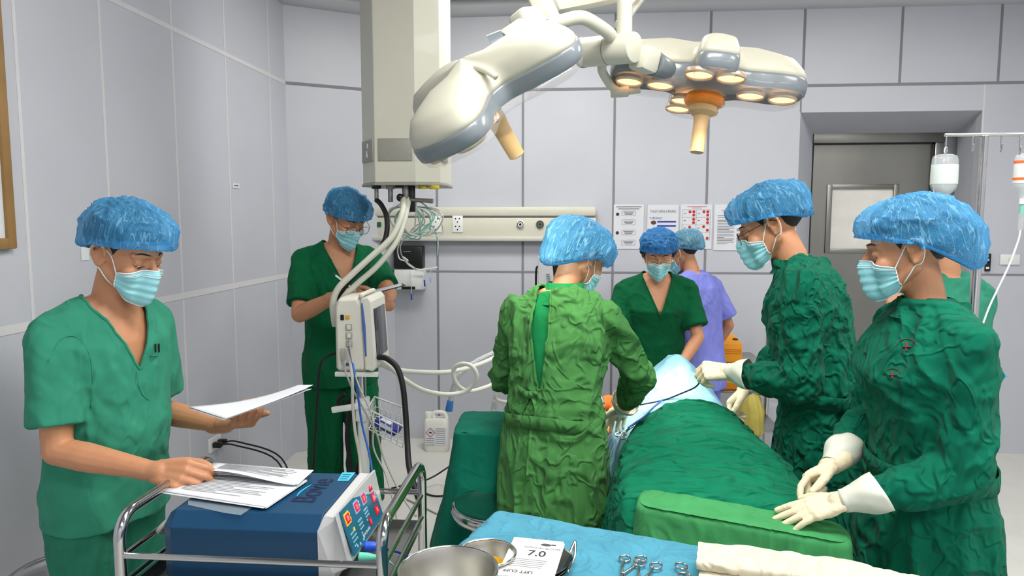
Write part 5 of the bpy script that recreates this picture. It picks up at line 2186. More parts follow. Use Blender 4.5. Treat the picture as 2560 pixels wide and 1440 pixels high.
# leaf green drape across the foot end
p0, p1 = atz(1592, 1262, .79), atz(2128, 1345, .775)
dv = p1 - p0
ang = math.atan2(dv.y, dv.x)
c = (p0 + p1) / 2 + V(-math.sin(ang), math.cos(ang), 0) * .05
draped_box('foot_drape', 'plain leaf green drape over the foot end of the operating table', 'drape', c.x, c.y, ang, dv.length * 1.02, .13, .795, .30, DRL,
           flare=.06, r=.035, waves=5, amp=.010, seed=1.2, tilt=lambda p: -.03 * ((p - p0).xy.dot(dv.xy) / dv.length_squared), edge=.02)

# patient: only a painted arm shows between the gown and the drape
SKINO = mat('skin_iodine', (226, 116, 44), .45, var=.10, vscale=14)
pr = thing('person', 'patient lying under the drapes with one orange painted arm showing by the grass green gown', 'person', (.30, 2.9, .76))
g = G()
a_, b_, c_ = at(1512, 1072, 2.80), at(1500, 1030, 2.92), at(1492, 1012, 3.05)
g.chain([a_ - V(0, 0, .01), b_, c_, c_ + V(.06, .12, -.02)], [.022, .026, .030, .036], 18)
g.ell(c_ + V(.14, .14, -.06), (.12, .14, .06))
me = remesh(g, .006, 3)
shade(me)
link_mesh('body', me, SKINO, pr)
o = G().tube([at(1496, 990, 2.98), at(1499, 1000, 2.97), at(1502, 1010, 2.96)], [.017, .019, .018], 18, smooth=4)
k_ = o.build('corrugated_cuff', mat('foil_grey', (150, 150, 156), .3, metal=.8, bump=1, bscale=60), pr, ang=0)

# clamp on the left side of the drapes, cable on top
def clamp(name, label, ring_a, ring_b, joint_, tip, r, nrm, cat='clamp', rw=.0022, group=None):
    """scissor-handled instrument: two finger rings, two shanks, jaws"""
    root = thing(name, label, cat, joint_, group)
    nrm = Vector(nrm).normalized()
    for ring, other in ((ring_a, 1), (ring_b, -1)):
        ring = Vector(ring)
        g = G()
        d = (Vector(joint_) - ring).normalized()
        s_ = d.cross(nrm).normalized()
        pts = [ring + d * (math.cos(t) * r * 1.25) + s_ * (math.sin(t) * r) for t in [2 * PI * i / 20 for i in range(20)]]
        g.tube(pts, rw, 8, smooth=0, closed=True)
        e = ring + d * r * 1.2
        g.tube([e, e.lerp(Vector(joint_), .5) + s_ * (.003 * other), Vector(joint_)], [rw * 1.1, rw * 1.3, rw * 1.7], 8)
        g.tube([Vector(joint_), Vector(joint_).lerp(Vector(tip), .5) - s_ * (.0025 * other), Vector(tip)], [rw * 1.7, rw * 1.2, rw * .6], 8)
        g.build('half', STEELP, root, ang=0)
    G().cyl(Vector(joint_) - nrm * .003, Vector(joint_) + nrm * .0035, .0035, n=12).build('pivot', STEELP, root, smooth=False)
    return root
clamp('towel_clamp', 'shiny towel clamp on the drape edge beside the grass green gown', at(1546, 1086, 2.50), at(1560, 1092, 2.50), at(1572, 1072, 2.52), at(1600, 1052, 2.54), .009, (-.5, -.6, .6), rw=.0026)
cord('pencil_cable', 'thin dark cable from the gloved hand across the light blue drape', 'cable',
     [at(1752, 950, 2.56), at(1738, 968, 2.60), at(1700, 985, 2.66), at(1660, 1000, 2.70), at(1600, 1012, 2.72)], .0032, mat('cable_navy', (22, 34, 52), .5), 8)
G_ = None
cord('drain_tube', 'blue tube lying along the left edge of the light blue drape', 'tubing',
     [at(1656, 1000, 2.66), at(1632, 1020, 2.60), at(1610, 1042, 2.56), at(1590, 1056, 2.52), at(1570, 1070, 2.5)], .0035, mat('tube_blue', (44, 84, 150), .4), 8)

# back table under teal drape
q0, q1, q2 = atz(1126, 1078, .80), atz(1160, 1031, .80), None
w_ = .52
cxx, cyy = q0.x + w_ / 2 + .01, (q0.y + q1.y) / 2
bt = thing('back_table', 'instrument back table hidden by the teal drape', 'table', (cxx, cyy, 0))
draped_box('table_drape', 'teal drape hanging over the back table behind the round stool', 'drape', cxx, cyy, 0.02, w_, abs(q1.y - q0.y) + .05, .802, .26, DRT, flare=.12, r=.03, waves=5, amp=.022, seed=.8, edge=.010)
G().box((cxx, cyy, .785), (w_ - .03, abs(q1.y - q0.y) + .02, .02)).build('table_top', STEEL, bt, smooth=False)
for sx in (-1, 1):
    for sy in (-1, 1):
        x, y = cxx + sx * (w_ / 2 - .04), cyy + sy * .10
        G().cyl((x, y, 0), (x, y, .78), .012).build('leg', STEEL, bt)

# round stools
def stool(name, label, x, y, z, r, tilt=0):
    s_ = thing(name, label, 'stool', (x, y, 0))
    G().lathe([(0, -.028), (r * .80, -.030), (r * .96, -.026), (r * 1.0, -.006), (r * .985, .008), (r * .93, .014), (r * .86, .010), (r * .80, .002), (r * .5, -.003), (0, -.004)], (x, y, z), (0, 0, 1), 64).build('seat', STEELP, s_, ang=0)
    G().cyl((x, y, .10), (x, y, z - .028), .022).build('post', STEEL, s_)
    for k in range(5):
        a = k * 2 * PI / 5 + .3
        e = V(x + math.cos(a) * .20, y + math.sin(a) * .20, .065)
        l_ = G().tube([V(x, y, .12), V(x, y, .12).lerp(e, .5) + V(0, 0, .01), e], .012, 10).build('leg', STEEL, s_)
        G().cyl(e + V(0, -.011, -.038), e + V(0, .011, -.038), .027, n=20, bev=.004).build('caster', BLACKR, l_)
sc = atz(1245, 1268, .60)
stool('round_stool', 'round polished steel stool beside the grass green gown', sc.x, sc.y, .60, .155)
sc = atz(75, 1432, .42)
stool('round_stool', 'round steel stool at the bottom left corner beside the man in teal', max(sc.x, XL + .21), sc.y, .42, .165)

# ------------------------------------------------------------------ instrument table in front
TX = V(.947, -.322, 0)
TY = V(-.322, -.947, 0)                        # toward the camera
TO = atz(1245, 1277, .85)
TZ = .85
def tp(a, b, h=0.0):
    return TO + TX * a + TY * b + V(0, 0, h)
TL, TW = 1.20, .60
it = thing('instrument_table', 'steel instrument table under the light blue cloth', 'table', tp(TL / 2, TW / 2, -TZ))
RT_ = Matrix((TX, -TY, V(0, 0, 1))).transposed()
G().box(tp(TL / 2, TW / 2, -.020), (TL - .02, TW - .02, .03), .004, RT_).build('table_top', STEEL, it, ang=30)
for a in (.05, TL - .05):
    for b in (.05, TW - .05):
        l_ = G().cyl(tp(a, b, -TZ + .08), tp(a, b, -.03), .014).build('leg', STEEL, it)
        G().cyl(tp(a, b, -TZ + .035) + V(-.012, 0, 0), tp(a, b, -TZ + .035) + V(.012, 0, 0), .034, n=20, bev=.004).build('caster', BLACKR, l_)
TBL = cloth('cloth_sky_blue', (72, 138, 160), crease=.30, scale=9, stretch=(1, 1, 1))
grid = []
NA, NB = 130, 90
for j in range(NB):
    b = -.10 + (TW + .20) * j / (NB - 1)
    row = []
    for i in range(NA):
        a = -.10 + (TL + .20) * i / (NA - 1)
        aa, bb, dz = a, b, 0.0
        over_a = max(-a, a - TL, 0)
        over_b = max(-b, b - TW, 0)
        aa = min(max(a, -.006), TL + .006)
        bb = min(max(b, -.006), TW + .006)
        dz = -max(over_a, over_b) * 1.6
        if over_a:
            aa += (-1 if a < 0 else 1) * over_a * .12
        if over_b:
            bb += (-1 if b < 0 else 1) * over_b * .12
        row.append(tp(aa, bb, dz + .003))
    grid.append(row)
o = sheet('table_cloth', grid, TBL, amp=.0028, freq=12, seed=8, smooth=2)
tag(o, 'light blue cloth with instruments spread over the front table', 'cloth')

def bowl(name, label, c, r, h, m, content=None, wall=.0016):
    b_ = thing(name, label, 'bowl', c)
    prof = [(0, 0), (r * .50, 0), (r * .62, h * .10), (r * .80, h * .40), (r * .92, h * .80), (r * .955, h * .97), (r * 1.0, h), (r * 1.02, h * .99), (r * 1.02, h * .965), (r * .99, h * .955)]
    inner = [(r * .945, h * .955), (r * .905, h * .79), (r * .785, h * .41), (r * .61, h * .12), (r * .49, wall), (0, wall)]
    G().lathe(prof[:7] + [(r * .965, h * 1.003)] + inner, c, (0, 0, 1), 64).build('basin', m, b_, ang=60)
    rim = [Vector(c) + V(math.cos(t) * r, math.sin(t) * r, h) for t in [2 * PI * i / 64 for i in range(64)]]
    G().tube(rim, .0028, 8, smooth=0, closed=True).build('rim', STEELP, b_, ang=0)
    return b_
cb = atz(1121, 1424, TZ + .085)
BOWLM = mat('satin_steel', (188, 186, 178), .34, metal=1, var=.06, vscale=20)
b1 = bowl('steel_bowl', 'large steel bowl with wet white gauze at the front edge', V(cb.x, cb.y, TZ + .006), .086, .080, BOWLM)
G().lathe([(0, .0185), (.054, .0185)], V(cb.x, cb.y, TZ + .006), (0, 0, 1), 48).build('fluid', mat('pale_fluid', (206, 204, 160), .05, alpha=.6), b1)
GAUZE = mat('gauze_white', (240, 238, 228), .9, var=.03, bump=.4, bscale=300)
for k, (dx, dy) in enumerate(((-.028, .000), (.027, .006))):
    gz = G().ell((cb.x + dx, cb.y + dy, TZ + .036), (.026, .026, .024), None, 40, 26)
    me = gz.mesh('gauze_wad')
    a = mco(me)
    a += mno(me) * (folds(a, 40, (1, 1, 1), .5, k * 7) * .009)[:, None]
    setco(me, a)
    shade(me)
    o = link_mesh('gauze_wad', me, GAUZE, None)
    tag(o, ('crumpled wet gauze at the left inside the large steel bowl', 'crumpled wet gauze at the right inside the large steel bowl')[k], 'gauze', 'wet gauze in the bowl')
cs = atz(1217, 1384, TZ + .052)
b2 = bowl('steel_bowl', 'small steel bowl of amber iodine behind the large bowl', V(cs.x, cs.y, TZ + .006), .056, .048, BOWLM)
G().lathe([(0, .020), (.0440, .020)], V(cs.x, cs.y, TZ + .006), (0, 0, 1), 40).build('iodine', mat('iodine', (190, 140, 20), .08), b2)

# trays and the glove wrapper on them
GP = [atz(1312, 1347, .900), atz(1436, 1359, .900), atz(1340, 1446, .895), atz(1222, 1432, .895)]
gc = sum(GP, V(0, 0, 0)) / 4
gx = ((GP[1] - GP[0]) + (GP[2] - GP[3])).normalized()
gy = ((GP[0] - GP[3]) + (GP[1] - GP[2])).normalized()
for k in range(3):
    c = gc + gx * (.016 + .003 * k) - gy * .012
    zt = TZ + .005 + .0085 * k
    tr = thing('kidney_dish', ('lowest of the three nested steel dishes under the glove wrapper', 'middle of the three nested steel dishes under the glove wrapper', 'topmost of the three nested steel dishes under the glove wrapper')[k], 'dish', V(c.x, c.y, zt), 'nested steel dishes')
    rows = []
    for sc_, h_ in ((.70, 0), (.86, .004), (.95, .018), (1.0, .022), (1.02, .021), (.98, .0195), (.93, .016), (.84, .005), (.68, .0015)):
        row = []
        for i in range(64):
            t = 2 * PI * i / 64
            x = math.cos(t) * .052 * sc_
            y = math.sin(t) * .078 * sc_
            x += .012 * math.cos(2 * t) * 0
            row.append(V(c.x, c.y, zt + h_) + V(gx.x, gx.y, 0) * x + V(gy.x, gy.y, 0) * y)
        rows.append(row)
    G().loft(rows).build('dish', STEELP, tr, ang=60)
gw = thing('glove_wrapper', 'white paper glove wrapper printed 7.0 resting on the steel dishes', 'glove packet', V(gc.x, gc.y, .895))
n3 = gx.cross(gy).normalized()
Lx, Ly = (GP[1] - GP[0]).length, (GP[0] - GP[3]).length
RW = Matrix((gx, n3.cross(gx), n3)).transposed()
g = G()
for k in range(4):
    g.box(gc + n3 * (-.0012 * k) + gx * (.0012 * k) - gy * .0008 * k, (Lx * 1.0, Ly * 1.0, .0008), 0, RW)
g.build('paper', mat('wrapper_paper', (238, 236, 230), .8), gw, smooth=False)
GM = RW.to_4x4()
def gtext(name, body, x, y, size, m=INK, sx=1.0, bold=0.0, flip=False):
    M = (RW @ Matrix.Rotation(PI if flip else 0, 3, 'Z')).to_4x4()
    M.translation = gc + gx * x + gy * y + n3 * .0008
    lettering(name, body, M, size, m, gw, .0001, 'CENTER', bold, sx)
gtext('size_number', '7.0', .002, .016, .030, mat('ink_dark', (54, 50, 60), .8), bold=.0005)
gtext('heading', 'SURGICAL GLOVES', .002, .040, .0085)
gtext('cuff_text', 'LEFT CUFF', .002, -.058, .012, bold=.0003, flip=True)
g = G()
for k in range(5):
    g.box(gc + gx * .002 + gy * (-.010 - .007 * k) + n3 * .0006, (Lx * .66, .0014, .0002), 0, RW)
g.build('fine_print', INK, gw, smooth=False)
g = G()
g.ell(gc + gx * .002 + gy * .056 + n3 * .0005, (.011, .0055, .0003), RW)
g.ell(gc + gx * .016 + gy * .058 + n3 * .0005, (.006, .003, .0003), RW)
g.build('emblem', INK, gw, smooth=False)

# forceps leaning on the dishes
f0, f1 = atz(1420, 1432, .862), atz(1438, 1352, .900)
fp = thing('forceps', 'long thumb forceps leaning on the right side of the steel dishes', 'forceps', f0)
for s_ in (-1, 1):
    off = TX * (.0045 * s_)
    G().tube([f0, f0.lerp(f1, .3) + off * .9, f0.lerp(f1, .6) + off * 1.1, f1], [.0012, .0026, .0034, .0026], 8, flat=.6).build('arm', STEELP, fp, ang=0)

# ring-handled instruments on the cloth
zi = TZ + .010
for k, (ra, rb, j_, tip, lab) in enumerate((
        ((1562, 1396), (1602, 1397), (1556, 1436), (1540, 1520), 'left ring handled clamp on the light blue cloth'),
        ((1598, 1408), (1640, 1414), (1602, 1452), (1590, 1530), 'middle ring handled clamp overlapping the left one'),
        ((1703, 1415), (1712, 1440), (1745, 1462), (1800, 1520), 'ring handled clamp half covered by the white gauze towels'))):
    clamp('artery_clamp', lab, atz(*ra, zi + .003 * k), atz(*rb, zi + .003 * k), atz(*j_, zi + .003 * k), atz(*tip, zi), .0105, (0, 0, 1), rw=.0024, group='ring handled clamps on the front table')

# folded gauze towels
TW0, TW1 = atz(1752, 1345, .905), atz(2310, 1440, .885)
tx = (TW1 - TW0)
tx.z = 0
tl = tx.length + .05
tx.normalize()
ty = V(tx.y, -tx.x, 0)
TOW = cloth('towel_cream', (200, 194, 174), crease=.35, scale=14, var=.04)
for k, (b0, wd, zz, th, a0, ln, lab) in enumerate(((.0, .120, TZ + .006, .026, .0, tl, 'thick folded cream gauze towel at the bottom of the towel pile'),
                                                  (.002, .095, TZ + .032, .022, -.004, tl * .98, 'folded cream gauze towel on top of the towel pile'),
                                                  (.125, .10, TZ + .006, .030, -.002, tl * .60, 'folded cream gauze towel in front of the towel pile'))):
    rows = []
    NL = 90
    for i in range(NL):
        s_ = i / (NL - 1)
        row = []
        tz = th * (1 - .55 * max(s_ - .55, 0) / .45)
        for j in range(40):
            t = 2 * PI * j / 40
            yy = math.copysign(abs(math.cos(t)) ** .45, math.cos(t)) * wd / 2
            zq = math.copysign(abs(math.sin(t)) ** .6, math.sin(t)) * tz / 2
            e = 1.0 if 0 < i < NL - 1 else .97
            p = V(TW0.x, TW0.y, 0) + tx * (a0 + ln * s_) + ty * (b0 + wd / 2 + yy * e) + V(0, 0, zz + tz / 2 + zq * e - (.010 * max(s_ - .55, 0) / .45 if k == 1 else 0))
            row.append(p)
        rows.append(row)
    g = G().loft(rows)
    me = g.mesh('gauze_towel')
    a = mco(me)
    n = mno(me)
    a += n * (folds(a, 16, (.7, 1, 1), .5, k * 5 + 2) * .006 - .001)[:, None]
    a = laplace(me, a, 1, .4)
    setco(me, a)
    shade(me, 50)
    o = link_mesh('gauze_towel', me, TOW, None)
    tag(o, lab, 'towel', 'folded gauze towels')

# ------------------------------------------------------------------ steel cart with the electrosurgical unit
CXL, CXR, CY0, CY1 = -1.000, -.402, 1.445, 1.862
ZT, ZR, ZS = .885, .797, .700
cart = thing('steel_cart', 'tubular steel cart that carries the blue unit', 'cart', ((CXL + CXR) / 2, (CY0 + CY1) / 2, 0))
RT2 = .0125
for nm, x in (('end_frame', CXL), ('end_frame', CXR)):
    g = G()
    rr_ = .055
    pts = [V(x, CY0, .08), V(x, CY0, .5), V(x, CY0, ZT - rr_ - .02)]
    pts += [V(x, CY0 + rr_ * (1 - math.cos(t)), ZT - rr_ + rr_ * math.sin(t)) for t in [PI / 2 * i / 12 for i in range(0, 13)]]
    pts += [V(x, CY0 + (CY1 - CY0) * .5, ZT)]
    pts += [V(x, CY1 - rr_ + rr_ * math.sin(t), ZT - rr_ + rr_ * math.cos(t)) for t in [PI / 2 * i / 12 for i in range(0, 13)]]
    pts += [V(x, CY1, ZT - rr_ - .02), V(x, CY1, .5), V(x, CY1, .08)]
    g.tube(pts, RT2, 18, smooth=0)
    f_ = g.build(nm, STEELP, cart, ang=0)
    for y in (CY0, CY1):
        g = G()
        g.cyl((x - .012, y, .038), (x + .012, y, .038), .036, n=24, bev=.005)
        g.cyl((x, y, .05), (x, y, .09), .010)
        g.build('caster', BLACKR, f_)
for y in (CY0, CY1):
    G().cyl((CXL, y, ZR), (CXR, y, ZR), .0075, n=16).build('guard_rail', STEELP, cart)
for x in (CXL, CXR):
    G().cyl((x, CY0, ZR - .005), (x, CY1, ZR - .005), .0065, n=16).build('guard_rail', STEELP, cart)
    G().cyl((x, CY0, ZS + .03), (x, CY1, ZS + .03), .0065, n=16).build('guard_rail', STEELP, cart)
for nm, z in (('top_tray', ZS), ('lower_tray', .22)):
    g = G()
    cx_, cy_ = (CXL + CXR) / 2, (CY0 + CY1) / 2
    lx, ly = CXR - CXL - .01, CY1 - CY0 - .005
    g.box((cx_, cy_, z - .004), (lx, ly, .004))
    for sx in (-1, 1):
        g.box((cx_ + sx * lx / 2, cy_, z + .006), (.003, ly, .024))
        g.box((cx_, cy_ + sx * ly / 2, z + .006), (lx, .003, .024))
    g.build(nm, STEEL, cart, smooth=False)

# unit
UB = mat('unit_blue', (10, 62, 96), .42, var=.03, vscale=30)
UBT = UB
SILV = mat('bezel_silver', (196, 197, 198), .38, metal=.25)
uz0 = ZS + .004
ux0, ux1, uy0, uy1, uzt = -.938, -.563, 1.505, 1.828, .868
unit = thing('electrosurgical_unit', 'dark blue electrosurgical unit with red displays on the steel cart', 'medical device', ((ux0 + ux1) / 2, (uy0 + uy1) / 2, uz0))
def sect(x, ins=0.0):
    ch = .030
    return [V(x, uy0 + ins, uz0 + .012), V(x, uy0 + ins, uzt - ch), V(x, uy0 + ch + ins, uzt - ins), V(x, uy1 - ch - ins, uzt - ins), V(x, uy1 - ins, uzt - ch), V(x, uy1 - ins, uz0 + .012)]
g = G().loft([sect(ux0, .012), sect(ux0 + .022), sect(ux1)])
g.build('case', UB, unit, smooth=False, bev=.002)
g = G()
for x in (ux0 + .05, ux1 - .05):
    for y in (uy0 + .04, uy1 - .04):
        g.cyl((x, y, uz0), (x, y, uz0 + .014), .014, n=16)
g.build('foot', BLACKR, unit)
pA, pB, pC, pD = at(840, 1289, 1.522), at(924, 1194, 1.795), at(951, 1290, 1.795), at(878, 1391, 1.522)
# silver front bezel
bxs = []
for y, top, bot in ((uy0 - .004, pA, pD), (uy1 + .004, pB, pC)):
    bxs.append([V(ux1 - .004, y, uz0 + .010), V(ux1 - .004, y, uzt - .026), V(ux1 + .004, y + (.028 if y < 1.6 else -.028), uzt + .003), V(top.x - .004, y + (.020 if y < 1.6 else -.020), uzt - .002),
                V(top.x + .004, y, top.z + .012), V(bot.x + .004, y, bot.z - .012), V(bot.x - .004, y, bot.z - .020), V(ux1 + .035, y, bot.z - .035), V(ux1 + .030, y, uz0 + .010)])
g = G().loft(bxs)
g.build('front_bezel', SILV, unit, smooth=False, bev=.005)
px = (pB - pA).normalized()
PM = frame(pC - pD, pA - pD, pD)
pw, ph = ((pB - pA).length + (pC - pD).length) / 2, ((pA - pD).length + (pB - pC).length) / 2
PM.translation = (pA + pB + pC + pD) / 4 + PM.to_3x3() @ V(0, 0, .006)
def pbox(g, u, v, w_, h_, t=.002, z=0.0, mi=0):
    g.box(PM @ V((u - .5) * pw, (.5 - v) * ph, z), (w_ * pw, h_ * ph, t), 0, PM.to_3x3(), mi)
    return g
g = pbox(G(), .5, .5, 1, 1, .004)
for k in range(14):
    pbox(g, .07 + .035 * (k % 4), .58 + .09 * (k // 4), .018, .035, .003, .002, 1)
for k in range(10):
    pbox(g, .32 + .04 * (k % 3), .52 + .09 * (k // 3), .02, .04, .003, .002, 1)
for k in range(10):
    pbox(g, .54 + .04 * (k % 3), .45 + .08 * (k // 3), .02, .04, .003, .002, 1)
for u, v in ((.47, .17), (.47, .25), (.70, .17), (.70, .25), (.95, .08), (.95, .16), (.95, .38), (.95, .46), (.12, .90), (.2, .93), (.3, .93), (.33, .90)):
    pbox(g, u, v, .022, .05, .003, .002, 1)
panel = g.build('control_panel', [mat('panel_teal', (28, 98, 124), .35), mat('button_pale', (150, 200, 216), .4)], unit, smooth=False)
DISP = mat('display_red', (150, 16, 30), .3, emit=(235, 24, 50), estr=.55)
SEG = mat('display_segment', (255, 110, 120), .3, emit=(255, 96, 110), estr=1.4)
FR = {'yellow': mat('frame_yellow', (240, 190, 50), .5), 'lilac': mat('frame_lilac', (150, 170, 220), .5), 'dark': mat('frame_dark', (130, 60, 90), .5)}
def digits(u, v, w_, h_, body, fr):
    fr_ = pbox(G(), u, v, w_ * 1.35, h_ * 1.35, .0026, .0022).build('display_frame', FR[fr], panel, smooth=False)
    pbox(G(), u, v, w_, h_, .003, .003).build('display', DISP, panel, smooth=False)
    M = PM.copy()
    M.translation = PM @ V((u - .5) * pw, (.5 - v) * ph, .0046)
    lettering('display_digits', body, M, h_ * ph * .75, SEG, panel, .0002, 'CENTER', .0004, .8)
digits(.10, .24, .095, .20, '30', 'yellow')
digits(.385, .22, .095, .20, '35', 'lilac')
digits(.62, .215, .095, .20, '35', 'lilac')
digits(.88, .12, .085, .18, '30', 'dark')
digits(.88, .42, .085, .18, '30', 'dark')
digits(.86, .72, .10, .18, '15', 'dark')
digits(.60, .78, .05, .15, '1', 'dark')
pbox(G(), .17, .55, .035, .07, .003, .002).build('yellow_marking', FR['yellow'], panel, smooth=False)
pbox(pbox(G(), .165, .19, .03, .07, .003, .002), .165, .30, .03, .07, .003, .002).build('yellow_marking', FR['yellow'], panel, smooth=False)
M = PM.copy()
M.translation = PM @ V((.42 - .5) * pw, (.5 - .86) * ph, .0035)
lettering('panel_script', 'Bovie Specialist', M, .0105, WHITEP, panel, .0001)
# top lettering and sticker
LM = frame((0, 1, 0), (-1, 0, 0))
LT = atz(786, 1226, uzt)
LM.translation = V(LT.x, LT.y, uzt + .0006)
lettering('top_lettering', 'Bovie', LM, .082, mat('letter_navy', (16, 22, 58), .4), unit, .0004, 'CENTER', .0006, .86)
CY_ = mat('swoosh_cyan', (40, 176, 220), .4)
s0 = [atz(u, v, uzt + .0012) for u, v in ((742, 1240), (750, 1230), (764, 1220), (780, 1210))]
G().tube(s0, [.0012, .0030, .0028, .0010], 8, flat=.2).build('swoosh', CY_, unit, ang=0)
q = [atz(u, v, uzt + .001) for u, v in ((856, 1181), (889, 1181), (871, 1202), (843, 1202))]
g = G().add(q, [(0, 1, 2, 3)])
st_ = g.build('sticker', mat('sticker_cyan', (70, 186, 214), .5), unit, smooth=False)
g = G()
for k in (.3, .55, .8):
    a_, b_ = q[0].lerp(q[3], k), q[1].lerp(q[2], k)
    g.tube([a_.lerp(b_, .15) + V(0, 0, .0008), a_.lerp(b_, .8) + V(0, 0, .0008)], .0010, 5, smooth=0)
g.build('sticker_print', mat('letter_navy2', (40, 80, 110), .5), st_, smooth=False)
# leads plugged into the unit
def lead(label, p, d, col, cpts, ccol, lw_=.010):
    t_ = thing('electrode_lead', label, 'lead', p)
    G().tube([p, p + d * .02, p + d * .05], [lw_ * 1.3, lw_ * 1.2, lw_ * .5], 14, smooth=4).build('plug', col, t_, ang=0)
    G().tube([p + d * .045] + cpts, .0028, 8).build('cable', ccol, t_, ang=0)
bl, gr = mat('plug_blue', (24, 82, 210), .35), mat('plug_mint', (110, 214, 184), .35)
q = at(912, 1366, 1.60)
lead('electrode lead with a royal blue plug in the front of the unit', q, V(.95, .1, -.05).normalized(), bl, [at(968, 1374, 1.62), at(1004, 1384, 1.66), at(1024, 1400, 1.70), at(1030, 1460, 1.74)], mat('cable_blue', (28, 46, 150), .4))
q = at(898, 1391, 1.56)
lead('electrode lead with a mint green plug below the blue plug', q, V(.98, .0, -.02).normalized(), gr, [at(950, 1393, 1.57), at(978, 1408, 1.60), at(994, 1436, 1.62), at(1000, 1480, 1.63)], mat('cable_mint', (150, 214, 196), .4), .008)
cord('mains_lead', 'thick grey mains lead curving from the rear of the blue unit', 'power cord',
     [V(ux0 + .004, 1.62, .825), V(ux0 - .022, 1.60, .825), V(ux0 - .040, 1.56, .80), V(ux0 - .036, 1.70, .76), V(ux0 - .030, 1.80, .72)], .0062, mat('lead_grey', (150, 148, 144), .5), 10)

# papers lying on the unit
PZ = uzt + .001
def paper_stack(name, label, quad_uv, z, n, lift=None, group=None, lines=True, lm=None):
    q = [atz(u, v, z) for u, v in quad_uv]
    root = thing(name, label, 'paper', sum(q, V(0, 0, 0)) / 4, group)
    for k in range(n):
        g = G()
        jit = V(.004 * math.sin(k * 2.3), .004 * math.cos(k * 1.7), -.0012 * (n - 1 - k))
        rows = []
        for j in range(13):
            b = j / 12
            row = []
            for i in range(13):
                a = i / 12
                p = q[0].lerp(q[1], a).lerp(q[3].lerp(q[2], a), b) + jit
                if lift:
                    p.z += lift(a, b) * (k + 1) / n
                row.append(p)
            rows.append(row)
        g.loft(rows, cap=False, ring=False)
        s_ = g.build('sheet', PAPER, root, ang=0, solid=.0004)
    if lines:
        g = G()
        for k in range(12):
            b = .18 + .055 * k
            L_ = (.7, .62, .74, .5, .72, .68, .4, .7, .66, .7, .3, .55)[k]
            pts = []
            for i in range(5):
                a = .14 + L_ * i / 4
                p = q[0].lerp(q[1], a).lerp(q[3].lerp(q[2], a), b) + V(0, 0, .0012)
                if lift:
                    p.z += lift(a, b)
                pts.append(p)
            g.tube(pts, .0008, 4, smooth=0, flat=.3)
        g.build('printed_lines', INK, s_, smooth=False)
    return root
paper_stack('paper_stack', 'lower stack of printed white sheets on top of the blue unit', [(462, 1182), (766, 1200), (664, 1268), (404, 1232)], PZ + .008, 4, lift=lambda a, b: .004 * (1 - a) * b)
paper_stack('paper_stack', 'upper stack of printed sheets lifted by the hand of the man in teal', [(540, 1164), (782, 1174), (742, 1206), (500, 1184)], PZ + .020, 3, lift=lambda a, b: .010 * (1 - a) + .006 * math.sin(a * 5) * b)
q = [atz(u, v, PZ + .0006) for u, v in ((470, 1246), (640, 1262), (602, 1288), (560, 1282), (470, 1262))]
slv = G().add(q, [(0, 1, 2, 3, 4)]).build('plastic_sleeve', mat('sleeve_clear', (190, 206, 214), .12, alpha=.35), None, smooth=False)
tag(slv, 'clear plastic sleeve sticking out under the papers on the blue unit', 'plastic sleeve')
# sheets held in the left hand
hp = thing('held_sheets', 'two white sheets held up in the left hand of the man in teal', 'paper', at(620, 1010, 1.94))
E4 = [at(468, 1020, 1.84), at(742, 972, 2.02), at(780, 972, 1.98), at(560, 1050, 1.80)]
for k in range(2):
    rows = []
    for j in range(9):
        b = j / 8
        row = []
        for i in range(21):
            a = i / 20
            p = E4[0].lerp(E4[1], a).lerp(E4[3].lerp(E4[2], a), b)
            p += V(0, 0, .010 * math.sin(a * PI) * (1 - b) * -1 + .004 * k + (.008 * k * a ** 4)) + V(.004 * k, 0, 0)
            row.append(p)
        rows.append(row)
    G().loft(rows, cap=False, ring=False).build('sheet', PAPER, hp, ang=0, solid=.0005)
# ------------------------------------------------------------------ patient monitor on its stand
MON = mat('monitor_ivory', (222, 220, 208), .38)
mx_ = V(.80, -.60, 0)                             # screen faces right and a little to us
mo = at(893, 838, MY)
mon = thing('patient_monitor', 'ivory patient monitor with a blue stripe seen from its connector side', 'monitor', at(893, 930, MY))
# local frame: x along the casing from its back to its screen, y across the screen
MXv = V(.995, .04, 0).normalized()
MYv = V(-MXv.y, MXv.x, 0)
base = at(838, 930, MY)
mh = at(838, 742, MY).z - base.z
def mp_(a, b, h):
    return base + MXv * a + MYv * b + V(0, 0, h)
MR = Matrix((MXv, MYv, V(0, 0, 1))).transposed()
dep = .125
g = G()
secs = []
for b in (0.0, .02, .22, .24):
    ins = .012 if b in (0.0, .24) else 0
    secs.append([mp_(0 + ins, b, .012 + ins), mp_(.012, b, 0 + ins), mp_(dep - .012, b, 0 + ins), mp_(dep - ins, b, .012 + ins), mp_(dep - .010 - ins, b, mh - .02 - ins), mp_(dep - .035, b, mh - ins), mp_(.02, b, mh - .006 - ins), mp_(0 + ins, b, mh - .03 - ins)])
g.loft(secs)
g.build('casing', MON, mon, ang=40, bev=.004)
g = G()
secs = []
for b in (-.004, .244):
    secs.append([mp_(dep - .004, b, .010), mp_(dep + .030, b, .004), mp_(dep + .040, b, .02), mp_(dep + .026, b, mh - .02), mp_(dep + .012, b, mh), mp_(dep - .016, b, mh - .006)])
g.loft(secs)
g.build('screen_bezel', MON, mon, smooth=False, bev=.005)
G().tube([mp_(dep + .002, -.006, mh * .22), mp_(dep - .003, -.006, mh * .6), mp_(dep - .010, -.006, mh * .92)], [.003, .006, .003], 10).build('blue_stripe', mat('stripe_blue', (72, 104, 176), .4), mon, ang=0)
fn = (mp_(dep + .026, 0, mh - .02) - mp_(dep + .040, 0, .02)).normalized()
fo = MYv.cross(fn).normalized()
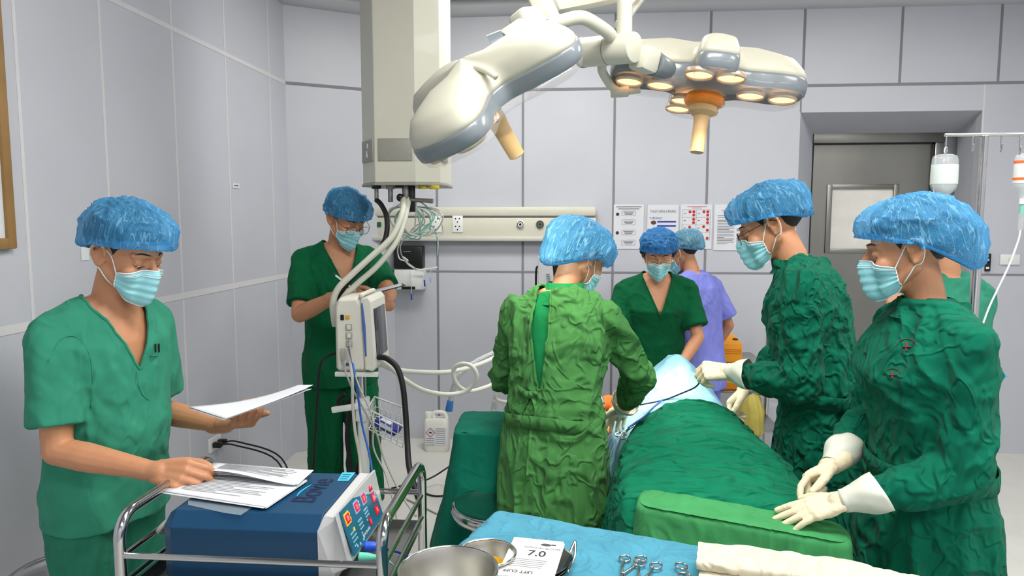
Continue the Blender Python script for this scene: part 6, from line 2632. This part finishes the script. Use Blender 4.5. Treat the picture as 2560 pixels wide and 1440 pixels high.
fc = (mp_(dep + .026, .12, mh - .02) + mp_(dep + .040, .12, .02)) / 2
G().box(fc + fo * .001, (.19, mh * .66, .004), .001, Matrix((MYv, fn, fo)).transposed()).build('screen', mat('screen_dark', (52, 56, 62), .12), mon, ang=30)
G().tube([mp_(dep - .02, .02, mh), mp_(dep - .015, .02, mh + .007), mp_(dep - .015, .20, mh + .007), mp_(dep - .02, .22, mh)], .009, 10).build('handle', MON, mon, ang=0)
# connector side
def mbox(name, a, h, w_, hh, m, t=.006):
    return G().box(mp_(a, -.002, h), (w_, t, hh), .002, MR).build(name, m, mon, ang=30)
mbox('round_port', .034, mh * .73, .014, .022, BLACKP)
mbox('network_port', .056, mh * .735, .016, .016, mat('port_yellow', (222, 170, 40), .4))
for k, h in enumerate((.60, .49, .38)):
    c = mbox('sensor_port', .060, mh * h, .026, mh * .085, mat('port_rim', (168, 166, 156), .4))
    G().box(mp_(.060, -.005, mh * h), (.014, .003, .018), .001, MR).build('port_face', MON, c, ang=30)
mbox('side_plug', .034, mh * .24, .018, mh * .16, mat('plug_grey', (176, 174, 166), .45), .016)
mbox('blue_mark', .052, mh * .105, .014, .012, mat('mark_blue', (30, 96, 170), .4))
# stand
sx_, sy_ = mp_(dep * .62, .12, 0).xy
ms = thing('monitor_stand', 'pole stand with bracket and wire basket under the ivory monitor', 'stand', (sx_, sy_, 0))
g = G()
for b in (.02, .20):
    g.box(mp_(dep * .5 + .02, b, -.012), (dep + .05, .022, .018), .002, MR)
g.box(mp_(dep * .5, .11, -.012), (.03, .2, .016), .002, MR)
g.build('mounting_plate', WHITEP, ms, ang=30)
zt_ = base.z - .012
G().cyl((sx_, sy_, .55), (sx_, sy_, zt_), .016, n=20).build('inner_pole', STEELP, ms)
G().cyl((sx_, sy_, .06), (sx_, sy_, zt_ - .15), .023, n=20).build('outer_pole', WHITEP, ms)
G().box((sx_, sy_, zt_ - .17), (.05, .06, .10), .008).build('pole_clamp', WHITEP, ms, ang=30)
br0, br1 = at(838, 1024, sy_ - .05), at(905, 1014, sy_ - .03)
R = frame(br1 - br0, (0, 1, 0)).to_3x3()
G().box(br0.lerp(br1, .5), ((br1 - br0).length + .03, .012, .026), .005, R).build('hook_bracket', WHITEP, ms, ang=30)
for k in range(5):
    a = k * 2 * PI / 5 + .5
    e = V(sx_ + math.cos(a) * .26, sy_ + math.sin(a) * .26, .06)
    l_ = G().tube([V(sx_, sy_, .09), V(sx_, sy_, .09).lerp(e, .6) + V(0, 0, .005), e], [.02, .016, .013], 10).build('base_leg', WHITEP, ms, ang=0)
    G().cyl(e + V(-.011, 0, -.030), e + V(.011, 0, -.030), .028, n=20, bev=.004).build('caster', BLACKR, l_)
# wire basket
BY = sy_ - .03
bt_ = [at(920, 1012, BY), at(942, 992, BY + .12), at(1017, 1024, BY + .10), at(1010, 1066, BY - .06)]
bt_ = [at(918, 1022, BY - .03), at(936, 992, BY + .11), at(1018, 1022, BY + .11), at(1012, 1068, BY - .05)]
bb_ = [p + V((.004, .006, -.008, -.010)[i], 0, -.085) for i, p in enumerate(bt_)]
g = G()
g.tube(bt_ + [bt_[0]], .0038, 8, smooth=0)
g.tube(bb_ + [bb_[0]], .0026, 8, smooth=0)
mid = [bt_[i].lerp(bb_[i], .5) for i in range(4)]
g.tube(mid + [mid[0]], .0018, 6, smooth=0)
for i in range(4):
    j = (i + 1) % 4
    for k in range(6):
        t = k / 6
        g.tube([bt_[i].lerp(bt_[j], t), bb_[i].lerp(bb_[j], t)], .0018, 6, smooth=0)
for k in range(1, 6):
    g.tube([bb_[0].lerp(bb_[1], k / 6), bb_[3].lerp(bb_[2], k / 6)], .0018, 6, smooth=0)
    g.tube([bb_[0].lerp(bb_[3], k / 6), bb_[1].lerp(bb_[2], k / 6)], .0018, 6, smooth=0)
g.build('wire_basket', WHITEP, ms, ang=0)
bc = sum(bb_, V(0, 0, 0)) / 4
pk = thing('blue_pouch', 'dark blue pouch with a white label lying in the wire basket', 'pouch', bc)
R = frame(bb_[3] - bb_[0], bb_[1] - bb_[0]).to_3x3()
G().box(bc + V(0, 0, .020), (.105, .075, .034), .010, R).build('pouch', mat('pouch_blue', (44, 52, 140), .6), pk, ang=40)
G().box(bc + V(-.004, -.004, .040), (.05, .04, .003), .001, R).build('label', PAPER, pk, ang=30)
G().box(bc + R @ V(-.004, -.039, .024), (.06, .003, .018), .001, R).build('label', PAPER, pk, ang=30)

# cables of the monitor
WC = mat('cable_ivory', (206, 204, 192), .45)
GC_ = mat('cable_grey', (160, 158, 152), .45)
cord('sensor_cable', 'ivory cable dropping from the side plug of the monitor', 'cable',
     [mp_(.034, -.012, mh * .16), at(866, 935, 2.60), at(884, 978, 2.60), at(905, 1015, 2.62), at(940, 1080, 2.62), at(958, 1140, 2.6), at(1000, 1230, 2.4), at(1040, 1290, 2.3)], .0042, GC_, 8)
cord('sensor_cable', 'thick white cable hanging straight down in front of the monitor stand', 'cable',
     [mp_(.056, -.012, mh * .30), at(880, 940, 2.60), at(882, 1010, 2.60), at(888, 1080, 2.60), at(900, 1150, 2.6), at(902, 1240, 2.5)], .0060, WC, 8)
cord('sensor_cable', 'royal blue cable from the lowest monitor port down to the floor', 'cable',
     [mp_(.062, -.010, mh * .34), at(886, 930, 2.58), at(895, 990, 2.58), at(905, 1060, 2.58), at(922, 1130, 2.55), at(932, 1190, 2.5), at(940, 1260, 2.42)], .0042, mat('cable_azure', (40, 96, 180), .4), 8)
cord('sensor_cable', 'thin grey cable swinging right from the monitor past the basket', 'cable',
     [mp_(.060, -.010, mh * .45), at(892, 950, 2.56), at(930, 1040, 2.50), at(934, 1120, 2.48), at(962, 1180, 2.46), at(980, 1240, 2.40), at(992, 1300, 2.36)], .0034, GC_, 8)
cord('power_cable', 'black cable with a grey end hanging in front of the trousers of the writing man', 'cable',
     [at(848, 880, 2.9), at(826, 888, 2.88), at(806, 900, 2.86), at(798, 930, 2.86), at(793, 1000, 2.86), at(788, 1090, 2.86), at(783, 1180, 2.86), at(780, 1250, 2.86)], .0060, BLACKR, 8)
cord('cuff_tube', 'black tangle of pressure cuff tubing below the monitor', 'tubing',
     [at(862, 985, 2.84), at(846, 1002, 2.84), at(856, 1020, 2.84), at(876, 1000, 2.84), at(890, 985, 2.84), at(896, 1010, 2.86), at(878, 1024, 2.86), at(868, 1090, 2.86), at(876, 1160, 2.86), at(884, 1230, 2.86)], .0105, BLACKR, 10)
cord('cuff_tube', 'second black tube hanging behind the white cable under the monitor', 'tubing',
     [at(905, 1010, 2.90), at(916, 1060, 2.90), at(914, 1130, 2.92), at(896, 1180, 2.92), at(888, 1250, 2.9)], .020, BLACKR, 10)
cord('suction_hose', 'thick black hose arching from the monitor to the floor past the basket', 'hose',
     [at(946, 893, 2.74), at(966, 896, 2.72), at(992, 918, 2.70), at(1006, 960, 2.68), at(1013, 1020, 2.66), at(1018, 1100, 2.62), at(1022, 1160, 2.55), at(1034, 1210, 2.46), at(1048, 1250, 2.40)], .0115, BLACKR, 12)
cord('breathing_hose', 'white hose sagging from the monitor and looping once on its way to the machine', 'hose',
     [at(948, 898, 2.76), at(972, 914, 2.78), at(1010, 948, 2.85), at(1060, 976, 2.95), at(1120, 986, 3.05), at(1168, 976, 3.1), at(1192, 945, 3.1), at(1180, 916, 3.1), at(1152, 910, 3.12), at(1134, 926, 3.14), at(1142, 960, 3.16), at(1172, 978, 3.2), at(1220, 966, 3.3), at(1268, 942, 3.4), at(1300, 925, 3.5)], .0100, mat('hose_white', (226, 226, 214), .4), 12)
cord('breathing_hose', 'pale grey hose running level from the monitor up to the machine', 'hose',
     [at(945, 903, 2.8), at(980, 922, 2.86), at(1040, 930, 3.0), at(1120, 930, 3.2), at(1190, 914, 3.35), at(1250, 888, 3.5), at(1290, 868, 3.6)], .0110, WHITER, 12)
RIB = mat('hose_ribbed', (206, 210, 212), .35, bump=.8, bscale=120)
cord('breathing_hose', 'ribbed translucent hose ending in a blue connector over the white canister', 'hose',
     [at(1127, 1000, 3.7), at(1134, 968, 3.68), at(1150, 934, 3.66), at(1190, 905, 3.68), at(1240, 880, 3.7), at(1290, 850, 3.72)], .0145, RIB, 14)
bcn = thing('hose_connector', 'blue connector hanging at the end of the ribbed hose', 'connector', at(1123, 1028, 3.7))
G().cyl(at(1126, 1001, 3.7), at(1122, 1028, 3.7), .018, .020, n=22, bev=.004).build('connector', mat('connector_blue', (58, 120, 190), .35), bcn)
cord('breathing_hose', 'translucent hose hanging down behind the teal draped table', 'hose',
     [at(1270, 880, 3.6), at(1255, 930, 3.58), at(1240, 985, 3.56), at(1232, 1040, 3.55), at(1226, 1120, 3.55)], .0135, RIB, 14)
cord('machine_cable', 'black cable curling beside the translucent hose behind the teal table', 'cable',
     [at(1292, 925, 3.62), at(1262, 950, 3.6), at(1244, 975, 3.58), at(1238, 1010, 3.57), at(1234, 1060, 3.56), at(1230, 1130, 3.56)], .0085, BLACKR, 10)
cord('breathing_hose', 'short greyish hose bending back behind the grass green gown', 'hose',
     [at(1290, 948, 3.5), at(1252, 970, 3.5), at(1240, 990, 3.5), at(1250, 1002, 3.5), at(1285, 1006, 3.5)], .0095, WHITER, 12)
fz = .006
for k, (lab, pts, r_) in enumerate((
        ('black cable on the floor under the teal drape beside the cart', [(1160, 1140, .3), (1110, 1175, .1), (1070, 1198, .05), (1000, 1222, .01), (900, 1240, fz)], .005),
        ('second black cable lying on the floor right of the steel cart', [(1140, 1236, fz), (1090, 1240, fz), (1062, 1232, fz), (1030, 1210, fz), (940, 1232, fz)], .005),
        ('grey cable lying on the floor between cart and round stool', [(1180, 1296, fz), (1110, 1290, fz), (1060, 1268, fz), (1000, 1240, fz), (960, 1220, fz)], .004))):
    cord('floor_cable', lab, 'cable', [atz(u, v, z) for u, v, z in pts], r_, BLACKR if k < 2 else GC_, 8)

# ------------------------------------------------------------------ clipboard and pen of the writing man
ck = thing('clipboard', 'thin dark clipboard with white sheets held over the monitor', 'clipboard', at(950, 735, 3.05))
E4 = [at(868, 750, 2.98), at(1014, 712, 3.02), at(1006, 708, 3.16), at(880, 738, 3.20)]
def slab(E4, t, off):
    g = G()
    lo = [p + V(0, 0, off) for p in E4]
    hi = [p + V(0, 0, off + t) for p in E4]
    g.add(lo + hi, [(3, 2, 1, 0), (4, 5, 6, 7), (0, 1, 5, 4), (1, 2, 6, 5), (2, 3, 7, 6), (3, 0, 4, 7)])
    return g
slab(E4, .003, -.004).build('board', BLACKP, ck, smooth=False)
E5 = [E4[0].lerp(E4[2], .03), E4[1].lerp(E4[3], .06), E4[2].lerp(E4[0], .05), E4[3].lerp(E4[1], .03)]
slab(E5, .003, -.0005).build('sheets', PAPER, ck, smooth=False)
pn = thing('pen', 'white pen with a blue tip in the hand of the writing man', 'pen', at(882, 728, 3.1))
a_, b_ = at(833, 684, 3.06), at(900, 736, 3.09)
G().cyl(a_.lerp(b_, .08), a_.lerp(b_, .86), .0045, n=14).build('barrel', WHITEP, pn)
G().cyl(a_, a_.lerp(b_, .08), .0048, n=14).build('cap', mat('pen_navy', (24, 44, 90), .4), pn)
G().cyl(a_.lerp(b_, .86), b_, .0040, .0010, n=14).build('tip', mat('pen_blue', (20, 60, 160), .4), pn)

# ------------------------------------------------------------------ canister on the floor
jb = atz(1093, 1124, 0)
jc = thing('canister', 'white plastic canister with a red hazard diamond on the floor by the wall', 'canister', (jb.x, jb.y, 0))
jw, jh = .165, .26
JM = mat('canister_white', (224, 224, 216), .45)
secs = []
for z, sc_ in ((0, .93), (.01, 1), (jh * .72, 1), (jh * .80, .97), (jh * .84, .90)):
    secs.append([p + V(0, 0, z) for p, q in rrect(jb.x, jb.y, 0, jw * sc_, .11 * sc_, .03, 48)])
G().loft(secs).build('body', JM, jc, ang=40)
G().tube([V(jb.x - jw * .12, jb.y, jh * .83), V(jb.x - jw * .10, jb.y, jh * .98), V(jb.x + jw * .30, jb.y, jh * .98), V(jb.x + jw * .42, jb.y, jh * .80)], .013, 14, smooth=6).build('handle', JM, jc, ang=0)
G().cyl((jb.x - jw * .34, jb.y, jh * .83), (jb.x - jw * .34, jb.y, jh * 1.0), .024, n=24, bev=.003).build('screw_cap', JM, jc)
lb = G().box((jb.x + .004, jb.y - .0565, jh * .42), (jw * .86, .002, jh * .46)).build('label', PAPER, jc, smooth=False)
g = G()
dm = [V(jb.x - jw * .20 + dx * .030, jb.y - .059, jh * .52 + dz * .030) for dx, dz in ((0, 1), (1, 0), (0, -1), (-1, 0))]
g.tube(dm, .0022, 6, smooth=0, closed=True)
g.build('hazard_diamond', REDI, lb, smooth=False)
g = G()
g.box((jb.x - jw * .22, jb.y - .058, jh * .52), (.012, .001, .010))
g.box((jb.x - jw * .16, jb.y - .058, jh * .51), (.012, .001, .006))
g.build('hazard_symbol', BLACKP, lb, smooth=False)
g = G()
for k in range(8):
    g.box((jb.x + jw * .20, jb.y - .058, jh * (.62 - .055 * k)), (jw * .40, .001, .004))
for k in range(4):
    g.box((jb.x - jw * .22, jb.y - .058, jh * (.36 - .055 * k)), (jw * .34, .001, .004))
g.build('label_print', mat('print_pale', (140, 140, 146), .8), lb, smooth=False)

# ------------------------------------------------------------------ anaesthesia machine behind the surgeon
AMY = 3.95
am = thing('anaesthesia_machine', 'pale anaesthesia machine with a dark screen behind the grass green gown', 'medical device', (at(1400, 700, AMY).x, AMY + .2, 0))
AMM = mat('machine_pale', (206, 206, 208), .4)
xa, xb = at(1345, 700, AMY).x, at(1470, 700, AMY).x
zt_ = at(1360, 640, AMY).z
zm_ = at(1350, 760, AMY).z
G().box(((xa + xb) / 2, AMY + .25, .52), (xb - xa + .12, .44, .86), .02).build('cabinet', AMM, am, ang=30)
G().box(((xa + xb) / 2, AMY + .34, (zm_ + .95) / 2), (xb - xa, .20, zm_ - .94), .01).build('column', AMM, am, ang=30)
g = G()
g.loft([[V(xa, y, zm_ - .06), V(xa + .11, y, zm_ - .06), V(xa + .075, y, zt_ - .005), V(xa, y, zt_)] for y in (AMY, AMY + .24)])
g.build('monitor_housing', AMM, am, smooth=False, bev=.006)
g = G()
for k in range(7):
    g.box((xa + .055 + .002 * k, AMY - .002, zt_ - .10 - .012 * k), (.018, .006, .006), .001)
g.build('vent_slots', mat('slot_grey', (150, 150, 152), .5), am, smooth=False)
g = G()
g.loft([[V(xa + .112, y, zm_ - .05), V(xa + .20, y, zm_ - .05), V(xa + .17, y, zt_ - .02), V(xa + .080, y, zt_ - .02)] for y in (AMY + .02, AMY + .20)])
g.build('screen', mat('screen_black', (40, 36, 36), .15), am, smooth=False)
G().tube([V(xa - .01, AMY + .02, zm_ - .05), V(xa - .012, AMY + .02, zt_ - .09), V(xa + .004, AMY + .02, zt_ - .06)], .006, 8).build('side_cable', BLACKR, am, ang=0)
G().box((at(1332, 732, AMY).x, AMY + .02, at(1332, 738, AMY).z), (.07, .02, .06), .004).build('flow_display', mat('display_teal', (110, 164, 168), .3), am, ang=30)
G().cyl(at(1262, 868, 3.72), at(1300, 866, 3.72), .03, n=20, bev=.004).build('hose_port', WHITER, am)
G().cyl(at(1300, 866, 3.72), V(xa + .05, AMY + .1, at(1300, 866, 3.72).z), .02, n=16).build('port_arm', AMM, am)
for sx in (-1, 1):
    for sy in (.07, .42):
        x = (xa + xb) / 2 + sx * .17
        G().cyl((x - .015, AMY + sy, .045), (x + .015, AMY + sy, .045), .045, n=20, bev=.005).build('caster', BLACKR, am)

# ------------------------------------------------------------------ sharps trolley behind the table
TYY = 4.2
x0, x1 = at(1793, 800, TYY).x, at(1905, 800, TYY).x
tr = thing('waste_trolley', 'steel tube trolley with yellow sharps boxes behind the operating table', 'trolley', ((x0 + x1) / 2, TYY + .2, 0))
zt_ = at(1790, 772, TYY).z
for y in (TYY, TYY + .40):
    for x in ((x0,) if True else ()):
        G().cyl((x, y, .03), (x, y, zt_ - .05), .0145, n=18).build('post', STEELP, tr)
G().tube([V(x0, TYY, zt_ - .05), V(x0, TYY, zt_ - .01), V(x0 - .02, TYY + .03, zt_ + .005), V(x0 - .05, TYY + .2, zt_ + .02), V(x0 - .02, TYY + .37, zt_ + .005), V(x0, TYY + .40, zt_ - .05)], .0145, 14).build('handle', STEELP, tr, ang=0)
for y in (TYY, TYY + .40):
    G().cyl((x1 + .15, y, .03), (x1 + .15, y, .93), .0145, n=18).build('post', STEELP, tr)
for v in (830, 855):
    z = at(1790, v, TYY).z
    G().cyl((x0, TYY, z), (x0, TYY + .40, z), .007, n=14).build('side_rail', STEELP, tr)
zsh = at(1850, 978, TYY).z
for z in (zsh, .30):
    G().box(((x0 + x1) / 2 + .075, TYY + .20, z - .008), (x1 - x0 + .15, .40, .012), .002).build('shelf', STEEL, tr, ang=30)
SHY = mat('sharps_yellow', (240, 158, 24), .55, var=.04)
def sharps(label, u0, v0, u1, v1, y, dep_, top=True):
    a, b = at(u0, v1, y), at(u1, v0, y)
    r_ = thing('sharps_box', label, 'sharps box', ((a.x + b.x) / 2, y + dep_ / 2, a.z), 'yellow sharps boxes')
    G().box(((a.x + b.x) / 2, y + dep_ / 2, (a.z + b.z) / 2), (b.x - a.x, dep_, b.z - a.z), .004).build('carton', SHY, r_, ang=30)
    g = G()
    for k in range(3):
        g.box(((a.x + b.x) / 2, y - .001, b.z - .03 - .012 * k), (b.x - a.x - .01, .003, .003))
    g.build('fold_lines', mat('sharps_dark', (196, 116, 16), .6), r_, smooth=False)
    if top:
        g = G()
        g.add([V(a.x, y, b.z), V(b.x, y, b.z), V(b.x - .01, y + dep_, b.z + .035), V(a.x + .01, y + dep_, b.z + .035)], [(0, 1, 2, 3)])
        f_ = g.build('lid_flap', SHY, r_, smooth=False, solid=.002)
        G().ell(V((a.x + b.x) / 2 + .04, y + dep_ * .5, b.z + .0185), (.018, .018, .002), rotm('X', 20)).build('drop_hole', BLACKP, r_, ang=0)
    return r_
zmid = at(1830, 905, TYY + .05).z
G().box(((x0 + x1) / 2 + .03, TYY + .20, zmid - .006), (x1 - x0 + .02, .38, .010), .002).build('shelf', STEEL, tr, ang=30)
sharps('open topped yellow sharps box on the upper trolley shelf', 1800, 862, 1856, 905, TYY + .06, .16)
sharps('yellow sharps box on the lower trolley shelf under the gloved arm', 1808, 948, 1862, 976, TYY + .06, .14, False)
YB_ = mat('bag_yellow', (206, 190, 90), .4, alpha=.85, var=.15, vscale=12)
bag = G().lathe([(0, -.30), (.05, -.30), (.085, -.24), (.09, -.12), (.06, -.03), (.022, .0), (.03, .03), (.036, .05), (.02, .055), (0, .055)], at(1872, 975, TYY + .02), (0, 0, 1), 40)
me = bag.mesh('waste_bag')
a = mco(me)
a += mno(me) * (folds(a, 14, (1, 1, .3), .5, 2) * .03)[:, None]
setco(me, a)
shade(me)
tag(link_mesh('waste_bag', me, YB_, None), 'translucent yellow waste bag knotted on the trolley edge', 'bag')
cb_ = thing('socket_plate', 'white socket plate on the back wall behind the yellow bag', 'wall outlet', at(1884, 965, YB - .008))
p = at(1884, 962, YB - .008)
G().box(p, (.06, .012, .09), .003).build('plate', WHITEP, cb_, ang=30)
G().tube([p + V(0, -.01, -.02), p + V(.05, -.03, -.06), p + V(.16, -.06, -.065), p + V(.28, -.1, -.05)], .006, 8).build('cable', BLACKR, cb_, ang=0)

# ------------------------------------------------------------------ drip stand
IY_ = 2.52
ivt = at(2462, 340, IY_)
iv = thing('drip_stand', 'chrome drip stand with four hooks behind the nurse', 'drip stand', (ivt.x, IY_, 0))
G().cyl((ivt.x, IY_, .9), (ivt.x, IY_, ivt.z), .0115, n=20).build('upper_pole', STEELP, iv)
G().cyl((ivt.x, IY_, .09), (ivt.x, IY_, ivt.z - .40), .0155, n=20, bev=.002).build('lower_pole', STEELP, iv)
hb = at(2362, 339, IY_)
hx = ivt.x - hb.x
G().cyl((hb.x, IY_, ivt.z + .004), (ivt.x + hx, IY_, ivt.z + .004), .0058, n=14).build('cross_bar', STEELP, iv)
hooks = []
for u in (2366, 2432, 2504, 2551):
    x = at(u, 345, IY_).x
    long_ = u in (2366, 2551)
    z = ivt.z
    L_ = .045 if not long_ else .055
    G().tube([V(x, IY_, z), V(x, IY_, z - L_ * .6), V(x, IY_ - .002, z - L_), V(x - .006, IY_ - .010, z - L_ - .008), V(x - .006, IY_ - .016, z - L_), V(x - .005, IY_ - .016, z - L_ + .018)], .0026, 8).build('hook', STEELP, iv, ang=0)
    hooks.append(V(x, IY_ - .006, z - L_ - .008))
for k in range(5):
    a = k * 2 * PI / 5 + .2
    e = V(ivt.x + math.cos(a) * .26, IY_ + math.sin(a) * .26, .06)
    l_ = G().tube([V(ivt.x, IY_, .10), V(ivt.x, IY_, .10).lerp(e, .6), e], .012, 10).build('base_leg', STEEL, iv, ang=0)
    G().cyl(e + V(-.01, 0, -.032), e + V(.01, 0, -.032), .026, n=18, bev=.004).build('caster', BLACKR, l_)
BOT = mat('bottle_clear', (232, 238, 240), .08, alpha=.30, spec=.7)
FLU = mat('saline', (214, 222, 226), .05, alpha=.35)
def bottle(label, u, v0, v1, v2, hw_, lab_m, bands, Y):
    top, bot, neck = at(u, v0, Y), at(u, v1, Y), at(u, v2, Y)
    r_ = thing('drip_bottle', label, 'drip bottle', bot)
    h = top.z - bot.z
    rw_ = hw_ / F * Y
    pr_ = [(0, 0), (.009, 0), (.011, .014), (.018, .020), (rw_ * .62, .027), (rw_ * .86, .036), (rw_ * .97, .050), (rw_, .068), (rw_, h * .60), (rw_ * .95, h - .016), (rw_ * .84, h - .005), (rw_ * .55, h), (0, h)]
    b_ = G().lathe(pr_, bot, (0, 0, 1), 36, sy=.75).build('bottle', BOT, r_, ang=50)
    G().lathe([(0, .018), (.014, .020), (rw_ * .58, .029), (rw_ * .90, .050), (rw_ * .93, h * .55), (rw_ * .90, h * .70), (0, h * .70)], bot, (0, 0, 1), 36, sy=.72).build('fluid', FLU, b_, ang=50)
    G().lathe([(rw_ * 1.008, h * .36), (rw_ * 1.008, h * .55), (rw_ * .99, h * .78)], bot, (0, 0, 1), 36, sy=.76).build('label', lab_m, r_, ang=50)
    for z0_, z1_ in bands:
        G().lathe([(rw_ * 1.012, h * z0_), (rw_ * 1.008, h * z1_)], bot, (0, 0, 1), 36, sy=.77).build('label_band', mat('band_orange', (230, 104, 40), .5), r_, ang=50)
    G().cyl(bot - V(0, 0, .014), bot + V(0, 0, .004), .0095, n=18).build('stopper', WHITEP, r_)
    G().tube([V(bot.x, bot.y, top.z), V(bot.x - .004, bot.y, top.z + .012), V(bot.x, bot.y, top.z + .024), V(bot.x + .004, bot.y, top.z + .012), V(bot.x, bot.y, top.z)], .0022, 6, smooth=4).build('hanger', WHITEP, r_, ang=0)
    return r_, bot
LW = mat('label_frosted', (222, 232, 226), .6, alpha=.72)
bottle('drip bottle with a plain frosted label on the left hook of the drip stand', 2357, 386, 502, 510, 30, LW, (), IY_ - .006)
r_, bt2 = bottle('drip bottle with orange label bands at the right edge', 2556, 383, 500, 506, 23, mat('label_print_white', (226, 226, 224), .6, alpha=.85), ((.78, .84), (.42, .48)), IY_ - .006)
dl = thing('infusion_line', 'clear infusion line running from the orange banded bottle down behind the nurse', 'infusion line', at(2490, 760, IY_ - .03))
G().cyl(bt2 - V(0, 0, .014), bt2 - V(0, 0, .045), .006, .008, n=16).build('spike', mat('spike_green', (120, 190, 170), .4), dl)
G().cyl(bt2 - V(0, 0, .045), bt2 - V(0, 0, .100), .0085, n=18, bev=.002).build('drip_chamber', CLEAR, dl)
G().tube([bt2 - V(0, 0, .100), at(2546, 600, IY_ - .01), at(2524, 660, IY_ - .02), at(2498, 715, IY_ - .03), at(2470, 775, IY_ - .05), at(2440, 860, IY_ - .06)], .0032, 8).build('tube', mat('line_white', (224, 226, 226), .3, alpha=.85), dl, ang=0)
# blue folder edge behind the nurse
bf = thing('blue_folder', 'corner of a sky blue folder showing behind the back of the nurse', 'folder', at(2470, 960, 2.95))
E4 = [at(2380, 1010, 2.95), at(2494, 920, 2.95), at(2519, 941, 2.95), at(2405, 1031, 2.95)]
G().add([p for p in E4] + [p + V(0, .006, 0) for p in E4], [(0, 1, 2, 3), (7, 6, 5, 4), (0, 4, 5, 1), (1, 5, 6, 2), (2, 6, 7, 3), (3, 7, 4, 0)]).build('cover', mat('folder_blue', (64, 170, 222), .5), bf, smooth=False)
